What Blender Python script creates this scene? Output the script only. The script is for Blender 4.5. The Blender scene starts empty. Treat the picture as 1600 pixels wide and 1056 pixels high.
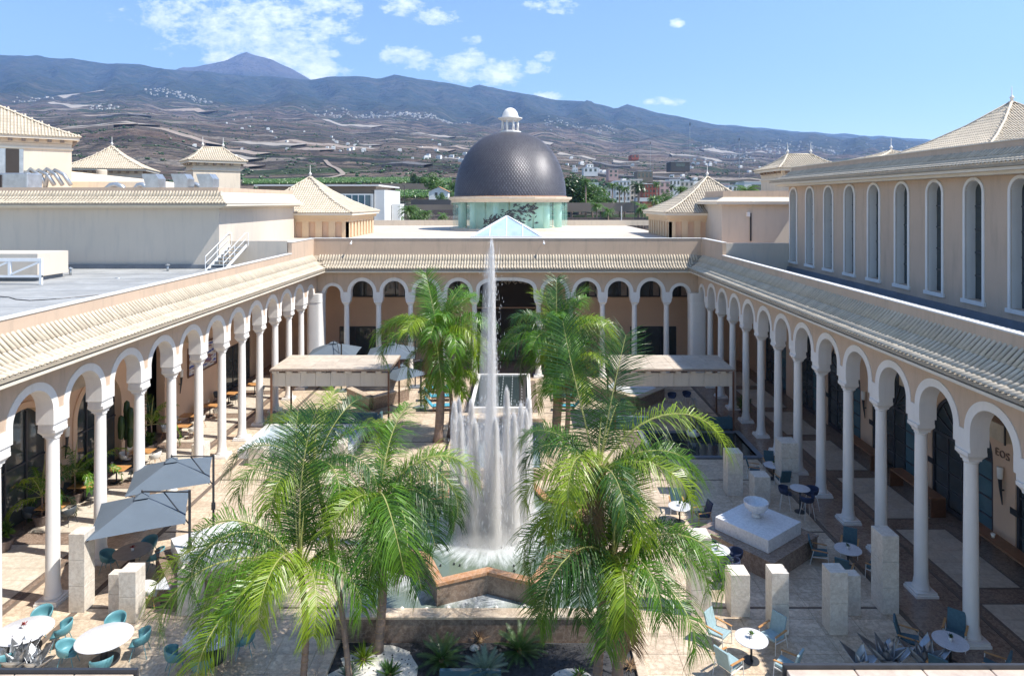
import bpy, math, random
from mathutils import Vector, Matrix, noise
PI = math.pi
F = 1022.0          # focal length of the photograph in its own pixels
CAMZ = 14.0
sc = bpy.context.scene
COL = sc.collection

# ------------------------------------------------------------------ camera
cam_d = bpy.data.cameras.new('camera'); cam = bpy.data.objects.new('camera', cam_d); COL.objects.link(cam)
cam.location = (0, 0, CAMZ); cam.rotation_euler = (math.radians(90), 0, 0)
cam_d.sensor_width = 36; cam_d.lens = 36*F/1600; cam_d.shift_x = -13/1600; cam_d.shift_y = -213/1600
cam_d.clip_start = 0.1; cam_d.clip_end = 90000
sc.camera = cam

# ------------------------------------------------------------------ sun and sky
SUN = Vector((1.0, -0.22, 1.52)).normalized()
el = math.asin(SUN.z); az = math.atan2(SUN.x, SUN.y)
sd = bpy.data.lights.new('sun', 'SUN'); sun = bpy.data.objects.new('sun', sd); COL.objects.link(sun)
sun.rotation_euler = SUN.to_track_quat('Z', 'Y').to_euler(); sd.energy = 4.6; sd.angle = math.radians(0.53); sd.color = (1.0, 0.955, 0.88)
world = bpy.data.worlds.new('World'); sc.world = world; world.use_nodes = True
sc.view_settings.view_transform = 'Standard'; sc.view_settings.look = 'None'
sc.view_settings.gamma = 1; sc.view_settings.use_curve_mapping = False
sc.view_settings.exposure = 0.93
sc.cycles.use_denoising = True
sc.cycles.max_bounces = 8; sc.cycles.diffuse_bounces = 5; sc.cycles.glossy_bounces = 3; sc.cycles.transmission_bounces = 5
sc.cycles.transparent_max_bounces = 12; sc.cycles.volume_bounces = 3
sc.cycles.sample_clamp_indirect = 6

class NT:
    """small helper for node trees"""
    def __init__(s, tree): s.t = tree; s.n = tree.nodes; s.l = tree.links
    def new(s, typ, **kw):
        nd = s.n.new(typ)
        for k, v in kw.items(): setattr(nd, k, v)
        return nd
    def put(s, sock, v):
        if isinstance(v, bpy.types.NodeSocket): s.l.new(v, sock)
        elif v is not None: sock.default_value = v
    def math(s, op, a, b=None, c=None, clamp=False):
        nd = s.new('ShaderNodeMath', operation=op, use_clamp=clamp)
        s.put(nd.inputs[0], a); s.put(nd.inputs[1], b)
        if c is not None: s.put(nd.inputs[2], c)
        return nd.outputs[0]
    def noise(s, vec, scale, detail=3, rough=.55, out=0):
        nd = s.new('ShaderNodeTexNoise'); s.put(nd.inputs['Vector'], vec)
        nd.inputs['Scale'].default_value = scale; nd.inputs['Detail'].default_value = detail; nd.inputs['Roughness'].default_value = rough
        return nd.outputs[out]
    def ramp(s, fac, stops):
        nd = s.new('ShaderNodeValToRGB'); s.put(nd.inputs[0], fac); cr = nd.color_ramp
        while len(cr.elements) < len(stops): cr.elements.new(0.5)
        for e, (p, c) in zip(cr.elements, stops):
            e.position = p; e.color = (c, c, c, 1) if isinstance(c, (int, float)) else (*c, 1)
        return nd.outputs[0]
    def mix(s, fac, a, b, blend='MIX'):
        nd = s.new('ShaderNodeMix', data_type='RGBA', blend_type=blend)
        s.put(nd.inputs[0], fac)
        s.put(nd.inputs[6], (*a, 1) if isinstance(a, tuple) else a); s.put(nd.inputs[7], (*b, 1) if isinstance(b, tuple) else b)
        return nd.outputs[2]

def build_sky():
    w = NT(world.node_tree); w.n.clear()
    sky = w.new('ShaderNodeTexSky', sky_type='NISHITA'); sky.sun_disc = False
    sky.sun_elevation = el; sky.sun_rotation = az; sky.altitude = 60; sky.air_density = 1.0; sky.dust_density = 0.12; sky.ozone_density = 2.0
    tc = w.new('ShaderNodeTexCoord'); sep = w.new('ShaderNodeSeparateXYZ'); w.l.new(tc.outputs['Generated'], sep.inputs[0])
    yy = w.math('MAXIMUM', sep.outputs[1], 0.02)
    u = w.math('DIVIDE', sep.outputs[0], yy); v = w.math('DIVIDE', sep.outputs[2], yy)
    cmb = w.new('ShaderNodeCombineXYZ'); w.l.new(u, cmb.inputs[0]); w.l.new(w.math('MULTIPLY', v, 1.7), cmb.inputs[1])
    n1 = w.noise(cmb.outputs[0], 21, 9, .66); n2 = w.noise(cmb.outputs[0], 75, 6, .65)
    # cumulus banks by direction (heading, elevation as tangents)
    blobs = [(-.40, .262, .13, .052, .95), (-.50, .285, .10, .03, .6), (-.36, .225, .075, .036, 1.05), (-.31, .200, .05, .02, 1.1), (-.46, .22, .03, .014, 1.0),
             (-.185, .300, .04, .016, .9), (-.13, .282, .035, .012, .8), (-.17, .22, .042, .016, .95), (-.085, .207, .042, .024, 1.15), (-.04, .198, .045, .022, 1.15),
             (-.26, .246, .022, .008, .7), (-.285, .225, .016, .007, .7), (-.30, .30, .05, .018, .7), (.025, .203, .02, .010, .75), (.042, .220, .014, .009, .8), (.24, .272, .011, .008, .85),
             (-.07, .247, .015, .007, .7), (.045, .162, .022, .006, .6), (.22, .152, .022, .005, .4), (.06, .30, .03, .012, .5), (.03, .30, .02, .008, .6)]
    acc = None
    for (bx, by, rx, ry, s) in blobs:
        a = w.math('POWER', w.math('MULTIPLY', w.math('SUBTRACT', u, bx), 1/rx), 2.0)
        b = w.math('POWER', w.math('MULTIPLY', w.math('SUBTRACT', v, by), 1/ry), 2.0)
        g = w.math('MULTIPLY', w.math('SUBTRACT', 1.0, w.math('ADD', a, b)), s)
        acc = g if acc is None else w.math('MAXIMUM', acc, g)
    acc = w.math('MAXIMUM', acc, -2.5)
    d = w.math('ADD', acc, w.math('ADD', w.math('MULTIPLY', w.math('SUBTRACT', n1, .52), 5.2), w.math('MULTIPLY', w.math('SUBTRACT', n2, .5), 2.6)))
    m = w.ramp(w.math('ADD', w.math('MULTIPLY', d, .5), .25), [(0.12, 0.0), (.40, .38), (.95, .97)])
    front = w.math('MULTIPLY', w.math('GREATER_THAN', sep.outputs[1], 0.05), m)
    bg1 = w.new('ShaderNodeBackground'); w.l.new(w.mix(1.0, sky.outputs[0], (.82, .875, .93), 'MULTIPLY'), bg1.inputs[0]); bg1.inputs[1].default_value = 0.124
    bg2 = w.new('ShaderNodeBackground')
    w.l.new(w.mix(n1, (.56, .62, .72), (.80, .82, .85)), bg2.inputs[0]); bg2.inputs[1].default_value = 1.15
    mx = w.new('ShaderNodeMixShader'); w.l.new(front, mx.inputs[0]); w.l.new(bg1.outputs[0], mx.inputs[1]); w.l.new(bg2.outputs[0], mx.inputs[2])
    out = w.new('ShaderNodeOutputWorld'); w.l.new(mx.outputs[0], out.inputs[0])
build_sky()

# ------------------------------------------------------------------ materials
def base_mat(name):
    m = bpy.data.materials.new(name); m.use_nodes = True; t = NT(m.node_tree)
    b = t.n['Principled BSDF']; return m, t, b
def obj_vec(t, mode='pos'):
    if mode == 'pos': return t.new('ShaderNodeNewGeometry').outputs['Position']
    return t.new('ShaderNodeTexCoord').outputs['Object']
def mk(name, c, rough=.7, var=.12, scale=1.5, bump=0.0, bscale=20, metal=0, spec=.5, mode='pos', stain=None, ovar=0, mott=0):
    """plain material: colour, soft large mottling, fine grain, optional stains, per-object variation"""
    m, t, b = base_mat(name); vec = obj_vec(t, mode)
    n = t.noise(vec, scale, 5, .6)
    c2 = tuple(x*(1-var) for x in c); c1 = tuple(min(1, x*(1+var*.6)) for x in c)
    colr = t.mix(t.ramp(n, [(.3, 0.0), (.7, 1.0)]), c2, c1)
    if mott:
        n3 = t.noise(vec, scale*9, 4, .7)
        colr = t.mix(t.ramp(n3, [(.35, mott), (.6, 0.0)]), colr, tuple(x*.55 for x in c))
    if stain:
        mp = t.new('ShaderNodeMapping'); t.l.new(vec, mp.inputs[0]); mp.inputs['Scale'].default_value = (1.6, 1.6, .22)
        n2 = t.noise(mp.outputs[0], 1.4, 6, .7)
        colr = t.mix(t.ramp(n2, [(.5, 0.0), (.78, stain[3])]), colr, stain[:3])
    if ovar:
        oi = t.new('ShaderNodeObjectInfo'); wn = t.math('ADD', t.math('MULTIPLY', oi.outputs['Random'], ovar), 1-ovar/2)
        gi = t.new('ShaderNodeNewGeometry').outputs['Random Per Island']; wn = t.math('ADD', wn, t.math('MULTIPLY', t.math('SUBTRACT', gi, .5), ovar if name == 'cream_barrel_tile' else 0.0))
        hs = t.new('ShaderNodeHueSaturation'); t.put(hs.inputs['Value'], wn); t.put(hs.inputs['Color'], colr); colr = hs.outputs[0]
    t.l.new(colr, b.inputs['Base Color']); b.inputs['Roughness'].default_value = rough; b.inputs['Metallic'].default_value = metal
    b.inputs['Specular IOR Level'].default_value = spec
    if bump:
        bp = t.new('ShaderNodeBump'); bp.inputs['Strength'].default_value = bump; bp.inputs['Distance'].default_value = .02
        t.l.new(t.noise(vec, bscale, 4, .6), bp.inputs['Height']); t.l.new(bp.outputs[0], b.inputs['Normal'])
    return m
def marble(name, c1, c2, vein, rough=.35, scale=1.0, vamt=.6, cell=None, cvar=.25, mode='pos'):
    m, t, b = base_mat(name); vec = obj_vec(t, mode)
    n = t.noise(vec, 1.1*scale, 7, .65); nn = t.noise(vec, 3.2*scale, 8, .7)
    colr = t.mix(t.ramp(n, [(.32, 0.0), (.68, 1.0)]), c1, c2)
    v = t.ramp(t.math('ABSOLUTE', t.math('SUBTRACT', nn, .5)), [(0.0, vamt), (.035, vamt*.3), (.1, 0.0)])
    colr = t.mix(v, colr, vein)
    bl = t.ramp(t.noise(vec, 7*scale, 6, .75), [(.46, 0.0), (.68, .6)])
    colr = t.mix(bl, colr, tuple(x*.62 for x in c1))
    if cell:
        dv = t.new('ShaderNodeVectorMath', operation='DIVIDE'); t.put(dv.inputs[0], vec); dv.inputs[1].default_value = cell
        fl = t.new('ShaderNodeVectorMath', operation='FLOOR'); t.l.new(dv.outputs[0], fl.inputs[0])
        wn = t.new('ShaderNodeTexWhiteNoise'); t.l.new(fl.outputs[0], wn.inputs[0])
        hs = t.new('ShaderNodeHueSaturation'); t.put(hs.inputs['Value'], t.math('ADD', t.math('MULTIPLY', wn.outputs[0], cvar), 1-cvar*.6)); t.put(hs.inputs['Color'], colr); colr = hs.outputs[0]
    t.l.new(colr, b.inputs['Base Color']); b.inputs['Roughness'].default_value = rough
    bp = t.new('ShaderNodeBump'); bp.inputs['Strength'].default_value = .12; bp.inputs['Distance'].default_value = .01
    t.l.new(nn, bp.inputs['Height']); t.l.new(bp.outputs[0], b.inputs['Normal'])
    return m
def leaf(name, c1, c2, trans=.27, mode='pos'):
    m, t, b = base_mat(name)
    g = t.new('ShaderNodeNewGeometry'); oi = t.new('ShaderNodeObjectInfo')
    r = t.math('ADD', t.math('MULTIPLY', g.outputs['Random Per Island'], .6), t.math('MULTIPLY', oi.outputs['Random'], .4))
    colr = t.mix(r, c1, c2)
    n = t.noise(g.outputs['Position'], 2.2, 3, .6)
    colr = t.mix(t.ramp(n, [(.4, 0.0), (.75, .5)]), colr, tuple(x*.6 for x in c1))
    t.l.new(colr, b.inputs['Base Color']); b.inputs['Roughness'].default_value = .36; b.inputs['Specular IOR Level'].default_value = .5
    tr = t.new('ShaderNodeBsdfTranslucent'); t.put(tr.inputs[0], t.mix(.5, colr, (c2[0]*1.6, c2[1]*1.7, c2[2])))
    mx = t.new('ShaderNodeMixShader'); mx.inputs[0].default_value = trans
    t.l.new(b.outputs[0], mx.inputs[1]); t.l.new(tr.outputs[0], mx.inputs[2]); t.l.new(mx.outputs[0], t.n['Material Output'].inputs[0])
    return m
def glassy(name, c, rough=.06, alpha=None, spec=.6):
    m, t, b = base_mat(name); vec = obj_vec(t)
    n = t.noise(vec, .8, 3, .6)
    t.l.new(t.mix(n, tuple(x*.6 for x in c), tuple(x*1.3 for x in c)), b.inputs['Base Color'])
    b.inputs['Roughness'].default_value = rough; b.inputs['Specular IOR Level'].default_value = spec
    if alpha is not None: b.inputs['Alpha'].default_value = alpha
    return m
M = {}
M['tan'] = mk('tan_render', (.565, .425, .315), .85, .07, .5, .12, 60, stain=(.34, .27, .21, .6))
M['tan_in'] = mk('inner_plaster', (.68, .475, .33), .85, .07, .5, .1, 60)
M['cream'] = mk('cream_render', (.70, .60, .475), .85, .05, .4, .1, 50, stain=(.44, .38, .31, .55))
M['pale'] = mk('pale_render', (.60, .53, .445), .85, .05, .35, .1, 50, stain=(.44, .41, .37, .6))
M['ochre'] = mk('ochre_render', (.66, .50, .33), .85, .06, .6, .1, 50)
M['white'] = mk('white_plaster', (.77, .745, .705), .6, .05, .8, .08, 40, stain=(.52, .49, .44, .4))
M['colwhite'] = mk('white_column_paint', (.80, .775, .735), .42, .04, .9, .05, 30, stain=(.55, .53, .49, .32))
M['fascia'] = mk('fascia_paint', (.70, .63, .52), .7, .06, .8, .06, 30, stain=(.5, .45, .38, .25))
M['tile'] = mk('cream_barrel_tile', (.60, .515, .395), .8, .12, 1.1, .2, 45, ovar=.18, mott=.3)
M['pan'] = mk('tile_pan', (.38, .325, .25), .85, .15, 2, .2, 45, mott=.3)
M['coping'] = mk('white_coping', (.70, .69, .66), .6, .05, 1, .05, 40, stain=(.5, .5, .48, .25))
M['greyroof'] = mk('grey_roof_membrane', (.34, .345, .34), .8, .28, .35, .2, 15, mott=.3)
M['skirt'] = mk('dark_flashing', (.16, .18, .21), .6, .2, 1, .1, 30)
M['terrace'] = mk('cream_roof_deck', (.55, .475, .395), .85, .10, .3, .1, 25, mott=.15)
M['floor'] = marble('travertine_paving', (.56, .445, .325), (.72, .605, .465), (.27, .18, .115), .42, .8, .6, (1.25, .85, 50), .26)
M['panel'] = marble('cream_marble_panel', (.60, .53, .43), (.70, .64, .54), (.36, .27, .19), .35, .7, .4, (1.04, .8, 50), .14)
M['brown'] = marble('brown_marble', (.17, .12, .092), (.28, .20, .15), (.46, .37, .30), .25, 1.3, .5)
M['joint'] = mk('dark_joint', (.15, .115, .09), .8, .2, 3)
M['rim'] = marble('rusty_marble_rim', (.38, .165, .07), (.48, .26, .13), (.62, .48, .38), .35, 1.4, .5)
M['block'] = marble('cream_marble_block', (.66, .60, .51), (.76, .71, .63), (.45, .35, .26), .4, 1.2, .4)
M['whitemarble'] = marble('white_marble', (.72, .72, .72), (.80, .80, .80), (.48, .50, .52), .3, 1.3, .4)
M['wood'] = mk('warm_teak', (.48, .245, .09), .45, .25, 5, .1, 60, mode='obj')
M['darkwood'] = mk('dark_walnut', (.17, .075, .04), .45, .3, 6, .1, 60)
M['metal'] = mk('dark_bronze_metal', (.045, .048, .055), .45, .2, 5, metal=.3)
M['steel'] = mk('galvanised_steel', (.46, .49, .51), .42, .2, 2, .1, 15, metal=.75)
M['whitemetal'] = mk('white_painted_metal', (.76, .77, .78), .4, .05, 3)
M['teal'] = mk('teal_shell_plastic', (.10, .265, .30), .45, .12, 6, .05, 50, mode='obj', ovar=.12)
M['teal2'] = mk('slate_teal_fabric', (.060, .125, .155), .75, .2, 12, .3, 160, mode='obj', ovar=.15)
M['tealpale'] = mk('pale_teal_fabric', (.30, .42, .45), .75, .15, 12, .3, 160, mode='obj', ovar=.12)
M['navy'] = mk('navy_rope', (.022, .036, .085), .7, .3, 20, .5, 120, mode='obj')
M['charc'] = mk('charcoal_plastic', (.055, .068, .08), .5, .2, 10, mode='obj')
M['shellwhite'] = mk('offwhite_shell', (.66, .65, .61), .5, .08, 8, mode='obj')
M['umb'] = mk('slate_blue_canvas', (.10, .13, .165), .85, .09, 1.2, .25, 120)
M['tabletop'] = marble('white_terrazzo_top', (.56, .56, .58), (.66, .66, .68), (.35, .37, .40), .25, 6, .3)
M['greytop'] = mk('grey_stone_top', (.28, .255, .235), .4, .15, 5)
M['blacktop'] = mk('black_lava_gravel', (.045, .045, .05), .95, .45, 9, .9, 30)
M['pebble'] = mk('white_pebble_gravel', (.62, .60, .55), .9, .3, 14, .9, 26)
M['soil'] = mk('soil', (.10, .075, .055), .95, .3, 5, .6, 20)
M['trunk'] = mk('palm_bark', (.30, .215, .17), .85, .3, 5, .6, 18, mott=.4)
M['boot'] = mk('palm_leaf_base', (.36, .24, .13), .85, .3, 6, .4, 20)
M['rachis'] = mk('palm_rachis', (.36, .36, .12), .5, .15, 3)
M['frond1'] = leaf('palm_leaf_green', (.030, .105, .008), (.145, .30, .018))
M['frond2'] = leaf('palm_leaf_yellow', (.085, .18, .008), (.30, .40, .025))
M['frond3'] = leaf('palm_leaf_dark', (.016, .060, .012), (.070, .165, .03))
M['leafmid'] = leaf('broad_leaf_green', (.045, .11, .02), (.13, .22, .045))
M['leafdark'] = leaf('dark_foliage', (.022, .055, .018), (.060, .115, .030), .2)
M['banana'] = leaf('banana_leaf', (.06, .14, .03), (.15, .26, .06), .3)
M['cycad'] = leaf('cycad_leaf', (.04, .10, .02), (.10, .19, .05), .2)
M['agave'] = leaf('blue_agave_leaf', (.13, .19, .13), (.26, .34, .22), .1)
M['dry'] = mk('dry_scrub', (.27, .17, .09), .9, .3, 5)
M['silver'] = mk('brushed_silver', (.40, .41, .42), .34, .35, 3, .2, 10, metal=.8)
M['glassdark'] = glassy('dark_door_glass', (.055, .068, .072), .05, None, .8)
M['glassteal'] = glassy('blue_tinted_glass', (.09, .17, .20), .06)
M['curtain'] = mk('grey_curtain', (.30, .27, .26), .85, .3, 3, .4, 10)
M['doorframe'] = mk('dark_door_frame', (.045, .048, .060), .4, .2, 3)
M['red'] = mk('terracotta_paint', (.34, .10, .07), .8, .15, .4)
M['pink'] = mk('pink_render', (.60, .40, .36), .8, .1, .4)
M['terra'] = mk('terracotta_roof', (.45, .22, .12), .85, .2, 1)
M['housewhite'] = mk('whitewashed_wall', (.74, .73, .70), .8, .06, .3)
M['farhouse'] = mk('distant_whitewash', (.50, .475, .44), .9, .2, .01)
M['net'] = mk('greenhouse_net', (.25, .20, .16), .9, .2, .05, .2, 2)
M['netdark'] = mk('dark_shade_net', (.10, .095, .095), .9, .2, .1)
M['netwhite'] = mk('pale_greenhouse_net', (.27, .24, .205), .9, .15, .05)
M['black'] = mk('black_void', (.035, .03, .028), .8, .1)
M['cushblue'] = mk('turquoise_cushion', (.07, .30, .40), .8, .12, 8, .2, 80, mode='obj')
M['cushgrey'] = mk('grey_cushion', (.20, .20, .20), .85, .2, 8, .2, 80, mode='obj')
M['basalt'] = mk('basalt_rock', (.17, .13, .115), .9, .4, 2.2, .9, 9, mott=.5)
M['lampglass'] = mk('frosted_lamp_glass', (.80, .77, .70), .35, .05, 3)
M['flower'] = mk('red_flower', (.35, .05, .04), .6, .3, 10)
M['yellow'] = mk('yellow_flower', (.65, .42, .05), .6, .2, 10)

def water_mat(name, c, rough=.06, foam=None, ripples=2.5, bs=.25):
    m, t, b = base_mat(name); vec = obj_vec(t)
    colr = t.mix(t.noise(vec, .7, 4, .6), tuple(x*.7 for x in c), tuple(min(1, x*1.25) for x in c))
    if foam:      # foam thrown outwards round the jets
        cx, cy, r0, r1 = foam
        sp = t.new('ShaderNodeSeparateXYZ'); t.put(sp.inputs[0], vec)
        dx = t.math('SUBTRACT', sp.outputs[0], cx); dy = t.math('SUBTRACT', sp.outputs[1], cy)
        d = t.math('SQRT', t.math('ADD', t.math('MULTIPLY', dx, dx), t.math('MULTIPLY', dy, dy)))
        an = t.math('ARCTAN2', dy, dx)
        cb = t.new('ShaderNodeCombineXYZ'); t.put(cb.inputs[0], t.math('MULTIPLY', an, 9.0)); t.put(cb.inputs[1], t.math('MULTIPLY', d, .6))
        st = t.noise(cb.outputs[0], 1.5, 4, .7)
        f = t.math('ADD', t.math('DIVIDE', t.math('SUBTRACT', r1, d), r1-r0), t.math('MULTIPLY', t.math('SUBTRACT', st, .5), 1.5))
        colr = t.mix(t.ramp(f, [(.05, 0.0), (.7, .92)]), colr, (.62, .645, .66))
        t.put(b.inputs['Roughness'], t.ramp(f, [(.1, rough), (.7, .6)]))
    else: b.inputs['Roughness'].default_value = rough
    t.put(b.inputs['Base Color'], colr)
    bp = t.new('ShaderNodeBump'); bp.inputs['Strength'].default_value = bs; bp.inputs['Distance'].default_value = .03
    t.l.new(t.noise(vec, ripples, 4, .6), bp.inputs['Height']); t.l.new(bp.outputs[0], b.inputs['Normal'])
    return m
FCX, FCY = -1.12, 25.6
M['w_star'] = water_mat('fountain_water', (.13, .165, .125), .08, (FCX, FCY, 1.0, 3.0))
M['w_low'] = water_mat('overflow_water', (.15, .185, .155), .12, (FCX, FCY, 2.9, 4.5), 5, .4)
M['w_dark'] = water_mat('black_pool_water', (.035, .05, .052), .04, None, 3, .15)
M['w_grey'] = water_mat('channel_water', (.24, .30, .33), .08, None, 2.5, .3)
M['w_blue'] = water_mat('small_pool_water', (.40, .48, .54), .1, None, 3, .3)

def mist(name, dens, c=(1.0, .985, .965)):
    m = bpy.data.materials.new(name); m.use_nodes = True; t = NT(m.node_tree); t.n.clear()
    vp = t.new('ShaderNodeVolumePrincipled'); vp.inputs['Color'].default_value = (*c, 1); vp.inputs['Density'].default_value = dens
    vp.inputs['Anisotropy'].default_value = .2
    o = t.new('ShaderNodeOutputMaterial'); t.l.new(vp.outputs[0], o.inputs['Volume']); return m
def jet_mat(name, a, scale):
    """airborne water: white droplets with gaps, streaked along the fall"""
    m, t, b = base_mat(name); vec = obj_vec(t, 'obj')
    mp = t.new('ShaderNodeMapping'); t.put(mp.inputs[0], vec); mp.inputs['Scale'].default_value = (14, 14, .55)
    n = t.noise(mp.outputs[0], scale, 6, .7)
    t.put(b.inputs['Alpha'], t.ramp(n, [(.36, 0.0), (.72, a)])); b.inputs['Base Color'].default_value = (.9, .93, .96, 1); b.inputs['Roughness'].default_value = .5
    tr = t.new('ShaderNodeBsdfTranslucent'); tr.inputs[0].default_value = (.9, .94, .98, 1)
    return m

# ------------------------------------------------------------------ geometry helpers
KID = {}
def setpar(o, p):
    o.parent = p; KID.setdefault(p.name, []).append(o)
class MB:
    def __init__(s): s.v = []; s.f = []; s.mi = []; s.smooth = False; s.cur = 0
    def add(s, vs, fs):
        o = len(s.v); s.v += [tuple(p) for p in vs]
        for f in fs: s.f.append(tuple(i+o for i in f)); s.mi.append(s.cur)
        return s
    def box(s, x0, x1, y0, y1, z0, z1):
        if x0 > x1: x0, x1 = x1, x0
        if y0 > y1: y0, y1 = y1, y0
        return s.add([(x0,y0,z0),(x1,y0,z0),(x1,y1,z0),(x0,y1,z0),(x0,y0,z1),(x1,y0,z1),(x1,y1,z1),(x0,y1,z1)],
              [(3,2,1,0),(4,5,6,7),(0,1,5,4),(1,2,6,5),(2,3,7,6),(3,0,4,7)])
    def tbox(s, mat, hx, hy, hz):
        vs = [mat @ Vector((sx*hx, sy*hy, sz*hz)) for sz in (-1,1) for (sx,sy) in ((-1,-1),(1,-1),(1,1),(-1,1))]
        return s.add(vs, [(3,2,1,0),(4,5,6,7),(0,1,5,4),(1,2,6,5),(2,3,7,6),(3,0,4,7)])
    def bar(s, p0, p1, w, h=None, up=(0,0,1)):
        p0 = Vector(p0); p1 = Vector(p1); h = h or w; d = (p1-p0); L = d.length; d.normalize()
        up = Vector(up); 
        if abs(d.dot(up)) > .97: up = Vector((0,1,0))
        x = d.cross(up).normalized(); z = x.cross(d)
        m = Matrix((x, d, z)).transposed().to_4x4(); m.translation = (p0+p1)/2
        return s.tbox(m, w/2, L/2, h/2)
    def tube(s, pts, rs, n=8, cap=True):
        pts = [Vector(p) for p in pts]; rs = rs if isinstance(rs, (list, tuple)) else [rs]*len(pts)
        o = len(s.v); prev = None
        for i, p in enumerate(pts):
            d = (pts[min(i+1, len(pts)-1)] - pts[max(i-1, 0)]).normalized()
            x = prev if prev else (Vector((1,0,0)) if abs(d.x) < .8 else Vector((0,1,0)))
            x = (x - d*x.dot(d)).normalized(); prev = x; y = d.cross(x)
            for k in range(n):
                a = 2*PI*k/n; s.v.append(tuple(p + x*math.cos(a)*rs[i] + y*math.sin(a)*rs[i]))
        for i in range(len(pts)-1):
            for k in range(n):
                a = o+i*n+k; b = o+i*n+(k+1) % n
                s.f.append((a, b, b+n, a+n)); s.mi.append(s.cur)
        if cap:
            s.f.append(tuple(o+k for k in range(n))[::-1]); s.mi.append(s.cur)
            e = o+(len(pts)-1)*n; s.f.append(tuple(e+k for k in range(n))); s.mi.append(s.cur)
        return s
    def lathe(s, prof, n=16, c=(0,0,0), cap=True, sx=1, sy=1):
        o = len(s.v)
        for (r, z) in prof:
            for k in range(n):
                a = 2*PI*k/n; s.v.append((c[0]+r*math.cos(a)*sx, c[1]+r*math.sin(a)*sy, c[2]+z))
        for i in range(len(prof)-1):
            for k in range(n):
                a = o+i*n+k; b = o+i*n+(k+1) % n
                s.f.append((a, b, b+n, a+n)); s.mi.append(s.cur)
        if cap:
            s.f.append(tuple(o+k for k in range(n))[::-1]); s.mi.append(s.cur)
            e = o+(len(prof)-1)*n; s.f.append(tuple(e+k for k in range(n))); s.mi.append(s.cur)
        return s
    def prism(s, poly, z0, z1):
        n = len(poly)
        return s.add([(x,y,z0) for x,y in poly]+[(x,y,z1) for x,y in poly],
             [tuple(range(n))[::-1], tuple(range(n,2*n))]+[(i,(i+1)%n,(i+1)%n+n,i+n) for i in range(n)])
    def ico(s, c, r, sq=(1,1,1), jit=0, rnd=random):
        t = (1+5**.5)/2
        vs = [(-1,t,0),(1,t,0),(-1,-t,0),(1,-t,0),(0,-1,t),(0,1,t),(0,-1,-t),(0,1,-t),(t,0,-1),(t,0,1),(-t,0,-1),(-t,0,1)]
        fs = [(0,11,5),(0,5,1),(0,1,7),(0,7,10),(0,10,11),(1,5,9),(5,11,4),(11,10,2),(10,7,6),(7,1,8),(3,9,4),(3,4,2),(3,2,6),(3,6,8),(3,8,9),(4,9,5),(2,4,11),(6,2,10),(8,6,7),(9,8,1)]
        out = []
        for p in vs:
            q = Vector(p).normalized()*r*(1+rnd.uniform(-jit, jit)); out.append((c[0]+q.x*sq[0], c[1]+q.y*sq[1], c[2]+q.z*sq[2]))
        return s.add(out, fs)
    def mesh(s, name):
        me = bpy.data.meshes.new(name); me.from_pydata(s.v, [], s.f); me.update(); return me
    def obj(s, name, mats, parent=None, smooth=False, loc=None, rot=None, bevel=0, kind=None, autosmooth=None):
        me = s.mesh(name)
        if not isinstance(mats, (list, tuple)): mats = [mats]
        for m in mats: me.materials.append(M[m] if isinstance(m, str) else m)
        if len(mats) > 1: me.polygons.foreach_set('material_index', s.mi)
        if smooth: me.polygons.foreach_set('use_smooth', [True]*len(me.polygons))
        if autosmooth: me.set_sharp_from_angle(angle=math.radians(autosmooth))
        o = bpy.data.objects.new(name, me); COL.objects.link(o)
        if parent: setpar(o, parent)
        if loc: o.location = loc
        if rot: o.rotation_euler = rot
        if bevel:
            bm_ = o.modifiers.new('bevel', 'BEVEL'); bm_.width = bevel; bm_.segments = 2; bm_.limit_method = 'ANGLE'
        if kind: o['kind'] = kind
        return o
def tag(o, label, cat, group=None):
    o['label'] = label; o['category'] = cat
    if group: o['group'] = group
    return o
def thing(name, label, cat, loc=(0,0,0), rz=0, group=None):
    o = bpy.data.objects.new(name, None); COL.objects.link(o); o.location = loc; o.rotation_euler = (0,0,rz)
    o.empty_display_size = .1
    return tag(o, label, cat, group)
def inst(name, me, parent=None, mat=None, loc=None):
    o = bpy.data.objects.new(name, me); COL.objects.link(o)
    if parent: setpar(o, parent)
    if mat is not None: o.matrix_local = mat
    if loc is not None: o.location = loc
    return o
def dup(o, parent=None):
    c = o.copy(); COL.objects.link(c)
    if parent: setpar(c, parent)
    for ch in list(KID.get(o.name, [])): dup(ch, c)
    return c
def struct(o): o['kind'] = 'structure'; return o
def gp(px, py, z=0.0):
    """ground point seen at a pixel of the photograph"""
    Y = F*(CAMZ-z)/(py-315.0); return ((px-813.0)*Y/F, Y)
def zz(py, Y): return CAMZ-(py-315.0)*Y/F
def xx(px, Y): return (px-813.0)*Y/F

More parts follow.
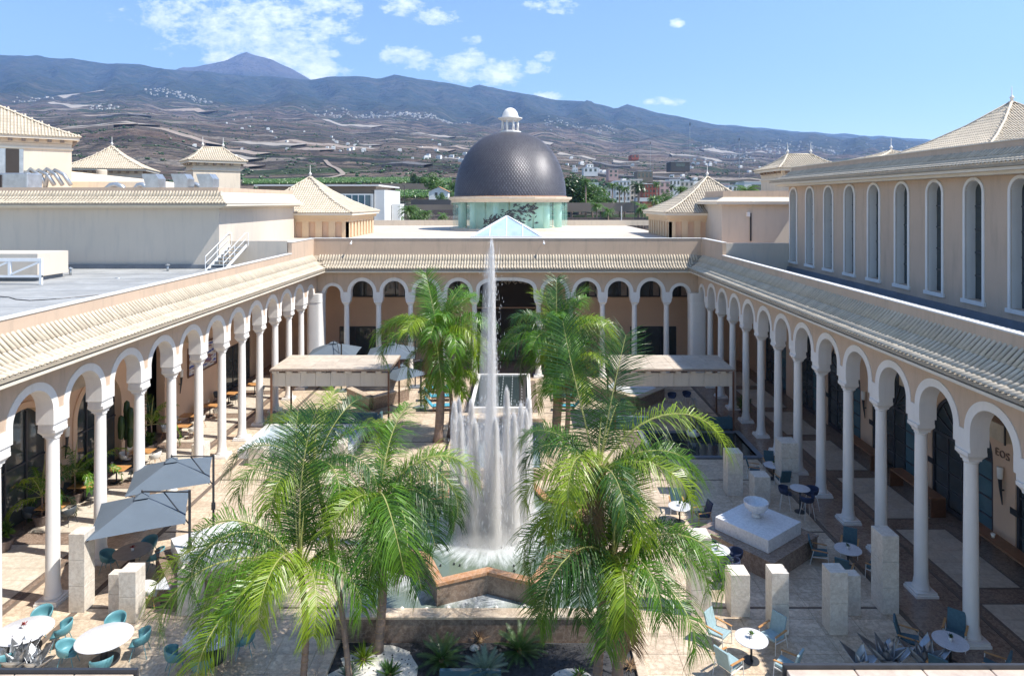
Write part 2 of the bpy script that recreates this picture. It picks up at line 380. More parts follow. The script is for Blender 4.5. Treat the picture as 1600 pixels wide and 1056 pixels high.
def arch_pts(c, a, b, zs, n=2.0, seg=18):
    out = []
    for i in range(seg+1):
        th = PI - PI*i/seg; ct, st = math.cos(th), math.sin(th)
        out.append((c + a*math.copysign(abs(ct)**(2/n), ct), zs + b*abs(st)**(2/n)))
    return out
def arch_wall(mb, x0, x1, z0, z1, y0, y1, ops, seg=18, n=2.0):
    """wall in the local xz plane, y0..y1 thick, with arched openings ops = (centre, a, b, sill z, spring z[, n])"""
    ops = sorted(ops)
    def quad(p):  # p: four (x,z)
        mb.add([(x, y1, z) for x, z in p], [(0,1,2,3)]); mb.add([(x, y0, z) for x, z in p], [(3,2,1,0)])
    cur = x0
    for op in ops:
        c, a, b, zb, zs = op[:5]; nn = op[5] if len(op) > 5 else n
        if c-a > cur+1e-4: quad([(cur,z0),(c-a,z0),(c-a,z1),(cur,z1)])
        if zb > z0+1e-4: quad([(c-a,z0),(c+a,z0),(c+a,zb),(c-a,zb)])
        P = arch_pts(c, a, b, zs, nn, seg)
        for i in range(seg):
            quad([P[i], P[i+1], (P[i+1][0], z1), (P[i][0], z1)])
            mb.add([(P[i][0],y0,P[i][1]),(P[i+1][0],y0,P[i+1][1]),(P[i+1][0],y1,P[i+1][1]),(P[i][0],y1,P[i][1])], [(0,1,2,3)])
        for x in (c-a, c+a): mb.add([(x,y0,zb),(x,y0,zs),(x,y1,zs),(x,y1,zb)], [(0,1,2,3)])
        if zb > z0+1e-4: mb.add([(c-a,y0,zb),(c+a,y0,zb),(c+a,y1,zb),(c-a,y1,zb)], [(0,1,2,3)])
        cur = c+a
    if x1 > cur+1e-4: quad([(cur,z0),(x1,z0),(x1,z1),(cur,z1)])
    mb.add([(x0,y0,z1),(x1,y0,z1),(x1,y1,z1),(x0,y1,z1)], [(0,1,2,3)])
    mb.add([(x0,y0,z0),(x0,y1,z0),(x0,y1,z1),(x0,y0,z1)], [(0,1,2,3)]); mb.add([(x1,y0,z0),(x1,y1,z0),(x1,y1,z1),(x1,y0,z1)], [(0,1,2,3)])
    return mb
def arch_ring(c, a, b, w, zs, y0, y1, n=2.0, seg=24, zb=None):
    """moulding round an arch: inner a,b, width w; zb = foot of straight jambs"""
    mb = MB(); I = arch_pts(c, a, b, zs, n, seg); O = arch_pts(c, a+w, b+w, zs, n, seg)
    if zb is not None: I = [(c-a, zb)]+I+[(c+a, zb)]; O = [(c-a-w, zb)]+O+[(c+a+w, zb)]
    for i in range(len(I)-1):
        (ax,az),(bx,bz) = I[i], I[i+1]; (cx,cz),(dx,dz) = O[i], O[i+1]
        mb.add([(ax,y0,az),(bx,y0,bz),(dx,y0,dz),(cx,y0,cz),(ax,y1,az),(bx,y1,bz),(dx,y1,dz),(cx,y1,cz)],
               [(0,1,2,3),(7,6,5,4),(0,4,5,1),(3,2,6,7)])
    for k in (0, -1):
        (ax,az),(cx,cz) = I[k], O[k]; mb.add([(ax,y0,az),(cx,y0,cz),(cx,y1,cz),(ax,y1,az)], [(0,1,2,3)])
    return mb
# ================================================================== GROUND AND TERRAIN
def lerp_tab(tab, x):
    if x <= tab[0][0]: return tab[0][1]
    for (a, b), (c, d) in zip(tab, tab[1:]):
        if x <= c: 
            t = (x-a)/(c-a); return b+(d-b)*t
    return tab[-1][1]
# elevation of the land as seen from the hotel, by heading (px) and distance: pixel rows of the silhouette it makes
US = [-400, 0, 200, 400, 600, 800, 1000, 1200, 1600, 2000]
ROWS = [(320, [310]*10), (450, [298,298,296,292,291,292,297,299,300,300]), (700, [268,268,262,276,272,276,290,294,294,294]),
        (1100, [226,222,203,242,246,256,276,281,282,282]), (1700, [200,198,190,214,228,240,258,268,272,272]),
        (2800, [176,176,178,192,208,220,240,252,260,260]), (4600, [150,152,160,172,186,197,217,232,246,246]),
        (7000, [112,116,130,146,162,176,192,212,234,236])]
SKY1 = [(-400,72),(0,85),(60,88),(130,93),(175,99),(215,101),(260,108),(330,112),(400,118),(480,125),(530,119),(560,119),(592,122),(615,115),(650,123),(700,130),(735,136),(747,131),(775,137),(800,143),(850,152),(900,158),(940,164),(962,171),(980,163),(1000,168),(1030,177),(1060,181),(1100,189),(1160,197),(1200,201),(1260,207),(1320,214),(1380,219),(1450,224),(1600,230),(2000,236)]
TEIDE = [(-400,130),(240,125),(285,107),(310,103),(335,99),(352,95),(372,86),(385,82),(396,87),(412,91),(430,96),(460,112),(485,124),(520,150),(2000,260)]
LD = [math.log(r[0]) for r in ROWS]
def terr(X, Y):
    if Y < 95: return -.6
    u = 813 + F*X/Y
    if Y < 320:
        base = lerp_tab([(95,-.5),(120,2.2),(160,5.6),(200,8.3),(260,11.6),(320,15.6)], Y)
        return base + .25*noise.noise((X*.05, Y*.05, 0))
    i = 0
    while i < len(US)-2 and u > US[i+1]: i += 1
    fu = min(1, max(0, (u-US[i])/(US[i+1]-US[i]))); fu = fu*fu*(3-2*fu)
    val = lambda r: r[1][i]*(1-fu)+r[1][i+1]*fu
    if Y <= 7000:
        ly = math.log(Y); k = 0
        while k < len(ROWS)-2 and ly > LD[k+1]: k += 1
        t = (ly-LD[k])/(LD[k+1]-LD[k]); yi = val(ROWS[k])*(1-t)+val(ROWS[k+1])*t
    elif Y <= 9500:
        t = (Y-7000)/2500; t = t*t*(3-2*t)*.6+t*.4; yi = val(ROWS[-1])*(1-t)+lerp_tab(SKY1, u)*t
    elif Y <= 10800: yi = lerp_tab(SKY1, u)+24*(Y-9500)/1300
    elif Y <= 12600:
        t = (Y-10800)/1800; yi = (lerp_tab(SKY1, u)+24)*(1-t)+lerp_tab(TEIDE, u)*t if lerp_tab(TEIDE, u) < lerp_tab(SKY1, u)+20 else lerp_tab(SKY1, u)+26
    else: yi = lerp_tab(SKY1, u)+40
    amp = lerp_tab([(320,0.0),(500,.8),(900,3.4),(2500,6.0),(5500,15),(8600,19.0),(9300,3.5),(10000,3.0),(12600,4.5)], Y)
    s = Y*.22+60
    n = 0; a = 1.0; fr = 1.0
    for o_ in range(4):
        q = noise.noise((u*.011*fr+3.1*o_, math.log(Y)*1.9*fr, o_*7.3)); n += a*(1-2*abs(q)) ; a *= .5; fr *= 2.1
    n -= 1.2
    n += .9*noise.noise((X/s*1.4, Y/s*1.1, 4.0))
    return CAMZ + Y*(315-(yi - amp*n*.75))/F
def build_terrain():
    us = [-420+ i*7.0 for i in range(346)]
    ys = [96.0]
    while ys[-1] < 14600:
        st = .0125 if ys[-1] > 500 else .03
        if 9000 < ys[-1] < 9900: st = .006
        ys.append(ys[-1]*(1+st))
    vs = []; 
    for Y in ys:
        for u in us:
            X = (u-813)*Y/F; vs.append((X, Y, terr(X, Y)))
    n = len(us); fs = [(j*n+i, j*n+i+1, (j+1)*n+i+1, (j+1)*n+i) for j in range(len(ys)-1) for i in range(n-1)]
    me = bpy.data.meshes.new('terrain'); me.from_pydata(vs, [], fs); me.update()
    me.polygons.foreach_set('use_smooth', [True]*len(me.polygons))
    m, t, b = base_mat('volcanic_terrain'); vec = obj_vec(t)
    sp = t.new('ShaderNodeSeparateXYZ'); t.put(sp.inputs[0], vec); Y = sp.outputs[1]; Z = sp.outputs[2]; X = sp.outputs[0]
    big = t.noise(vec, .0022, 8, .62); mid = t.noise(vec, .011, 7, .65); fine = t.noise(vec, .16, 5, .7)
    mp = t.new('ShaderNodeMapping'); t.put(mp.inputs[0], vec); mp.inputs['Scale'].default_value = (.0035, .018, .02)   # terraces run along the contours
    terr_n = t.noise(mp.outputs[0], 1.0, 4, .55)
    c = t.mix(t.ramp(mid, [(.3, 0.0), (.7, 1.0)]), (.058, .048, .042), (.140, .112, .098))
    c = t.mix(t.ramp(fine, [(.42, .75), (.58, 0.0)]), c, (.045, .042, .040))
    c = t.mix(t.ramp(terr_n, [(.54, 0.0), (.60, .45), (.66, .45), (.72, 0.0)]), c, (.22, .175, .135))
    c = t.mix(t.ramp(t.noise(mp.outputs[0], 2.3, 3, .5), [(.60, 0.0), (.63, .85)]), c, (.035, .065, .03))
    c = t.mix(t.ramp(t.noise(mp.outputs[0], 3.7, 2, .5), [(.69, 0.0), (.70, .8)]), c, (.34, .30, .25))
    # farmed parcels between stone walls, and terrace steps
    mv = t.new('ShaderNodeMapping'); t.put(mv.inputs[0], vec); mv.inputs['Scale'].default_value = (.0052, .0145, .001)
    pc = t.new('ShaderNodeTexVoronoi'); t.put(pc.inputs['Vector'], mv.outputs[0]); pc.inputs['Scale'].default_value = 1.0
    ps = t.new('ShaderNodeSeparateColor'); t.put(ps.inputs[0], pc.outputs['Color']); rnd_ = ps.outputs[0]
    def step(lo, hi): return t.math('MULTIPLY', t.math('GREATER_THAN', rnd_, lo), t.math('LESS_THAN', rnd_, hi))
    c = t.mix(t.math('MULTIPLY', step(.46, .58), .8), c, (.21, .16, .125)); c = t.mix(t.math('MULTIPLY', step(.58, .68), .85), c, (.030, .034, .032))
    c = t.mix(t.math('MULTIPLY', step(.68, .79), .8), c, (.035, .062, .026)); c = t.mix(t.math('MULTIPLY', step(.79, .86), .8), c, (.28, .24, .20)); c = t.mix(t.math('MULTIPLY', step(.86, 1.1), .5), c, (.16, .105, .085))
    ed = t.new('ShaderNodeTexVoronoi'); ed.feature = 'DISTANCE_TO_EDGE'; t.put(ed.inputs['Vector'], mv.outputs[0]); ed.inputs['Scale'].default_value = 1.0
    c = t.mix(t.ramp(ed.outputs['Distance'], [(.008, .45), (.022, 0.0)]), c, (.26, .22, .19))
    tl = t.math('FRACT', t.math('MULTIPLY', Z, .21)); c = t.mix(t.math('MULTIPLY', t.ramp(tl, [(.12, .8), (.22, 0.0)]), t.ramp(terr_n, [(.40, 0.0), (.55, .8)])), c, (.045, .038, .036))
    # shrubs scattered on the slopes
    vo = t.new('ShaderNodeTexVoronoi'); t.put(vo.inputs['Vector'], vec); vo.inputs['Scale'].default_value = .13
    c = t.mix(t.ramp(vo.outputs['Distance'], [(.18, .65), (.32, 0.0)]), c, (.040, .050, .028))
    # pine forest belt high up, bare rock above
    f1 = t.math('MULTIPLY', t.math('MAXIMUM', t.ramp(t.math('DIVIDE', Z, 2600.0), [(.20, 0.0), (.34, 1.0)]), t.ramp(t.math('DIVIDE', Y, 10000.0), [(.38, 0.0), (.58, .9)])), t.ramp(big, [(.25, .55), (.6, 1.0)]))
    c = t.mix(f1, c, t.mix(t.ramp(mid, [(.4, 0.0), (.62, 1.0)]), (.012, .030, .024), (.042, .052, .040)))
    f2 = t.ramp(t.math('DIVIDE', Z, 2900.0), [(.74, 0.0), (.84, 1.0)])
    c = t.mix(f2, c, t.mix(mid, (.060, .055, .058), (.13, .115, .115)))
    t.l.new(c, b.inputs['Base Color']); b.inputs['Roughness'].default_value = 1; b.inputs['Specular IOR Level'].default_value = .1
    hgt = t.math('ADD', t.math('ADD', t.math('MULTIPLY', t.noise(vec, .006, 9, .65), 110), t.math('MULTIPLY', t.noise(vec, .0016, 6, .6), 650)), t.math('MULTIPLY', t.noise(vec, .07, 6, .7), 6))
    bp = t.new('ShaderNodeBump'); bp.inputs['Strength'].default_value = .8; bp.inputs['Distance'].default_value = 1
    t.l.new(hgt, bp.inputs['Height']); t.l.new(bp.outputs[0], b.inputs['Normal'])
    me.materials.append(m); o = bpy.data.objects.new('terrain', me); COL.objects.link(o); struct(o)
build_terrain()
g = MB(); g.box(-6000, 6000, -3000, 400, -3, -.35); struct(g.obj('ground', mk('dry_ground', (.24, .20, .16), .95, .3, .05, .3, 2)))
hz = MB(); hz.box(-11500, 12500, -400, 14400, -5, 3200); hazo = hz.obj('haze', mist('haze_air', 5.2e-5, (.36, .58, 1.0))); hazo['kind'] = 'stuff'

# ================================================================== ARCADE WINGS
# local frame of a wing: x along, +y towards the court, z up
ROOF = [(-.15, 9.68), (.22, 9.26), (.58, 8.97), (.86, 8.84), (1.17, 8.755)]
PITCH = .22
def tile_mesh(name, L, r0=.076, r1=.066):
    """one barrel tile: half round, thicker lip at the lower end (local y runs downhill)"""
    mb = MB(); n = 6; ring = []
    for (y, r, lift) in ((-.05, r1, .0), (L, r0, .012)):
        for k in range(n+1):
            a = PI*k/n; ring.append((-math.cos(a)*r, y, math.sin(a)*r*.85+lift))
    fs = [(k, k+n+1, k+n+2, k+1) for k in range(n)]
    o = len(ring); ring += [(-math.cos(PI*k/n)*(r0-.02), L, math.sin(PI*k/n)*(r0-.02)*.85+.012) for k in range(n+1)]
    fs += [(n+1+k, o+k, o+k+1, n+2+k) for k in range(n)]
    mb.add(ring, fs); me = mb.mesh(name); me.polygons.foreach_set('use_smooth', [True]*len(me.polygons)); me.materials.append(M['tile']); return me
def tile_roof(root, prof, xlo, xhi, near, limit=300, pitch=PITCH, uid='', sub=1, lift=.02):
    """prof: (y,z) from top down; xlo/xhi: functions of y giving the extent; near(x): sort key, nearest first.
       returns the roof part; the nearest tiles are pieces, the rest one stuff part"""
    pan = MB()
    for (y0, z0), (y1, z1) in zip(prof, prof[1:]):
        pan.add([(xlo(y0), y0, z0), (xhi(y0), y0, z0), (xhi(y1), y1, z1), (xlo(y1), y1, z1)], [(0,1,2,3)])
        pan.add([(xlo(y0), y0, z0-.12), (xhi(y0), y0, z0-.12), (xhi(y1), y1, z1-.12), (xlo(y1), y1, z1-.12)], [(3,2,1,0)])
    y1, z1 = prof[-1]; pan.add([(xlo(y1), y1, z1), (xhi(y1), y1, z1), (xhi(y1), y1, z1-.12), (xlo(y1), y1, z1-.12)], [(0,1,2,3)])
    roof = pan.obj('tiled_roof', 'pan', root)
    spots = []; segs = list(zip(prof, prof[1:]))
    for si, ((y0, z0), (y1, z1)) in enumerate(segs):
        L = math.hypot(y1-y0, z1-z0); ang = math.atan2(z1-z0, y1-y0)
        for q in range(sub):
            ya = y0+(y1-y0)*q/sub; za = z0+(z1-z0)*q/sub; yb = y0+(y1-y0)*(q+1)/sub
            x = xlo(yb); x = math.ceil(x/pitch)*pitch
            while x < xhi(yb)-.03:
                spots.append((near(x, ya), x, ya, za, ang, L/sub, si)); x += pitch
    spots.sort(); cache = {}
    rest = MB(); rt = None
    for i, (k, x, y, z, ang, L, si) in enumerate(spots):
        key = round(L, 3)
        if key not in cache: cache[key] = tile_mesh('roof_tile', L+.03)
        me = cache[key]
        R = Matrix.Translation((x+random.uniform(-.006, .006), y, z+lift)) @ Matrix.Rotation(ang+.03, 4, 'X') @ Matrix.Rotation(random.uniform(-.035, .035), 4, 'Z')
        if i < limit: inst('roof_tile', me, roof, R)
        else: rest.add([R @ v.co for v in me.vertices], [tuple(p.vertices) for p in me.polygons])
    if rest.v:
        rest.obj('roof_tiles_far', 'tile', roof, smooth=True, kind='stuff')
    return roof

shaft_me = None
def column_parts(parent, x, y=0.0):
    global shaft_me, base_me, plinth_me, cap_me
    if shaft_me is None:
        prof = [(.235, .52)] + [(.225-.03*(t**1.6), .56+(5.72-.56)*t) for t in [i/10 for i in range(11)]]
        a = MB().lathe([(.285,.17),(.30,.20),(.30,.25),(.27,.29),(.262,.33),(.255,.38),(.245,.46)]+prof, 24); shaft_me = a.mesh('column')
        shaft_me.polygons.foreach_set('use_smooth', [True]*len(shaft_me.polygons)); shaft_me.materials.append(M['colwhite']); shaft_me.set_sharp_from_angle(angle=.7)
        p = MB(); p.box(-.40,.40,-.40,.40,0,.09); p.box(-.37,.37,-.37,.37,.09,.17); plinth_me = p.mesh('plinth'); plinth_me.materials.append(M['colwhite'])
        c = MB().lathe([(.20,5.70),(.225,5.73),(.225,5.77),(.205,5.79)], 24)
        for (h0, h1, z0, z1) in ((.205,.215,5.79,5.86),(.215,.30,5.86,5.98),(.31,.31,5.98,6.10)):
            c.add([(-h0,-h0,z0),(h0,-h0,z0),(h0,h0,z0),(-h0,h0,z0),(-h1,-h1,z1),(h1,-h1,z1),(h1,h1,z1),(-h1,h1,z1)], [(3,2,1,0),(4,5,6,7),(0,1,5,4),(1,2,6,5),(2,3,7,6),(3,0,4,7)])
        cap_me = c.mesh('capital'); cap_me.materials.append(M['white'])
    c = inst('column', shaft_me, parent, loc=(x, y, 0))
    inst('plinth', plinth_me, c, loc=(0,0,0)); inst('capital', cap_me, c, loc=(0,0,0))
    return c
TH = .275
def wing(label, loc, rz, x0, x1, cols, bays, mitre_lo, mitre_hi, par, nearf, ends=()):
    root = thing('arcade_wing', label, 'arcade', loc, rz, 'arcade wings round the court')
    ops = [(c, a+w, b+w, 6.36, zs, n) for (c, a, b, w, zs, n) in bays]
    wl = MB(); arch_wall(wl, x0, x1, 6.36, 8.62, -TH, TH, ops); wl.obj('wall', 'tan', root)
    rings = {}
    for (c, a, b, w, zs, n) in bays:
        key = (a, b, w, zs, n)
        if key not in rings:
            me = arch_ring(0, a, b, w, zs, -TH-.03, TH+.03, n).mesh('arch_moulding'); me.materials.append(M['white']); rings[key] = me
        inst('arch_moulding', rings[key], root, loc=(c, 0, 0))
    imp = {}
    bs = sorted(bays)
    for x in cols:
        L = [b for b in bs if b[0] < x]; R = [b for b in bs if b[0] > x]
        lo = (L[-1][0]+L[-1][1]) if L else x-.38; hi = (R[0][0]-R[0][1]) if R else x+.38
        zs = max([b[4] for b in (L[-1:]+R[:1])])
        key = (round(lo-x, 3), round(hi-x, 3), zs)
        if key not in imp:
            m_ = MB(); m_.box(key[0], key[1], -TH-.034, TH+.034, 6.30, zs); m_.box(key[0]+.04, key[1]-.04, -TH+.01, TH-.01, 6.10, 6.30)
            me = m_.mesh('impost_block'); me.materials.append(M['white']); imp[key] = me
        inst('impost_block', imp[key], root, loc=(x, 0, 0)); column_parts(root, x)
    # fascia under the tiles, mitred at the corners
    f = MB()
    def ring_prism(ya, yb, za, zb):
        f.add([(mitre_lo(ya),ya,za),(mitre_hi(ya),ya,za),(mitre_hi(yb),yb,za),(mitre_lo(yb),yb,za),(mitre_lo(ya),ya,zb),(mitre_hi(ya),ya,zb),(mitre_hi(yb),yb,zb),(mitre_lo(yb),yb,zb)],
              [(3,2,1,0),(4,5,6,7),(0,1,5,4),(1,2,6,5),(2,3,7,6),(3,0,4,7)])
    ring_prism(TH+.004, 1.13, 8.47, 8.57); ring_prism(TH+.004, .95, 8.40, 8.468)
    f.obj('fascia', 'fascia', root)
    roof = tile_roof(root, ROOF, mitre_lo, mitre_hi, nearf)
    for (xa, xb, z1, mi) in par:
        p = MB(); p.box(xa, xb, -.42, -.155, 8.63, z1); p.obj('parapet', 'tan', root)
        c = MB(); c.box(xa-.0, xb+.0, -.46, -.12, z1+.002, z1+.06); c.obj('coping', 'coping', root, bevel=.012)
    return root
A, B_, W = .905, .905, .275
rb = [(15.66+2.6*k+1.3, A, B_, W, 6.80, 2.0) for k in range(-2, 13)]; rcol = [15.66+2.6*k for k in range(-1, 14)]
rb = [(c, a, b, w, s, n) for (c, a, b, w, s, n) in rb if c < 49]
RC = [20.86+2.6*k for k in range(-3, 12)]
rbays = [((RC[i]+RC[i+1])/2, A, B_, W, 6.80, 2.0) for i in range(len(RC)-1)] + [(50.72, .66, .66, W*.9, 6.72, 2.0)]
LC = [22.96+2.6*k for k in range(-4, 11)]
lbays = [((LC[i]+LC[i+1])/2, A, B_, W, 6.80, 2.0) for i in range(len(LC)-1)] + [(50.28, .66, .66, W*.9, 6.72, 2.0)]
wing('right arcade wing in shade with a lit strip of tiles along its eave', (14.37, 0, 0), PI/2, 12.0, 52.0, RC, rbays,
     lambda y: 10.0, lambda y: 51.15+(1.15-y), [(10.0, 47.0, 10.10, 0), (47.0, 52.45, 11.02, 1)], lambda x, y: x)
wing('left arcade wing with sunlit white columns and cream tiled eave', (-16.41, 0, 0), -PI/2, -52.0, -12.0, [-x for x in LC], [(-b[0],)+b[1:] for b in lbays],
     lambda y: -(51.15+(1.15-y)), lambda y: -10.0, [(-47.4, -10.0, 10.20, 0), (-52.45, -47.4, 11.02, 1)], lambda x, y: -x)
FS = 2.555
FC = [-1.105+FS*k for k in (-5,-4,-3,-2,-1,1,2,3,4,5)]
fb = []
for i in range(len(FC)-1):
    c = (FC[i]+FC[i+1])/2
    if abs(c+1.105) < .1: fb.append((c, 2.16, .93, W, 6.78, 3.0))
    else: fb.append((c, .885, .885, W, 6.80, 2.0))
fb = [(-14.93, .64, .64, W*.85, 6.66, 2.0)] + fb + [(12.72, .64, .64, W*.85, 6.66, 2.0)]
wing('far arcade wing with one wide flattened arch in the middle', (0, 52.3, 0), PI, -14.7, 16.7, [-x for x in FC], [(-b[0],)+b[1:] for b in fb],
     lambda y: -(13.22+(1.15-y)), lambda y: 15.26+(1.15-y), [(-14.52, 16.56, 11.02, 1)], lambda x, y: abs(x))
# corner piers
def pier(x0, x1, y0, y1, label):
    mb = MB(); r = .28; pts = []
    for (cx, cy, a0) in ((x1-r, y1-r, 0), (x0+r, y1-r, 90), (x0+r, y0+r, 180), (x1-r, y0+r, 270)):
        for k in range(5): a = math.radians(a0+22.5*k); pts.append((cx+r*math.cos(a), cy+r*math.sin(a)))
    t = thing('corner_pier', label, 'pier', ((x0+x1)/2, (y0+y1)/2, 0), 0, 'white piers in the court corners')
    cx, cy = (x0+x1)/2, (y0+y1)/2; P = [(x-cx, y-cy) for x, y in pts]
    mb.prism(P, 0, 6.1); mb.obj('shaft', 'colwhite', t, smooth=True, autosmooth=30)
    MB().prism([(x*1.03, y*1.03) for x, y in P], 6.1, 6.78).obj('head_block', 'white', t, smooth=True, autosmooth=30)
    MB().prism([(x*1.06, y*1.06) for x, y in P], 0.001, .2).obj('plinth', 'colwhite', t, smooth=True, autosmooth=30)
pier(13.38, 14.75, 51.5, 52.6, 'broad white corner pier at the right end of the far arcade')
pier(-16.75, -15.58, 51.1, 52.6, 'broad white corner pier at the left end of the far arcade')

# small spotlights on the far parapet
for (px, lab) in ((548, 'small white spotlight on the far parapet above the left arches'), (850, 'small white spotlight on the far parapet right of the fountain jet')):
    t = thing('parapet_spotlight', lab, 'spotlight', (xx(px, 52.1), 52.3, 10.72), 0, 'spotlights on the far parapet')
    MB().lathe([(.05,0),(.075,.04),(.09,.22),(.06,.28)], 12).obj('lamp_head', 'whitemetal', t, smooth=True, rot=(math.radians(115),0,0))
    MB().bar((0,.10,.14),(0,-.02,.02),.04).obj('bracket', 'whitemetal', t)

# ================================================================== COURT FLOOR
fl = MB(); fl.box(-23, 21, 4, 60, -.3, -.03); struct(fl.obj('court_floor', 'joint'))
slabs = []
rnd = random.Random(5)
SL, SW = 1.25, .85
def court_zone(x0, x1, y0, y1):
    j = 0; y = y0
    while y < y1-.05:
        x = x0
        while x < x1-.05:
            xa, xb, ya, yb = x, min(x+SL, x1), y, min(y+SW, y1); slabs.append((ya, xa, xb, yb)); x += SL
        y += SW
G = .012
bandsX = (-13.9, 11.9)           # strips that run away from us
court = MB()
# bands
band = MB()
for (xa, xb) in ((-15.25,-15.10),(-9.8,-9.68),(7.4,7.52),(12.95,13.10)): pass
rowsY = [14.0, 17.7, 22.62, 27.8, 33.0, 38.2, 43.4, 48.6]
def inpool(x, y):
    if -5.9 < x < 3.8 and 20.95 < y < 30.4: return True
    if -5.6 < x < 3.4 and 15 < y < 20.9: return True
    if abs(x+1.3) < 2.0 and 33 < y < 51.3: return True
    if -15.6 < x < -9.3 and 35.6 < y < 40.0: return True
    if 6.6 < x < 13.0 and 35.8 < y < 40.0: return True
    return False
i = 0
for a, b in zip(rowsY, rowsY[1:]+[52.0]):
    band.box(-15.1, 12.9, b-.10, b-.02, -.029, .0)
    y = a
    while y < b-.14:
        yb = min(y+SW, b-.11); x = -15.1
        while x < 12.9:
            xb = min(x+SL, 12.9)
            if not (inpool((x+xb)/2, (y+yb)/2)): slabs.append((y, x, xb, yb))
            x += SL
        y += SW
# strips under the colonnades and bordered panels in the galleries
for (xa, xb) in ((-15.28,-15.12),(-17.7,-17.56),(12.92,13.06),(15.5,15.62)): band.box(xa, xb, 10, 52, -.029, .0)
band.obj('brown_floor_strips', 'joint', None)['kind'] = 'structure'
br = MB()
br.box(-17.55, -15.3, 10, 52, -.029, -.002); br.box(13.08, 15.48, 10, 52, -.029, -.002)
br.box(-21.5, -17.72, 10, 57.8, -.029, -.010); br.box(15.64, 19.3, 10, 57.8, -.029, -.010); br.box(-17.5, 15.4, 52.02, 57.8, -.029, -.006)
br.obj('gallery_floor_surround', 'brown')['kind'] = 'structure'
lf = MB(); lf.box(-17.5, -15.32, 10, 52, -.0, .002); lf.obj('left_colonnade_paving', 'floor')['kind'] = 'structure'
def slab_me(w, d): 
    mb = MB(); mb.box(-w/2, w/2, -d/2, d/2, -.028, 0); me = mb.mesh('floor_slab'); me.materials.append(M['floor']); return me
slabs.sort(); cache = {}; rest = MB(); croot = bpy.data.objects['court_floor']
near_sl = [s for s in slabs if s[0] > 17][:290]; ns = set(near_sl)
for s in slabs:
    y, xa, xb, yb = s
    if s in ns:
        k = (round(xb-xa, 2), round(yb-y, 2))
        if k not in cache: cache[k] = slab_me(k[0]-G, k[1]-G)
        inst('floor_slab', cache[k], croot, loc=((xa+xb)/2, (y+yb)/2, rnd.uniform(-.002, .002)))
    else: rest.box(xa+G/2, xb-G/2, y+G/2, yb-G/2, -.028, rnd.uniform(-.002, .002))
rest.obj('floor_slabs_far', 'floor', croot, kind='stuff')
# marble panels in the galleries, each bordered by a dark line
for side, xa, xb in (('r', 16.05, 18.15), ('l', -20.9, -18.0)):
    for k in range(-1, 7):
        y0 = 18.55+5.2*k if side == 'r' else 17.3+5.2*k
        fr = MB(); fr.box(xa-.09, xb+.09, y0-.09, y0+4.29, -.009, -.005); p0 = fr.obj('marble_floor_panel', 'joint', None); struct(p0)
        for i in range(2):
            for j in range(5):
                w_ = (xb-xa)/2; d_ = 4.2/5
                q = MB(); q.box(xa+i*w_+.006, xa+(i+1)*w_-.006, y0+j*d_+.006, y0+(j+1)*d_-.006, -.006, .004)
                q.obj('marble_tile', 'panel', p0)
for k in range(-2, 15):   # wide lighter panels between left columns
    pass

# ================================================================== ROOFS, GALLERY WALLS, UPPER STOREYS
M['seam'] = mk('roof_seam_band', (.40,.41,.41), .8, .2, 1)
rf = thing('left_terrace_roof', 'flat grey roof terrace behind the left arcade parapet', 'flat roof')
MB().box(-70, -16.84, -2, 52.3, 8.4, 9.34).obj('deck', 'greyroof', rf)
MB().box(-70, -16.9, 45.35, 45.595, 9.36, 9.62).obj('flashing', 'skirt', rf)
rt = thing('right_terrace_roof', 'narrow shaded flat roof between right parapet and tall windowed hall', 'flat roof')
MB().box(14.8, 19.29, -2, 47.0, 8.4, 9.08).obj('deck', 'greyroof', rt)
MB().box(19.12, 19.296, 6, 46.9, 9.082, 9.36).obj('flashing', 'skirt', rt)
ft = thing('far_terrace_roof', 'wide cream flat roof around the dome behind the far parapet', 'flat roof')
MB().box(-21, 15, 52.72, 93, 8.4, 10.6).obj('deck', 'terrace', ft)
MB().box(-21, 30, 92.7, 93.0, 10.602, 11.35).obj('back_parapet', 'cream', ft)
gc = thing('gallery_ceiling', 'shaded plaster ceiling over the arcade galleries', 'ceiling')
MB().box(-22, -16.7, 5, 58, 8.3, 8.398).obj('left_ceiling', 'tan_in', gc); MB().box(14.66, 19.5, 5, 58, 8.3, 8.398).obj('right_ceiling', 'tan_in', gc)
MB().box(-16.7, 14.66, 52.6, 58, 8.3, 8.398).obj('far_ceiling', 'tan_in', gc)

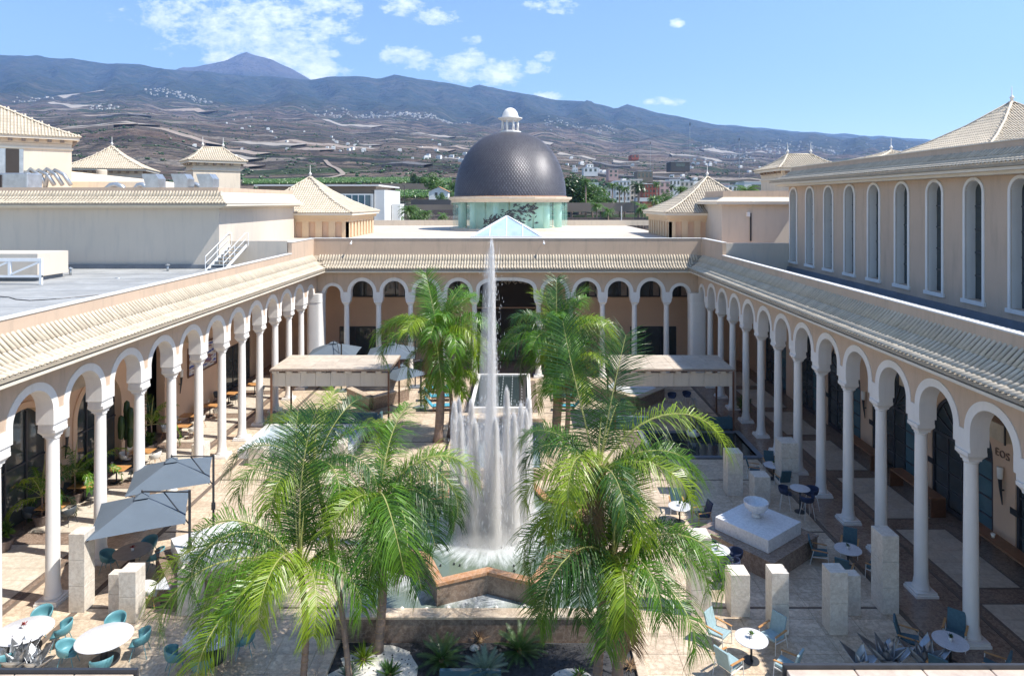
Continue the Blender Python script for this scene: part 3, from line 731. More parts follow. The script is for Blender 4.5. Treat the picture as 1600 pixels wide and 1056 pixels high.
def gallery_door(root, c, a, b, zs, mat, lit, grid=4):
    """arched glazed door in a gallery wall (local x along, +y to the court): frame, panes, fan bars"""
    fr = arch_ring(c, a-.14, b-.14, .13, zs, -.16, -.04, 2.0, 20, zb=.02)
    fr.box(c-a+.14, c+a-.14, -.15, -.05, zs-.07, zs+.07); fr.box(c-a+.14, c+a-.14, -.15, -.05, .02, .22)
    o = fr.obj('arched_door_frame', mat, root)
    bars = MB(); wd = 2*(a-.14)/grid; H = (zs-.3)
    for i in range(1, grid): bars.box(c-a+.14+i*wd-.05, c-a+.14+i*wd+.05, -.14, -.06, .22, zs-.07)
    for j in range(1, 4): 
        z = .22+(zs-.29)*j/4; bars.box(c-a+.14, c+a-.14, -.135, -.065, z-.03, z+.03)
    for k in range(1, 8):
        th = PI*k/8; bars.bar((c, -.10, zs), (c+(a-.15)*math.cos(th), -.10, zs+(b-.15)*math.sin(th)), .07, .07, up=(0,1,0))
    bars.obj('glazing_bars', mat, o)
    for i in range(grid):
        for j in range(4):
            z0 = .22+(zs-.29)*j/4; q = MB(); q.box(c-a+.14+i*wd+.05, c-a+.14+(i+1)*wd-.05, -.115, -.10, z0+.03, z0+(zs-.29)/4-.03)
            q.obj('pane', lit if (i in (0,)) else 'glassdark', o)
    P = arch_pts(c, a-.15, b-.15, zs+.07, 2.0, 16)
    q = MB(); q.add([(x, -.11, z) for x, z in P], [tuple(range(len(P)))[::-1]]); q.obj('fanlight_pane', 'glassdark', o)
    return o
# right gallery wall
rg = thing('gallery_wall', 'inner wall of the right gallery with tall arched dark doors', 'wall', (19.3, 0, 0), PI/2)
DC = [23.5+5.2*k for k in range(-2, 6)]
wl = MB(); arch_wall(wl, 5, 57.9, 0, 8.3, -.5, 0, [(c, 2.0, 2.0, 0.0, 3.35) for c in DC]); wl.obj('plaster_wall', 'tan_in', rg)
for c in DC: gallery_door(rg, c, 2.0, 2.0, 3.35, 'doorframe', 'glassteal')
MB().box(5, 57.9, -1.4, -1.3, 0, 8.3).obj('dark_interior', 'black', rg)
# left gallery wall
lg = thing('gallery_wall', 'inner wall of the left gallery with glazed arches and sliding doors', 'wall', (-21.5, 0, 0), -PI/2)
LD_ = [-(28.2+5.2*k) for k in range(-3, 2)]
ops = [(c, 1.75, 1.75, 0.0, 3.3) for c in LD_] + [(-38.6, .95, .05, 0, 5.6, 6), (-49.9, 2.3, .05, 0, 3.2, 6)]
wl = MB(); arch_wall(wl, -57.9, -5, 0, 8.3, -.5, 0, ops, seg=16); wl.obj('plaster_wall', 'tan_in', lg)
for c in LD_:
    arch_ring(c, 1.75, 1.75, .28, 3.3, .0, .07, 2.0, 22, zb=0.0).obj('arch_surround', 'tan_in', lg)
    P = [(c-1.75, .02)]+arch_pts(c, 1.75, 1.75, 3.3, 2.0, 18)+[(c+1.75, .02)]
    MB().add([(x, -.3, z) for x, z in P], [tuple(range(len(P)))[::-1]]).obj('pane', 'glassdark', lg)
    fr = MB(); 
    for dx in (-.6, .6): fr.box(c+dx-.04, c+dx+.04, -.29, -.22, .02, 4.8)
    fr.box(c-1.74, c+1.74, -.29, -.23, 2.5, 2.58); fr.obj('glazing_bars', 'doorframe', lg)
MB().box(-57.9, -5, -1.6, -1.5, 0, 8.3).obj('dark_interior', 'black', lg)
def slider(root, x0, x1, z1, n, name='sliding_door'):
    fr = MB(); w_ = (x1-x0)/n
    fr.box(x0, x1, -.16, -.06, z1-.09, z1); fr.box(x0, x1, -.16, -.06, 0.02, .1)
    for i in range(n+1): fr.box(x0+i*w_-.045, x0+i*w_+.045, -.155, -.065, .1, z1-.09)
    o = fr.obj(name, 'doorframe', root)
    for i in range(n):
        MB().box(x0+i*w_+.045, x0+(i+1)*w_-.045, -.115, -.10, .1, z1-.09).obj('pane', 'glassdark', o)
        cu = MB(); k = 10
        for q in range(k):
            xa = x0+i*w_+.06+(w_*.55)*q/k; xb = xa+(w_*.55)/k*.6; cu.box(xa, xb, -.30, -.26-.03*(q%2), .1, z1-.1)
        cu.obj('curtain', 'curtain', o)
slider(lg, -52.1, -47.7, 3.2, 3)
# far gallery wall
fg = thing('gallery_wall', 'inner wall of the far gallery with curtained doors and a dark central opening', 'wall', (0, 57.8, 0), PI)
ops = [(1.1, 2.9, .05, 1.55, 7.6, 8)]
for c, a_ in ((-11.75, 2.05), (13.9, 2.1)): ops.append((c, a_, .04, 0, 2.95, 8))
ups = []
for X_ in (-13.9, -11.1, -8.4, -5.6, 5.8, 8.65, 11.5, 14.0): ups.append((-X_, 1.14, .95, 5.55, 6.9, 2.6))
wl = MB(); arch_wall(wl, -19.3, 21.5, 0, 4.6, -.5, 0, [(1.1, 2.9, .02, 1.55, 4.55, 8)]+[o for o in ops if o[0] != 1.1]); wl.obj('plaster_wall', 'tan_in', fg)
wl = MB(); arch_wall(wl, -19.3, 21.5, 4.602, 8.3, -.5, 0, [(1.1, 2.9, .3, 4.61, 7.6, 8)]+ups); wl.obj('upper_plaster_wall', 'tan_in', fg)
for (c, a, b, zb, zs, n) in ups:
    P = [(c-a, zb)]+arch_pts(c, a, b, zs, n, 16)+[(c+a, zb)]
    w1 = MB().add([(x, -.3, z) for x, z in P], [tuple(range(len(P)))[::-1]]).obj('upper_window', 'glassdark', fg)
    MB().box(c-.04, c+.04, -.29, -.2, zb, zs+b-.1).box(c-a+.28, c-a+.33, -.29, -.24, zb, zs+.3).obj('mullion', 'doorframe', w1)
    MB().box(c-a, c+a, -.29, -.2, zb, zb+.1).obj('sill', 'doorframe', w1)
    MB().box(c-a+.35, c-a+.85, -.285, -.25, zb+.1, zs+.3).obj('curtain', 'curtain', w1)
slider(fg, -13.78, -9.72, 2.99, 3); slider(fg, 11.82, 15.98, 2.99, 3)
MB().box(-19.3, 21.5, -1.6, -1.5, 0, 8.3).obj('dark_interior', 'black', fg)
# hanging chandelier and rock wall in the central opening
rk = MB(); r2 = random.Random(3)
for i in range(150):
    x = r2.uniform(-2.9, 2.9); z = r2.uniform(.1, 1.45); rk.ico((x, 0, z), r2.uniform(.16, .3), (1.2,.7,.8), .25, r2)
o = rk.obj('rock_wall', 'basalt', None, loc=(-1.1, 57.2, 0)); tag(o, 'low dark rock wall under the central opening of the far gallery', 'rock wall')
ch = thing('chandelier', 'dark leafy chandelier with pale petals in the central opening', 'chandelier', (-.4, 58.6, 6.9))
cb = MB(); r2 = random.Random(8)
for i in range(60):
    a = r2.uniform(0, 6.28); r_ = r2.uniform(.2, 1.7); cb.tbox(Matrix.Translation((r_*math.cos(a), .5*r_*math.sin(a), r2.uniform(-.2,.3))) @ Matrix.Rotation(r2.uniform(-1,1), 4, 'Y') @ Matrix.Rotation(a, 4, 'Z'), .18, .06, .01)
cb.obj('petals', 'lampglass', ch); MB().tube([(0,0,0),(0,0,1.3)], .03, 6).obj('stem', 'metal', ch)

# ------------------------------------------------------------------ tall windowed hall on the right
hall = thing('windowed_hall', 'tall shaded tan hall with a row of narrow white-framed arched windows', 'building', (19.3, 0, 0), PI/2)
YW = [46.2-2.625*k for k in range(13)]
wl = MB(); arch_wall(wl, 2, 47.0, 9.0, 15.40, -.6, 0, [(y, .52, .52, 9.80, 14.38) for y in YW], seg=14); wl.obj('wall', 'tan', hall)
me = arch_ring(0, .52, .52, .135, 14.38, -.02, .05, 2.0, 18, zb=9.80).mesh('window_surround'); me.materials.append(M['white'])
sl = MB(); sl.box(-.73, .73, -.1, .10, 9.63, 9.798); sl_me = sl.mesh('sill'); sl_me.materials.append(M['white'])
jm = arch_ring(0, .505, .505, .012, 14.38, -.415, -.022, 2.0, 18, zb=9.80).mesh('reveal'); jm.materials.append(M['white'])
gm = MB(); P = [(-.51, 9.80)]+arch_pts(0, .51, .51, 14.38, 2.0, 14)+[(.51, 9.80)]; gm.add([(x, -.42, z) for x, z in P], [tuple(range(len(P)))[::-1]]); gme = gm.mesh('pane'); gme.materials.append(M['glassdark'])
bm = MB()
for z in (10.8, 11.8, 12.8, 13.8): bm.box(-.5, .5, -.415, -.38, z-.03, z+.03)
bme = bm.mesh('glazing_bars'); bme.materials.append(M['doorframe'])
for y in YW:
    w1 = inst('window_surround', me, hall, loc=(y, 0, 0)); inst('sill', sl_me, w1); inst('reveal', jm, w1); inst('pane', gme, w1); inst('glazing_bars', bme, w1)
MB().box(2, 47.0, -22, -.605, 9.0, 15.35).obj('hall_body', 'tan', hall)
HR = [(-.25, 16.10), (.05, 15.83), (.34, 15.66), (.66, 15.54), (.98, 15.46)]
tile_roof(hall, HR, lambda y: 2, lambda y: 47.2+.8*(y+.25), lambda x, y: x)
f = MB(); f.box(2, 47.9, .004, .90, 15.20, 15.33); f.box(2, 47.6, .004, .65, 15.06, 15.198); f.obj('fascia', 'fascia', hall)
MB().box(2, 47.2, -.7, -.255, 15.35, 16.42).obj('parapet', 'tan', hall); MB().box(2, 47.24, -.74, -.22, 16.422, 16.47).obj('coping', 'fascia', hall)

# ------------------------------------------------------------------ right rear block and low wall
rb_ = thing('rear_block', 'cream rear block with blank wall beside the tall hall', 'building', (0, 0, 0))
MB().box(17.35, 26.0, 56.3, 62, 9.4, 13.75).obj('wall', 'pale', rb_)
MB().box(16.75, 24.0, 55.7, 62.2, 13.752, 13.98).obj('fascia', 'fascia', rb_); MB().box(17.5, 24.0, 56.5, 62, 14.3, 14.92).obj('parapet', 'tan', rb_)
MB().add([(16.7,55.65,14.0),(24,55.65,14.0),(24,56.6,14.42),(17.6,56.6,14.42),(16.7,62.2,14.0),(17.6,62.2,14.42)], [(0,1,2,3),(0,3,5,4)]).obj('roof', 'tile', rb_)
MB().box(19.75, 19.87, 56.2, 56.29, 10.6, 13.0).obj('downpipe', 'metal', rb_); MB().box(19.45, 19.7, 56.05, 56.29, 12.7, 13.1).obj('wall_lamp', 'whitemetal', rb_)
lw = tag(MB().box(14.8, 20.5, 47.01, 47.3, 8.4, 11.0).obj('terrace_wall', 'pale'), 'short bluish shaded wall closing the right roof terrace', 'wall')
lw2 = tag(MB().box(-21.0, -16.9, 47.4, 47.7, 9.34, 11.15).obj('terrace_wall', 'pale'), 'short grey wall beside the white roof stair', 'wall')

# ------------------------------------------------------------------ left block
lb = thing('rear_block', 'large blank grey-shaded block with tiled cornice behind the left roof terrace', 'building', (0, 0, 0))
MB().box(-60, -21.0, 45.6, 60.7, 9.34, 13.80).obj('wall', 'pale', lb)
lbr = thing('tiled_cornice', 'cream barrel tiled cornice along the top of the grey blank wall', 'cornice', (0, 45.6, 0), PI)
LR = [(-.1, 14.66), (.12, 14.34), (.38, 14.10), (.64, 13.95), (.88, 13.86)]
tile_roof(lbr, LR, lambda y: 21.1-.95*(y+.1)-.12, lambda y: 60, lambda x, y: x, limit=300)
# side slope facing the sun
s = MB()
for (y0, z0), (y1, z1) in zip(LR, LR[1:]):
    s.add([(-21.0+y0, 45.6-y0, z0), (-21.0+y1, 45.6-y1, z1), (-21.0+y1, 60.7, z1), (-21.0+y0, 60.7, z0)], [(0,1,2,3)])
s.obj('side_slope', 'tile', lb)
MB().box(-60, -20.15, 44.75, 60.7, 13.68, 13.83).obj('fascia', 'fascia', lb); MB().box(-60, -20.4, 45.0, 60.7, 13.56, 13.678).obj('bed_mould', 'fascia', lb)
MB().box(-60, -21.12, 45.72, 60.7, 13.832, 14.98).obj('parapet', 'tan', lb)
for i in range(16): MB().box(-60, -16.95, 3+i*2.6, 3.09+i*2.6, 9.341, 9.356).obj('seam', 'seam', rf)
# white stair
stt = thing('roof_stair', 'white metal stair with tube rails at the end of the grey wall', 'stair')
n = 7
for i in range(n):
    y = 43.6+i*.5; z = 9.34+(i+1)*.2
    MB().box(-20.85, -19.75, y, y+.45, z-.05, z).obj('tread', 'steel', stt)
for x in (-20.9, -19.7):
    MB().bar((x, 43.5, 9.4), (x, 47.1, 10.85), .06, .18).obj('stringer', 'whitemetal', stt)
    r = MB(); r.tube([(x, 43.4, 9.36), (x, 43.4, 10.35), (x, 46.9, 11.75), (x, 47.35, 11.75), (x, 47.35, 10.8)], .025, 6); r.tube([(x, 43.4, 9.9), (x, 46.9, 11.3)], .02, 6)
    r.tube([(x, 45.1, 10.0), (x, 45.1, 11.05)], .02, 6); r.obj('handrail', 'whitemetal', stt)
# white truss cover on the roof
tr = thing('roof_truss', 'white steel truss frame around a white unit on the left roof', 'truss')
for (ya) in (36.6,):
    q = MB(); xa, xb = -34.0, -26.8
    q.box(xa, xb, ya, ya+.14, 10.64, 10.82); q.box(xa, xb, ya+.002, ya+.12, 9.75, 9.87)
    q.obj('rails', 'whitemetal', tr)
    for k in range(5):
        x = xb-.07-k*1.75; MB().box(x-.07, x+.07, ya+.004, ya+.13, 9.345 if k == 0 else 9.87, 10.66).obj('post', 'whitemetal', tr)
        if k < 4: MB().bar((x-.1, ya+.06, 10.60), (x-1.7, ya+.06, 9.92), .10, .10).obj('diagonal', 'whitemetal', tr)
MB().box(-36.5, -28.2, 38.2, 40.8, 9.6, 10.95).obj('cover_box', 'pale', tr); MB().box(-36.3, -28.4, 38.4, 40.6, 9.345, 9.598).obj('foot', 'skirt', tr)

# small fittings on the left roof
for (px, Y, lab) in ((110, 41.5, 'small capped vent pipe in the middle of the left roof'), (262, 43.8, 'small capped vent pipe near the foot of the grey wall')):
    t = thing('vent_pipe', lab, 'vent pipe', (xx(px, Y), Y, 9.342), 0, 'small vents on the left roof'); MB().lathe([(.07,0),(.07,.38)], 10).obj('pipe', 'steel', t, smooth=True); MB().lathe([(.15,.38),(.15,.42),(.02,.50)], 12).obj('cap', 'steel', t)
cb = MB().tube([(-27.5+.9*k, 30.5+1.1*math.sin(k*.9)+.25*k, 9.365) for k in range(12)], .022, 5).obj('loose_cable', 'metal'); tag(cb, 'thin dark cable snaking over the left roof', 'cable')
cb = MB().tube([(-17.2, 14+2.6*k, 9.40) for k in range(13)], .03, 6).obj('conduit', 'steel'); tag(cb, 'thin conduit running along the inside of the left parapet', 'conduit')
for (x, y) in ((-20.5, 36.2), (-24.5, 39.8)):
    t = thing('roof_drain', 'round roof drain with dark grate %s' % ('closer to the parapet' if x > -22 else 'farther from the parapet'), 'drain', (x, y, 9.342), 0, 'drains in the left roof'); MB().lathe([(.2,0),(.19,.015)], 16).obj('rim', 'steel', t); MB().lathe([(.14,.016),(.13,.022)], 16).obj('grate', 'skirt', t)
# ================================================================== DOME, SKYLIGHT, PAVILIONS
DX, DY = -1.25, 81.0
dome = thing('domed_pavilion', 'dark scaly dome with white lantern on a green glass drum', 'dome', (DX, DY, 10.6))
def dome_mat():
    m, t, b = base_mat('dome_scales')
    tc = t.new('ShaderNodeTexCoord'); sp = t.new('ShaderNodeSeparateXYZ'); t.put(sp.inputs[0], tc.outputs['Object'])
    n = t.noise(tc.outputs['Object'], .6, 5, .6)
    g = t.new('ShaderNodeNewGeometry'); rr_ = g.outputs['Random Per Island']
    t.l.new(t.mix(t.math('MULTIPLY', rr_, .4), t.mix(n, (.070, .068, .080), (.105, .10, .112)), (.17, .165, .18)), b.inputs['Base Color'])
    b.inputs['Roughness'].default_value = .42; b.inputs['Metallic'].default_value = .2; b.inputs['Specular IOR Level'].default_value = .6
    return m
M['dome'] = dome_mat()
def dome_prof():
    out = []; H = 8.0; R = 6.82
    for i in range(33):
        t = i/32; z = H*math.sin(t*PI/2)**1.0; r = R*(math.cos(t*PI/2)**.86); out.append((r, z))
    return out
DP = dome_prof()
MB().lathe([(r*.985, 4.0+z) for r, z in DP[:-1]]+[(.05, 12.0)], 64).obj('dome_shell', 'dome', dome, smooth=True)
# overlapping scales: real plates in staggered courses
sc_mb = MB(); 
def dome_at(s):
    t = s*(len(DP)-1); i = min(int(t), len(DP)-2); f = t-i
    return (DP[i][0]*(1-f)+DP[i+1][0]*f, DP[i][1]*(1-f)+DP[i+1][1]*f)
NC = 42
for j in range(NC):
    s0 = j/NC*.90; s1 = (j+1.55)/NC*.90
    r0, z0 = dome_at(s0); r1, z1 = dome_at(min(.97, s1)); n = 118 if j < 22 else (88 if j < 33 else 56)
    for k in range(n):
        a = 2*PI*(k+.5*(j % 2))/n; h = 2*PI/n*.5
        if math.sin(a) > .35: continue       # far side keeps the plain shell
        rm, zm = (r0*.55+r1*.45), (z0*.55+z1*.45)
        def P(r, z, aa, off): return ((r+off)*math.cos(aa), (r+off)*math.sin(aa), 4.0+z)
        sc_mb.add([P(r0, z0-.03, a, .13), P(rm, zm-.03, a+h*.92, .05), P(r1, z1, a, .012), P(rm, zm-.03, a-h*.92, .05)], [(0,1,2,3)])
sc_mb.obj('scales', 'dome', dome, kind='stuff')
MB().lathe([(6.9,3.9),(7.0,3.9),(7.0,4.05),(6.86,4.07)], 64).obj('dome_kerb', 'rim', dome, smooth=True, autosmooth=30)
MB().lathe([(7.1,3.30),(7.25,3.32),(7.3,3.50),(7.62,3.72),(7.66,3.93),(7.0,3.96)], 16).obj('cornice', 'cream', dome)
MB().lathe([(7.45,0),(7.45,.22),(7.1,.24)], 32).obj('drum_kerb', 'cream', dome)
def green_glass():
    m, t, b = base_mat('green_curved_glass')
    b.inputs['Base Color'].default_value = (.40, .78, .68, 1); b.inputs['Roughness'].default_value = .04
    b.inputs['Alpha'].default_value = .26; b.inputs['Specular IOR Level'].default_value = 1.0
    return m
M['greenglass'] = green_glass(); M['greenin'] = mk('pale_green_screen', (.52, .74, .66), .7, .1, .3); M['greencol'] = mk('baked_green_light_column', (.50, .72, .64), .6, .08, .3)  # green light inside the drum is put into the screen and column colours
for k in range(16):      # curved panes of the drum
    a0 = 2*PI*k/16+.012; a1 = 2*PI*(k+1)/16-.012; q = MB(); R = 7.08
    P = [(R*math.cos(a0+(a1-a0)*i/4), R*math.sin(a0+(a1-a0)*i/4)) for i in range(5)]; Q = [(x*.994, y*.994) for x, y in P]
    for i in range(4): q.add([(*P[i],.24),(*P[i+1],.24),(*P[i+1],3.3),(*P[i],3.3)], [(0,1,2,3)])
    q.obj('drum_pane', 'greenglass', dome, smooth=True)
for k in range(12):
    a = 2*PI*(k+.5)/12; MB().lathe([(.38,.24),(.38,3.3)], 14, (6.1*math.cos(a), 6.1*math.sin(a), 0)).obj('drum_column', 'greencol', dome, smooth=True)
MB().lathe([(4.6,.24),(4.6,3.3)], 32).obj('inner_screen', 'greenin', dome, smooth=True)
# leafy silhouette on the front screen
lv = MB(); r2 = random.Random(14)
for i in range(230):
    u_ = r2.random(); a = -PI/2+(-.40+u_*.85)+r2.gauss(0,.03); z = .9+u_*1.7+r2.gauss(0,.6)*(.4+u_*.7)
    if z > 3.2 or z < .3: continue
    c = Vector((7.13*math.cos(a), 7.13*math.sin(a), z)); 
    m_ = Matrix.Translation(c) @ Matrix.Rotation(a+PI/2, 4, 'Z') @ Matrix.Rotation(r2.uniform(-.9,1.2), 4, 'Y')
    L = r2.uniform(.14, .36); lv.add([m_ @ Vector(p) for p in ((-L,0,0),(0,0,-L*.3),(L,0,0),(0,0,L*.3))], [(0,1,2,3)])
lv.obj('leaf_pattern', 'metal', dome)
lt = MB().lathe([(1.35,11.55),(1.35,12.05),(1.2,12.1)], 10).obj('lantern_base', 'white', dome)
for k in range(8):
    a = 2*PI*(k+.5)/8; MB().lathe([(.14,12.1),(.12,13.35)], 8, (1.02*math.cos(a), 1.02*math.sin(a), 0)).obj('lantern_column', 'white', dome, smooth=True)
MB().lathe([(1.1,13.35),(1.2,13.45),(1.5,13.62),(1.5,13.72),(1.02,13.78),(1.0,14.0),(.86,14.45),(.6,14.78),(.3,14.95),(.02,15.0)], 24).obj('lantern_cap', 'white', dome, smooth=True, autosmooth=35)

sk = thing('pyramid_skylight', 'white framed glass pyramid skylight in front of the dome', 'skylight', (-1.3, 63.0, 10.6))
S = 3.15; H = 2.0
M['skyglass'] = glassy('skylight_glass', (.45, .60, .72), .05, .8)
cs = [(-S,-S),(S,-S),(S,S),(-S,S)]
MB().box(-S-.12, S+.12, -S-.12, -S, .002, .25).box(-S-.12, S+.12, S, S+.12, .002, .25).box(-S-.12, -S, -S, S, .002, .25).box(S, S+.12, -S, S, .002, .25).obj('kerb', 'whitemetal', sk)
for i in range(4):
    a, b = cs[i], cs[(i+1) % 4]
    MB().add([(a[0],a[1],.2),(b[0],b[1],.2),(0,0,H)], [(0,1,2)]).obj('glass_face', 'skyglass', sk)
    MB().bar((a[0],a[1],.22),(0,0,H+.03),.11,.1).obj('hip_bar', 'whitemetal', sk)
    for t in (.26, .5, .74):
        p = (a[0]+(b[0]-a[0])*t, a[1]+(b[1]-a[1])*t, .22); ap = Vector((0,0,H)); 
        k = 1-abs(t-.5)*2; q = Vector((a[0] if t < .5 else b[0], a[1] if t < .5 else b[1], .22)).lerp(ap, k) if t != .5 else ap
        MB().bar(p, tuple(q), .07, .07).obj('rafter', 'whitemetal', sk)

def hip_roof(root, cx, cy, hx, hy, z0, z1, near=True, ridge=0.0, pitch=.235, lift=.02):
    """bell-cast hipped roof with barrel tiles on the faces we can see"""
    prof = [(0.0, z1), (.30, z0+(z1-z0)*.60), (.60, z0+(z1-z0)*.29), (.85, z0+(z1-z0)*.09), (1.0, z0)]
    for (rot, hw, hd, rg_) in ((PI, hx, hy, ridge), (PI/2, hy, hx-ridge, 0), (-PI/2, hy, hx-ridge, 0), (0, hx, hy, ridge)):
        e = bpy.data.objects.new('roof_slope', None); COL.objects.link(e); setpar(e, root); e.rotation_euler = (0,0,rot)
        off = ridge if abs(abs(rot)-PI/2) < .01 else 0
        e.location = (cx, cy, 0) if not off else (cx + (-off if rot > 0 else off), cy, 0)
        # local +y points out of this face
        pr = [(t*hd, z) for t, z in prof]
        lo = lambda y, hw=hw, hd=hd, rg_=rg_: -(rg_+(hw-rg_)*y/hd); hi = lambda y, hw=hw, hd=hd, rg_=rg_: rg_+(hw-rg_)*y/hd
        if rot == 0 :
            mb = MB()
            for (y0, a0), (y1, a1) in zip(pr, pr[1:]): mb.add([(lo(y0),y0,a0),(hi(y0),y0,a0),(hi(y1),y1,a1),(lo(y1),y1,a1)], [(0,1,2,3)])
            mb.obj('back_slope', 'tile', e)
        else: tile_roof2(e, pr, lo, hi, pitch)
    for sx in (-1, 1):
        for sy in (-1, 1):
            pts = [(cx+sx*(ridge+(hx-ridge)*t), cy+sy*hy*t, z+.06) for t, z in prof]; MB().tube(pts, .09, 6).obj('hip_tiles', 'tile', root, smooth=True)
    if ridge: MB().tube([(cx-ridge, cy, z1+.05), (cx+ridge, cy, z1+.05)], .1, 6).obj('ridge_tiles', 'tile', root, smooth=True)
    for sx in ((-1, 1) if ridge else (0,)):
        MB().lathe([(.13,-.1),(.10,.25),(.17,.33),(.10,.45),(.03,.55),(.025,1.0),(.01,1.25)], 8, (cx+sx*ridge, cy, z1)).obj('finial', 'white', root, smooth=True)
def tile_roof2(e, prof, lo, hi, pitch):
    """far roof: pan sheet plus joined barrel tiles (each under ten pixels)"""
    pan = MB(); tl = MB()
    for (y0, z0), (y1, z1) in zip(prof, prof[1:]):
        pan.add([(lo(y0),y0,z0),(hi(y0),y0,z0),(hi(y1),y1,z1),(lo(y1),y1,z1)], [(0,1,2,3)])
        L = math.hypot(y1-y0, z1-z0); ns = max(1, round(L/.45)); ang = math.atan2(z1-z0, y1-y0)
        for q in range(ns):
            ya, za = y0+(y1-y0)*q/ns, z0+(z1-z0)*q/ns; yb = y0+(y1-y0)*(q+1)/ns; zb = z0+(z1-z0)*(q+1)/ns
            x = math.ceil(lo(yb)/pitch)*pitch
            while x < hi(yb):
                r = .082; 
                vs = []
                for (yy, zz_, lf, rr) in ((ya, za, .0, r*.9), (yb, zb, .035, r)):
                    for k in range(4):
                        a = PI*k/3; vs.append((x-math.cos(a)*rr, yy, zz_+math.sin(a)*rr+lf))
                tl.add(vs, [(0,4,5,1),(1,5,6,2),(2,6,7,3),(4,5,6,7)]); x += pitch
    pan.obj('slope_sheet', 'pan', e); tl.obj('barrel_tiles', 'tile', e, kind='stuff')

def pavilion(name, label, cx, cy, h, zb, ze, za, nslit=8, mat='ochre'):
    t = thing(name, label, 'pavilion', (0,0,0), 0, 'tile-roofed pavilions')
    w = MB(); 
    zc = ze-.55
    w.box(cx-h+.25, cx+h-.25, cy-h+.25, cy+h-.25, zb, zc-.3)
    w.obj('core_wall', 'tan_in', t)
    # slit openings between piers on the three visible sides
    n = nslit; sp = 2*h/(n+.5)
    for i in range(n+1):
        x = cx-h+sp*(i+.25); 
        MB().box(x-sp*.25, x+sp*.25, cy-h, cy-h+.25, zb, zc-.3).obj('slit_pier', mat, t)
        for sx in (-1, 1):
            y = cy-h+sp*(i+.25); xa = cx+sx*h; MB().box(xa-.25*sx, xa, y-sp*.25, y+sp*.25, zb, zc-.3).obj('slit_pier', mat, t)
    MB().box(cx-h-.004, cx+h+.004, cy-h-.004, cy+h+.004, zc-.298, zc).obj('wall_head', mat, t)
    MB().box(cx-h-.25, cx+h+.25, cy-h-.25, cy+h+.25, zc+.002, ze-.25).obj('cornice', 'ochre', t)
    MB().box(cx-h-.5, cx+h+.5, cy-h-.5, cy+h+.5, ze-.248, ze-.03).obj('eave', 'fascia', t)
    hip_roof(t, cx, cy, h+.55, h+.55, ze-.02, za)
    return t
pavilion('roof_pavilion', 'left pavilion with pyramid tiled roof and slit windows beside the grey block', -21.3, 66.3, 5.25, 10.62, 12.95, 16.45)
pavilion('roof_pavilion', 'right pavilion with pyramid tiled roof and slit windows beyond the right parapet', 18.85, 65.95, 4.95, 10.62, 12.95, 16.45)

def block_pav(name, label, cx, cy, hx, hy, zb, ze, za, ridge=0, rot=0, grp=None):
    t = thing(name, label, 'pavilion', (cx, cy, 0), math.radians(rot), grp); cx = cy = 0
    MB().box(cx-hx, cx+hx, cy-hy, cy+hy, zb, ze-.62).obj('wall', 'cream', t)
    MB().box(cx-hx-.12, cx+hx+.12, cy-hy-.12, cy+hy+.12, ze-1.1, ze-.95).obj('string_course', 'fascia', t)
    MB().box(cx-hx-.55, cx+hx+.55, cy-hy-.55, cy+hy+.55, ze-.26, ze-.02).obj('eave', 'fascia', t)
    MB().box(cx-hx-.05, cx+hx+.05, cy-hy-.05, cy+hy+.05, ze-.60, ze-.262).obj('frieze', 'cream', t)
    n = int(hx*2/.9)
    for i in range(n): MB().box(cx-hx+.25+i*.9, cx-hx+.55+i*.9, cy-hy-.42, cy-hy-.052, ze-.5, ze-.265).obj('eave_bracket', 'brown', t)
    n = int(hy*2/.9)
    for sx in (-1, 1):
        for i in range(n): MB().box(cx+sx*(hx+.052), cx+sx*(hx+.42), cy-hy+.25+i*.9, cy-hy+.55+i*.9, ze-.5, ze-.265).obj('eave_bracket', 'brown', t)
    hip_roof(t, cx, cy, hx+.65, hy+.65, ze-.02, za, ridge=ridge)
    return t
# big tower far left, turned towards us; its corner stands at the right end
Yc = 58.0; th = math.radians(38); hx_, hy_ = 19.0, 8.0
cxx = xx(112, Yc) + (-hx_*math.cos(th) - hy_*math.sin(th)); cyy = Yc + (-hx_*math.sin(th) + hy_*math.cos(th))
ccx = xx(112, Yc) - hx_*math.cos(th) - hy_*math.sin(th); ccy = Yc - hx_*math.sin(th) + hy_*math.cos(th)
bh = block_pav('corner_tower', 'large cream tower with broad tiled roof at the far left', ccx, ccy, hx_, hy_, 9.6, zz(219, Yc)+.2, zz(219, Yc)+9.3, ridge=5.5, rot=38)
def onface(u0, u1): return (hx_-u0, hx_-u1)
MB().box(hx_-5.6, hx_-3.4, -hy_-.35, -hy_-.02, 12, zz(219,Yc)-1.0).obj('vent_bay', 'steel', bh); MB().box(hx_-4.6, hx_-3.7, -hy_-.4, -hy_-.36, 12, zz(219,Yc)-1.0).obj('dark_slot', 'black', bh)
MB().box(hx_-8.0, hx_-7.2, -hy_-.05, -hy_-.01, 16.6, 17.4).obj('small_window', 'glassdark', bh)
block_pav('low_tower', 'low pavilion with pyramid tiled roof behind a cream round chimney', xx(175, 84), 84, 4.1, 4.1, 10, zz(266,80)+.2, zz(229,84), rot=20)
block_pav('small_tower', 'small pavilion with two white finials on its short ridge', xx(333, 76), 76, 2.5, 1.9, 10, zz(254,74)+.2, zz(235,77)+.2, ridge=1.1, rot=38)
t = thing('chimney', 'cream round-edged chimney in front of the low pavilion roof', 'chimney', (xx(159,72), 72, 12.5)); MB().lathe([(.52,0),(.52,4.9),(.46,5.0)], 20, sx=1).obj('stack', 'cream', t, smooth=True, autosmooth=30)
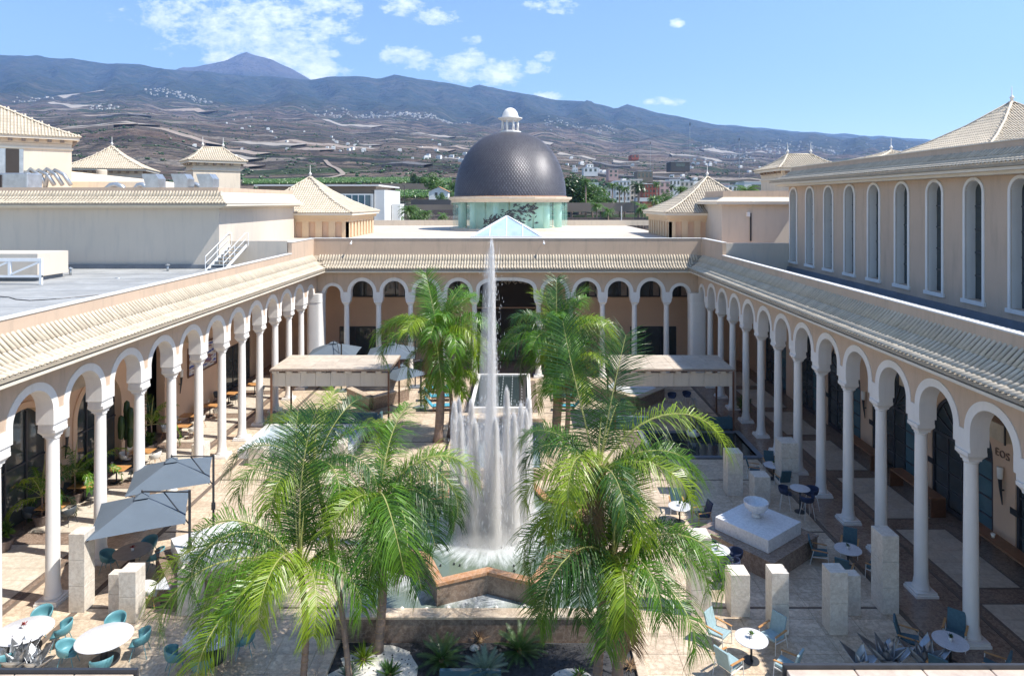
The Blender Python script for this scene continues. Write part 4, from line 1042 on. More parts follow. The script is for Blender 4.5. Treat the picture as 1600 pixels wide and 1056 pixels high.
# sloping service roof and plant in front
sr = thing('service_roof', 'long cream service parapet and sloped roof behind the block', 'roof')
MB().box(-62, -36, 62.5, 63, 14.2, 15.9).obj('wall', 'cream', sr); MB().add([(-46,60.9,14.9),(-26,60.9,14.9),(-29,66,15.3),(-46,66,17.1)], [(0,1,2,3)]).obj('slope', 'cream', sr)
MB().box(-60, -21.5, 47, 60.6, 14.2, 14.6).obj('deck', 'greyroof', sr)
def duct(px, Y, w, h, label, zb=14.6, flip=1):
    t = thing('exhaust_hood', label, 'duct', (xx(px, Y), Y, zb), 0, 'metal exhaust hoods on the left roof')
    b = MB(); b.box(-w/2, w/2, -w/2, w/2, 0, h*.45); b.obj('duct_base', 'steel', t)
    P = [(w/2, h*.45), (w/2, h*.75), (w*.25, h), (-w*.75, h), (-w/2, h*.47), (-w/2, h*.45)]
    q = MB(); n_ = len(P); q.add([(x, -w/2, z) for x, z in P]+[(x, w/2, z) for x, z in P], [tuple(range(n_))[::-1], tuple(range(n_, 2*n_))]+[(i, (i+1) % n_, (i+1) % n_+n_, i+n_) for i in range(n_)]); q.obj('hood', 'steel', t)
    q = MB(); q.add([(-w*.76, -w/2+.05, h*.97), (-w*.76, w/2-.05, h*.97), (-w*.53, w/2-.05, h*.52), (-w*.53, -w/2+.05, h*.52)], [(0,1,2,3)]); q.obj('intake', 'black', t)
duct(243, 49, 1.0, 1.45, 'leftmost steel exhaust hood on the left roof'); duct(288, 49, 1.0, 1.45, 'middle steel exhaust hood on the left roof'); duct(327, 49, 1.0, 1.45, 'steel exhaust hood in front of the small two-finial pavilion')
for (px, w, lab) in ((182, 1.4, 'low curved steel cowl at the left end of the pipes'), (222, .9, 'short curved steel cowl beside the leftmost hood'), (305, 1.3, 'low steel cowl between two hoods')):
    t = thing('roof_cowl', lab, 'vent cowl', (xx(px, 50), 50, 14.6), 0, 'curved steel cowls'); MB().tube([(-w/2,0,.1),(-w/2,0,.4),(-w*.3,0,.62),(.0,0,.68),(w*.3,0,.5),(w/2,0,.1)], .22, 10).obj('cowl', 'steel', t, smooth=True)
pp = thing('roof_pipework', 'grey insulated pipes running along the left roof', 'pipes')
for dy, r in ((0,.12),(.4,.10),(.9,.14)): MB().tube([(-55, 47.6+dy, 14.86), (-30, 47.6+dy, 14.9), (-22.5, 47.8+dy, 14.86)], r, 8).obj('pipe', 'steel', pp, smooth=True)
t = thing('chiller_unit', 'large steel air-handling box at the left edge of the roof', 'air handler', (xx(22,50), 50, 14.6)); MB().box(-1.5,1.6,-.8,.8,.0,1.55).obj('casing', 'steel', t, bevel=.08); MB().box(-1.45,-.3,-.86,-.805,.2,1.4).obj('grille', 'black', t)
t = thing('steel_duct_coil', 'curled silver ducts beside the far left tower', 'ducts', (xx(45,56), 56, 15.2))
for k in range(5): MB().tube([(-1.4+k*.7,0,0),(-1.2+k*.7,0,.9),(-.6+k*.7,.1,1.5+.1*(k%2)),(.2+k*.7,0,1.1),(.8+k*.7,0,.2)], .17, 8).obj('duct', 'steel', t, smooth=True)
# pavilion and little roofs beyond the hall on the right
block_pav('hall_pavilion', 'big tiled pyramid roof rising above the right hall', xx(1577, 50)+.2, 50.0, 6.3, 6.3, 15, 14+78*44/F+.1, 14+155*50/F)
block_pav('distant_tower', 'small tiled pavilion with two finials left of the hall roof end', xx(1262, 66), 68, 2.9, 2.9, 12, 14+52*65/F, 14+73*68/F, ridge=1.2)
block_pav('distant_tower', 'tiny tiled roof with finial peeking over the long hall parapet', xx(1411, 62), 64, 2.2, 2.2, 12, 14+68*62/F, 14+79*64/F)

# ================================================================== BEYOND THE HOTEL
def leaf_ball(name, mat, cx, cy, cz, R, n, size, seed, sq=1.0, stemless=False):
    r2 = random.Random(seed); mb = MB()
    blobs = [(Vector((r2.gauss(0,.45), r2.gauss(0,.45), r2.gauss(.1,.32)))*R, R*r2.uniform(.35,.62)) for _ in range(11)]
    for i in range(n):
        c, rr = blobs[r2.randrange(len(blobs))]
        d = Vector((r2.gauss(0,1), r2.gauss(0,1), r2.gauss(0,1))).normalized()
        p = c + d*rr*r2.uniform(.7,1.05); p.z *= sq
        nrm = (d+Vector((r2.uniform(-.8,.8), r2.uniform(-.8,.8), r2.uniform(-.5,.9)))).normalized()
        x = nrm.orthogonal().normalized(); y = nrm.cross(x); s = size*r2.uniform(.6,1.4)
        mb.add([p-x*s, p-y*s*.5, p+x*s, p+y*s*.5], [(0,1,2,3)])
    return mb
TREE_PROTO = {}
def tree(px, Y, h, label, kind='leafdark', grp='broad trees beyond the hotel', sq=.95, dz=0):
    X = xx(px, Y); z = terr(X, Y)-.2+dz
    t = thing('broad_tree', label, 'tree', (X, Y, z), random.uniform(0, 6), grp)
    R = h*.42
    key = (kind, round(sq,1))
    if key not in TREE_PROTO:
        mb = leaf_ball('crown', kind, 0, 0, 0, 1.0, 2600, .075, len(TREE_PROTO)+3, sq); me = mb.mesh('crown'); me.materials.append(M[kind]); TREE_PROTO[key] = me
        tm = MB(); tm.tube([(0,0,0),(.03,.02,.5),(0,0,1.1)], [.11,.08,.05], 8)
        for a in range(5): tm.tube([(0,0,.6+.08*a),(.4*math.cos(a*1.3),.4*math.sin(a*1.3),1.25)], [.05,.02], 5)
        m2 = tm.mesh('trunk'); m2.materials.append(M['trunk']); TREE_PROTO['trunk'] = m2
    c = inst('crown', TREE_PROTO[key], t, loc=(0,0,h*.58)); c.scale = (R, R, R*.95)
    k = inst('trunk', TREE_PROTO['trunk'], t, loc=(0,0,0)); k.scale = (R*.7, R*.7, h*.5)
PALM_FAR = {}
def far_palm(px, Y, h, kind, label, fat=False, base=None):
    X = xx(px, Y); z = (terr(X, Y)-.2) if base is None else base
    t = thing('distant_palm', label, 'palm tree', (X, Y, z), random.uniform(0, 6), 'palm trees beyond the hotel roofs')
    if kind not in PALM_FAR:
        r2 = random.Random(len(PALM_FAR)+41); mb = MB(); n = 46
        for i in range(n):
            az_ = r2.uniform(0, 2*PI); e0 = r2.uniform(-.25, 1.25); L = r2.uniform(.85, 1.1); pts = []; p = Vector((0,0,0)); e_ = e0
            for k in range(6):
                pts.append(p.copy()); p = p + Vector((math.cos(az_)*math.cos(e_), math.sin(az_)*math.cos(e_), math.sin(e_)))*L/5; e_ -= .34
            side = Vector((-math.sin(az_), math.cos(az_), 0))
            for k in range(1, 6):
                for q in range(5):
                    c = pts[k-1].lerp(pts[k], q/5); w = .20*math.sin(PI*min(1,(k+q/5)/6.3)); 
                    for sg in (-1, 1):
                        tip = c + side*sg*w + Vector((0,0,-w*.55)) + (pts[k]-pts[k-1])*.5
                        mb.add([c, c+(pts[k]-pts[k-1])*.14, tip], [(0,1,2)])
        me = mb.mesh('fronds'); me.materials.append(M[kind]); PALM_FAR[kind] = me
    R = 3.2 if fat else 2.1
    c = inst('fronds', PALM_FAR[kind], t, loc=(0,0,h)); c.scale = (R, R, R)
    MB().tube([(0,0,-.5),(.08,0,h*.5),(0,0,h)], [.42 if fat else .26, .3 if fat else .2, .34 if fat else .2], 8).obj('trunk', 'trunk', t, smooth=True)
def ztop(py, Y): return CAMZ-(py-315)*Y/F
for i, (px, pt, Y, kind, fat, lab) in enumerate([
    (915,278,190,'leafmid',False,'tall fan palm just right of the dome against dark trees'), (957,284,200,'leafmid',False,'tall thin palm left of the white block, first of the pair'), (976,290,205,'leafmid',False,'tall thin palm second of the pair right of the dome'),
    (998,284,178,'leafdark',True,'big feather palm behind the lamp post right of the dome'), (968,287,212,'leafdark',False,'dark palm crown behind the thin pair'), (944,292,230,'leafmid',False,'slender palm partly behind the fan palm'),
    (1026,283,240,'leafmid',False,'slender palm in front of the dark red building'), (1050,287,262,'leafdark',False,'dark palm right of the dark red building'), (1022,304,150,'banana',False,'young bright palm with slim trunk'),
    (950,322,150,'banana',False,'stubby bright palm low beside the fan palm'), (972,318,205,'banana',False,'low palm among the garden shrubs'), (1004,319,168,'banana',True,'bushy low palm left of the lamp post foot'),
    (932,315,160,'banana',False,'small yellow green palm close to the dome'), (1064,292,215,'leafmid',True,'palm with dry skirt beside the right pavilion roof'), (1167,291,120,'leafmid',True,'dark feather palm crown above the right rear block'),
    (610,320,268,'leafmid',False,'small palm beside the white modern building'), (638,322,150,'leafmid',True,'wide bushy palm in front of the stone wall'), (666,327,165,'leafmid',False,'small round palm right of the bushy one'), (622,330,160,'banana',False,'low palm tuft between the bushy palms'),
    (611,264,620,'leafdark',False,'lone palm standing above the banana field'), (692,331,170,'banana',False,'little yellow palm left of the glass drum')]):
    zt = ztop(pt, Y); X = xx(px, Y); h = zt-(terr(X, Y)-.2)-1.2
    far_palm(px, Y, max(1.5, h), kind, lab, fat)
for (px, Y, h, kind, lab) in [(893,210,15,'leafdark','dark rounded tree touching the dome edge'), (905,225,13,'leafdark','dark tree behind the fan palm'), (926,205,10.5,'leafmid','green bushy tree right of the fan palm'), (938,190,8,'leafmid','mid green bush under the slender palms'),
    (676,330,11,'leafmid','yellow green round tree above the gabled house'), (655,420,9,'leafdark','dark tree beside the cypress'), (700,300,6,'leafdark','dark tree next to the gabled house'), (690,270,5,'leafmid','bush in front of the gabled house'),
    (712,330,8,'leafmid','green tree at the left edge of the dome'), (900,165,4,'leafdark','low grey green shrub mass near the dome cornice'), (948,160,3.2,'leafmid','round shrub beside the garden wall'), (975,158,3.0,'leafmid','pair of low shrubs behind the far parapet'),
    (1038,200,8,'leafmid','bushy tree half hidden behind the right pavilion'), (596,190,6,'leafmid','bright shrub right of the modern building'), (650,170,5.5,'leafmid','large bright shrub in front of the netting wall')]:
    tree(px, Y, h, lab, kind)
t = thing('cypress', 'narrow dark cypress beside the banana field', 'tree', (xx(646,430), 430, terr(xx(646,430),430)-.3)); 
mb = leaf_ball('crown','leafdark',0,0,0,1,900,.16,77,1); o = mb.obj('crown', 'leafdark', t, loc=(0,0,6)); o.scale = (1.7,1.7,6); MB().tube([(0,0,0),(0,0,3)], .25, 6).obj('trunk','trunk',t)
# hillside trees, hundreds of metres away
r2 = random.Random(21)
hl = MB()
def scatter_blob(px, Y, s):
    X = xx(px, Y); z = terr(X, Y); 
    for q in range(3): hl.ico((X+r2.gauss(0,s*.6), Y+r2.gauss(0,s*.6), z+s*.5*r2.uniform(.5,1.2)), s*r2.uniform(.4,.8), (1,1,.8), .3, r2)
for i in range(6500):
    Y = 420*math.exp(r2.random()**1.1*3.0); px = r2.uniform(-60, 1500)
    if noise.noise((px*.02, math.log(Y)*5, 3)) < -.05: continue
    scatter_blob(px, Y, r2.uniform(.8, 2.3)*(1+Y/2600))
hl.obj('hillside_scrub', 'leafdark', None, kind='stuff')
# banana rows: fields of short upright leaf clumps
def banana_field(x0, x1, Y0, Y1, n, name='banana_field', seed=1, h=3.0):
    r2 = random.Random(seed); mb = MB()
    for i in range(n):
        Y = Y0+(Y1-Y0)*(i/n)+r2.uniform(-1,1); px = r2.uniform(x0, x1); X = xx(px, Y); z = terr(X, Y)
        for k in range(6):
            a = r2.uniform(0, 6.28); L = h*r2.uniform(.35,.75); d = Vector((math.cos(a), math.sin(a), 0)); sd_ = Vector((-d.y, d.x, 0))*.35
            b0 = Vector((X, Y, z+h*.35)); m1 = b0+d*L*.4+Vector((0,0,L*.7)); t1 = b0+d*L+Vector((0,0,L*.45))
            mb.add([b0, m1-sd_, t1, m1+sd_], [(0,1,2,3)])
    mb.obj(name, 'banana', None, kind='stuff')
banana_field(380, 705, 470, 570, 3000, seed=2); banana_field(595, 720, 300, 360, 900, seed=3, h=3.2); banana_field(640, 745, 375, 420, 500, seed=4); banana_field(340, 460, 250, 330, 500, seed=9)
banana_field(1000, 1240, 520, 600, 900, 'dark_crop_rows', 5, 2.5)
# walls, nets, fences
def wallseg(name, label, pxa, pxb, Y, pyb, pyt, mat, cat='wall', depth=.5, grp=None, dy=0):
    xa, xb = xx(pxa, Y), xx(pxb, Y); o = MB().box(xa, xb, 0, depth, 0, zz(pyt, Y)-zz(pyb, Y)).obj(name, mat, None, loc=(0, Y, zz(pyb, Y))); return tag(o, label, cat, grp)
wallseg('shade_net_fence', 'grey netting fence along the banana field edge', 594, 675, 372, 296, 287, 'net', 'fence', 2)
wallseg('shade_net_fence', 'low dark netting strip right of the gabled house', 642, 704, 262, 320, 312, 'netdark', 'fence', 3)
wallseg('stone_wall', 'dark stone retaining wall left of the glass drum', 675, 720, 222, 338, 328, 'basalt'); wallseg('garden_wall', 'pale grey garden wall above the stone wall', 640, 712, 236, 329, 320, 'net')
wallseg('garden_wall', 'long grey garden wall behind the palms right of the dome', 885, 1000, 178, 331, 317, 'net'); wallseg('roadside_wall', 'brown verge wall at the foot of the far palms', 885, 1010, 150, 345, 340, 'basalt')
wallseg('white_roof_strip', 'long white low roof in front of the town', 995, 1080, 232, 315, 309, 'housewhite', 'roof', 6)
for i, (a, b_, Y, yb, yt, m_) in enumerate([(1000,1020,205,325,319,'terra'),(1012,1030,198,329,324,'terra')]): wallseg('terracotta_strip', ['terracotta low roof behind the lamp post','second terracotta low roof nearer the pavilion'][i], a, b_, Y, yb, yt, m_, 'roof', 3)

def house(px0, px1, Y, pyb, pyt, mat, label, wins=(3,2), depth=8, roof=None, cat='building', grp=None, name='village_house'):
    xa, xb = xx(px0, Y), xx(px1, Y); z0, z1 = zz(pyb, Y)-3, zz(pyt, Y)
    t = thing(name, label, cat, (xa, Y, 0), 0, grp); w_ = xb-xa
    MB().box(0, w_, 0, depth, z0, z1).obj('wall', mat, t)
    MB().box(-.1, w_+.1, -.1, depth+.1, z1+.002, z1+.25).obj('parapet', 'housewhite' if roof is None else roof, t)
    zb = zz(pyb, Y)
    for i in range(wins[0]):
        for j in range(wins[1]):
            cx = w_*(i+.5)/wins[0]; cz = zb+(z1-zb)*(j+.5)/wins[1]; ww = w_/wins[0]*.24; hh = (z1-zb)/wins[1]*.28
            MB().box(cx-ww, cx+ww, -.06, .12, cz-hh, cz+hh).obj('window', 'glassdark', t)
    return t
# white modern building
mb_ = thing('modern_building', 'white modern building with dark strip windows behind the left pavilion', 'building', (0,0,0))
Ym = 150
MB().box(xx(400,Ym), xx(584,Ym), Ym, Ym+26, 3, zz(303,Ym)).obj('lower_wall', 'housewhite', mb_); MB().box(xx(405,Ym+3), xx(588,Ym+3), Ym+2.5, Ym+26, zz(303,Ym)+.01, zz(291,Ym)).obj('upper_wall', 'net', mb_)
MB().box(xx(395,Ym), xx(591,Ym), Ym+.5, Ym+26.5, zz(291,Ym)+.01, zz(288.5,Ym)).obj('roof_slab', 'coping', mb_); MB().box(xx(584.5,Ym), xx(600,Ym), Ym+.4, Ym+20, 3, zz(297,Ym)).obj('side_wing', 'housewhite', mb_)
MB().box(xx(530,Ym), xx(581,Ym), Ym-.12, Ym-.02, zz(330,Ym), zz(305,Ym)).obj('strip_window', 'glassteal', mb_)
for k in range(6): MB().box(xx(530+k*10,Ym)-.08, xx(530+k*10,Ym)+.08, Ym-.2, Ym-.13, zz(330,Ym), zz(305,Ym)).obj('mullion', 'whitemetal', mb_)
MB().box(xx(601,Ym), xx(615,Ym), Ym+8, Ym+14, 3, zz(319,Ym+8)).obj('porch', 'housewhite', mb_)
# gabled house
gh = thing('gabled_house', 'small white house with pale tiled gable roof beside the field', 'house', (xx(685,290), 290, zz(307,290)))
hw = 15/F*290; MB().box(-hw, hw, 0, 7, -3, 2.2).obj('wall', 'housewhite', gh); MB().add([(-hw-.5,-.5,2.0),(0,-.5,4.4),(0,7.5,4.4),(-hw-.5,7.5,2.0),(hw+.5,-.5,2.0),(hw+.5,7.5,2.0)], [(0,1,2,3),(1,4,5,2)]).obj('roof', 'terra', gh)
MB().add([(-hw,-.02,2.2),(hw,-.02,2.2),(0,-.02,4.1)], [(0,1,2)]).obj('gable', 'housewhite', gh); MB().box(-1.6,-.4,-.06,-.01,.4,1.7).obj('window', 'glassdark', gh); MB().box(.8,2.0,-.06,-.01,.4,1.7).obj('window', 'glassdark', gh)
# town to the right of the dome
for a in [(918,935,300,312,286,'housewhite','white house behind the palm pair',(2,2)), (936,962,320,309,295,'housewhite','broad white house left of the grey flats',(4,1)), (962,985,290,314,283,'housewhite','white flats with grid of small windows',(4,4)),
          (985,1004,300,313,281,'pale','cream flats beside the white ones',(3,4)), (1004,1030,280,309,288,'red','dark red building with white window bands',(5,3)), (1031,1047,310,303,284,'pink','pink house behind the slim palm',(2,2)),
          (1046,1063,330,300,281,'housewhite','white house right of the pink one',(3,2)), (1063,1084,350,300,284,'pale','cream house close to the right pavilion roof',(3,2)), (1126,1140,360,297,287,'pink','small pink house above the right pavilion slope',(2,1)), (1138,1152,330,300,290,'housewhite','small white house above the right rear block',(2,1)),
          (1163,1207,210,301,285,'housewhite','plain white block above the right rear block',(1,1)), (912,934,560,270,262,'housewhite','stepped white villa on the slope right of the dome',(3,1)), (918,927,566,262,257,'housewhite','upper floor of the stepped villa',(2,1)),
          (951,966,520,277,265,'pink','pink villa on the slope left of the long wall',(2,2)), (987,998,1100,247,242,'red','terracotta villa high on the slope',(2,1)), (996,1020,480,279,268,'net','tan terraced structure on the slope',(4,1)), (1048,1078,620,263,253,'netdark','dark shed on the slope',(1,1))]:
    house(a[0], a[1], a[2], a[3], a[4], a[5], a[6], a[7], depth=a[2]*.03)
# greenhouses and terraces on the slopes, each one a thing
r2 = random.Random(33); gi = 0
def greenhouse(pxa, pxb, Y, ht, mat, label, depth=None):
    xa, xb = xx(pxa, Y), xx(pxb, Y); ym = (xa+xb)/2; z = min(terr(xa, Y), terr(ym, Y), terr(xb, Y)); zt = max(terr(xa, Y), terr(ym, Y), terr(xb, Y))
    d = depth or Y*.05
    mb = MB(); n = 14; ht *= .55; rows = []
    for k in range(n+1):
        a = xa+(xb-xa)*k/n; sk_ = .02*d*math.sin(k*.35+Y)
        rows.append(((a,Y+sk_,z-6), (a,Y+sk_,terr(a,Y+sk_)+ht*.8), (a+d*.15,Y+d,terr(a,Y+d)+ht*.8), (a+d*.15,Y+d,z-6)))
    vs = [p for r_ in rows for p in r_]; mb.add(vs, [(4*k+j, 4*k+4+j, 4*k+5+j, 4*k+1+j) for k in range(n) for j in range(3)])
    for k in range(1, n, 2):
        r_ = rows[k]; mb.box(r_[1][0]-.4, r_[1][0]+.4, r_[1][1]-.5, r_[1][1], r_[1][2]-ht, r_[1][2]+.3)
    o = mb.obj('greenhouse', mat, None); tag(o, label, 'greenhouse', 'greenhouses and terraces on the far slopes')
for (a, b, Y, h, m_, lab) in [(62,178,1250,14,'net','long tan retaining terrace on the hill above the far left roofs'), (85,215,1330,16,'netwhite','pale netted greenhouse above the tan terrace'), (210,322,1150,10,'net','long curved tan wall right of the greenhouse'),
    (308,385,950,9,'netwhite','stepped pale terrace above the small pavilion'), (330,400,1080,8,'net','upper stepped terrace behind the pale one'), (325,388,820,7,'net','lower stepped terrace above the small pavilion'), (360,455,1350,10,'netwhite','beige cleared field left of the centre slope'), (455,500,1250,8,'net','reddish cleared patch mid slope'),
    (425,580,1500,2,'net','long thin pale road bank across the slope'), (490,580,3300,16,'netwhite','white plastic greenhouse strip under the village'), (560,580,1700,8,'netwhite','small pale greenhouse mid slope'), (595,662,850,9,'netdark','dark green netted plantation above the cypress'),
    (650,700,1600,10,'net','tan strip left of the dome'), (690,745,1150,9,'netwhite','pale field touching the dome'), (700,745,1900,10,'net','second tan strip left of the dome'), (870,930,1750,8,'netwhite','pale strip right of the lantern'), (925,985,1450,10,'netdark','dark netted plantation right of the dome'),
    (958,1000,1800,12,'netwhite','bright greenhouse roof high right of the dome'), (1000,1075,1250,8,'net','long tan terrace above the town'), (930,1075,950,7,'netdark','dark terrace rows above the town'), (1008,1048,760,7,'net','tan retaining wall above the red building'), (1030,1170,700,5,'netdark','long dark terrace above the right pavilion'),
    (1080,1240,1000,6,'net','long pale terrace behind the right pavilion'), (1050,1130,2600,14,'netwhite','pale greenhouses below the right villages'), (1100,1200,3600,18,'netwhite','white greenhouse band on the distant right slope'), (40,130,3600,16,'netwhite','pale band high on the left slope'), (80,125,5000,20,'netwhite','thin bright strip high on the left slope'), (110,180,2300,10,'net','tan strip with palms on the left slope'),
    (150,200,2200,12,'netdark','dark netted band on the left slope'), (255,310,3800,14,'net','ochre strip on the upper left slope'), (640,700,2700,10,'netwhite','pale strip under the white village'), (810,860,2600,10,'netwhite','pale strip behind the lantern')]:
    greenhouse(a, b, Y, h, m_, lab)
# villages: the nearest houses one by one, the rest as a mass
vill = []
def cluster(pxa, pxb, Y, n, spread=.06, size=7):
    for i in range(n):
        px = r2.uniform(pxa, pxb); y = Y*(1+r2.gauss(0, spread)); vill.append((y, px, size*r2.uniform(.7,1.6)))
cluster(560,735,5000,230,.035,9.5); cluster(470,560,4700,40,.05,9); cluster(225,335,5600,100,.04,9); cluster(20,90,4600,22,.06,9); cluster(140,190,3300,26,.04,7)
cluster(1080,1230,4200,110,.09,8); cluster(1180,1330,5200,110,.09,9); cluster(850,960,5200,70,.08,8.5); cluster(1130,1180,3300,30,.06,8); cluster(1060,1240,2200,26,.2,7)
cluster(500,580,1600,10,.1,6); cluster(300,400,1100,10,.1,5); cluster(880,1100,1000,22,.3,6); cluster(640,740,1300,14,.2,6); cluster(350,700,2300,26,.25,6); cluster(1000,1250,700,14,.2,5); cluster(1350,1480,5500,30,.1,14)
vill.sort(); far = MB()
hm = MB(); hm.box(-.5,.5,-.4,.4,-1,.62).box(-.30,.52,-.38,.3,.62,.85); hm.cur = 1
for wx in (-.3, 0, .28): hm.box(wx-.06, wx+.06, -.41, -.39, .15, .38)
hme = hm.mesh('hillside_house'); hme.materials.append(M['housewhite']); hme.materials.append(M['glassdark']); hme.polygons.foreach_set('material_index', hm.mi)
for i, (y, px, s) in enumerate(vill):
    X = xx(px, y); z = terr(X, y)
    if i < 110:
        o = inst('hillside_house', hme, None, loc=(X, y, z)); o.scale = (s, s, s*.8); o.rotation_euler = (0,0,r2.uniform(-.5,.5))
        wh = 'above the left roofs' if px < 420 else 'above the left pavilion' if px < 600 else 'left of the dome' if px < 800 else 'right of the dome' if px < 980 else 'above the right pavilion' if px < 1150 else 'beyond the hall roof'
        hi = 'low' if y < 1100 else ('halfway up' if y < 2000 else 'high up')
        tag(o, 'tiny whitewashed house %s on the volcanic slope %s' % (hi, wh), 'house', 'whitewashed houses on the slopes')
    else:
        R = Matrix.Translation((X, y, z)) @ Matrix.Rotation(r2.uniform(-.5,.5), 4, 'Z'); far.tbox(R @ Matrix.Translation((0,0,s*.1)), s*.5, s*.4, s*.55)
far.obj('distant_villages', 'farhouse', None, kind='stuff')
# winding road and lamp posts, masts
rd = []
for (px, Y) in [(500,560),(520,600),(533,640),(536,700),(528,780),(515,880),(508,1000)]: X = xx(px, Y); rd.append((X, Y, terr(X, Y)+1.6))
q = MB(); 
for a, b in zip(rd, rd[1:]): q.add([(a[0]-3,a[1],a[2]),(a[0]+3,a[1],a[2]),(b[0]+3,b[1],b[2]),(b[0]-3,b[1],b[2])], [(0,1,2,3)])
struct(q.obj('hill_road', 'net'))
for (px, Y, pb, pt, lab, r_) in [(992,120,345,294,'dark street lamp post right of the dome',.06),(632,150,345,290,'dark street lamp post left of the dome',.06),(584,118,345,298,'dark lamp post beside the modern building',.06),(971,112,345,322,'short white post behind the far parapet',.09),(1078,900,262,192,'tall thin lattice mast above the right slope',.22),(1155,900,275,216,'tall thin mast right of the pavilion apex',.22),(1016,700,280,222,'faint thin mast above the red building',.15)]:
    z0 = zz(pb, Y); t = thing('lamp_post' if Y < 200 else 'radio_mast', lab, 'lamp post' if Y < 200 else 'mast', (xx(px,Y), Y, z0)); H = zz(pt, Y)-z0
    MB().tube([(0,0,-8 if Y<200 else -3),(0,0,H)], r_, 6).obj('pole', 'coping' if 'white' in lab else ('metal' if Y < 200 else 'steel'), t)
    if Y < 200 and 'white' not in lab: MB().tube([(0,0,H-.1),(-.5,0,H+.05)], .05, 6).obj('lamp_arm', 'metal', t)
    elif Y > 200: MB().box(-r_*2,r_*2,-r_*2,r_*2,H*.93,H).obj('antenna_head', 'metal', t)
# ================================================================== FOUNTAIN
fo = thing('star_fountain', 'eight-pointed star fountain basin with rusty marble rim', 'fountain', (FCX, FCY, 0))
def star(R, r=None):
    r = r or R*.7654; return [((R if k % 2 == 0 else r)*math.sin(PI/8*(k+1)+0), (R if k % 2 == 0 else r)*-math.cos(PI/8*(k+1))) for k in range(16)]
O = star(4.35); I = star(3.92)
for k in range(16):
    a, b, c, d = O[k], O[(k+1) % 16], I[(k+1) % 16], I[k]
    MB().prism([a, b, c, d], 1.28, 1.40).obj('rim_slab', 'rim', fo, bevel=.012)
    a2, b2 = Vector(O[k])*.985, Vector(O[(k+1) % 16])*.985; c2, d2 = Vector(I[(k+1) % 16])*1.01, Vector(I[k])*1.01
    MB().prism([tuple(a2), tuple(b2), tuple(c2), tuple(d2)], .3, 1.278).obj('marble_face', 'brown', fo)
P = star(3.98); MB().prism(P, .9, 1.26).obj('star_water', 'w_star', fo)
noz = MB(); r2 = random.Random(6)
for i in range(70):
    a = r2.uniform(0, 6.28); r = r2.choice((1.6, 2.3, 2.9, 3.2)); noz.lathe([(.035,1.2),(.03,1.33)], 6, (r*math.cos(a), r*math.sin(a), 0))
noz.obj('nozzles', 'metal', fo, kind='stuff')
# lower square basin with overflow
lb2 = thing('overflow_basin', 'square lower basin of dark brown marble round the star fountain', 'basin', (FCX, FCY, 0))
h = 4.78
for (x0, x1, y0, y1) in ((-h,h,-h,-h+.45),(-h,h,h-.45,h),(-h,-h+.45,-h+.452,h-.452),(h-.45,h,-h+.452,h-.452)):
    MB().box(x0, x1, y0, y1, -.25, .72).obj('basin_wall', 'brown', lb2); MB().box(x0-.03, x1+.03, y0-.03 if y0 == -h else y0, y1+.03 if y1 == h else y1, .722, .80).obj('wall_cap', 'floor', lb2, bevel=.01)
MB().box(-h+.45, h-.45, -h+.45, h-.45, -.2, .62).obj('overflow_water', 'w_low', lb2)
sp = MB(); r2 = random.Random(61)
for k in range(10):
    x = -3.6+7.2*k/9; sp.ico((x+r2.uniform(-.1,.1), -4.05+r2.uniform(-.1,.1), .64), .07, (1,1,.6), .1, r2)
sp.obj('underwater_lamps', 'lampglass', lb2, kind='stuff')
# falling sheet over the star rim
# jets: slim cores inside soft spray, denser towards the foot
V_core = mist('jet_core', 40.0); V_soft = mist('jet_spray', 5.0); V_veil = mist('jet_veil', .45); V_foot = mist('splash_mist', 1.5)
jets = [(0.0, 0.0, 12.45, .085, 'tallest single jet in the middle of the star fountain')]
for k in range(12):
    a = 2*PI*k/12+.13; hh = 6.1+random.Random(k).uniform(-.35,.25); jets.append((1.45*math.cos(a), 1.45*math.sin(a), hh, .09, None))
for k in range(5):
    a = 2*PI*k/5-1.3; jets.append((.8*math.cos(a), .8*math.sin(a), 3.9+random.Random(k+9).uniform(-.3,.3), .09, None))
def cone(r0, r1, z0, z1, c, n=12, rt=0.02):
    mb = MB(); mb.lathe([(r0, z0), (r0*.9, z0+(z1-z0)*.3), (r0*.55+r1*.45, z0+(z1-z0)*.6), (r1, z1-.55), (r1*.8, z1-.22), (rt, z1)], n, c); return mb
jg = 'water jets of the star fountain'
M['spraywhite'] = mk('airborne_water', (.93,.93,.93), .5, .02)
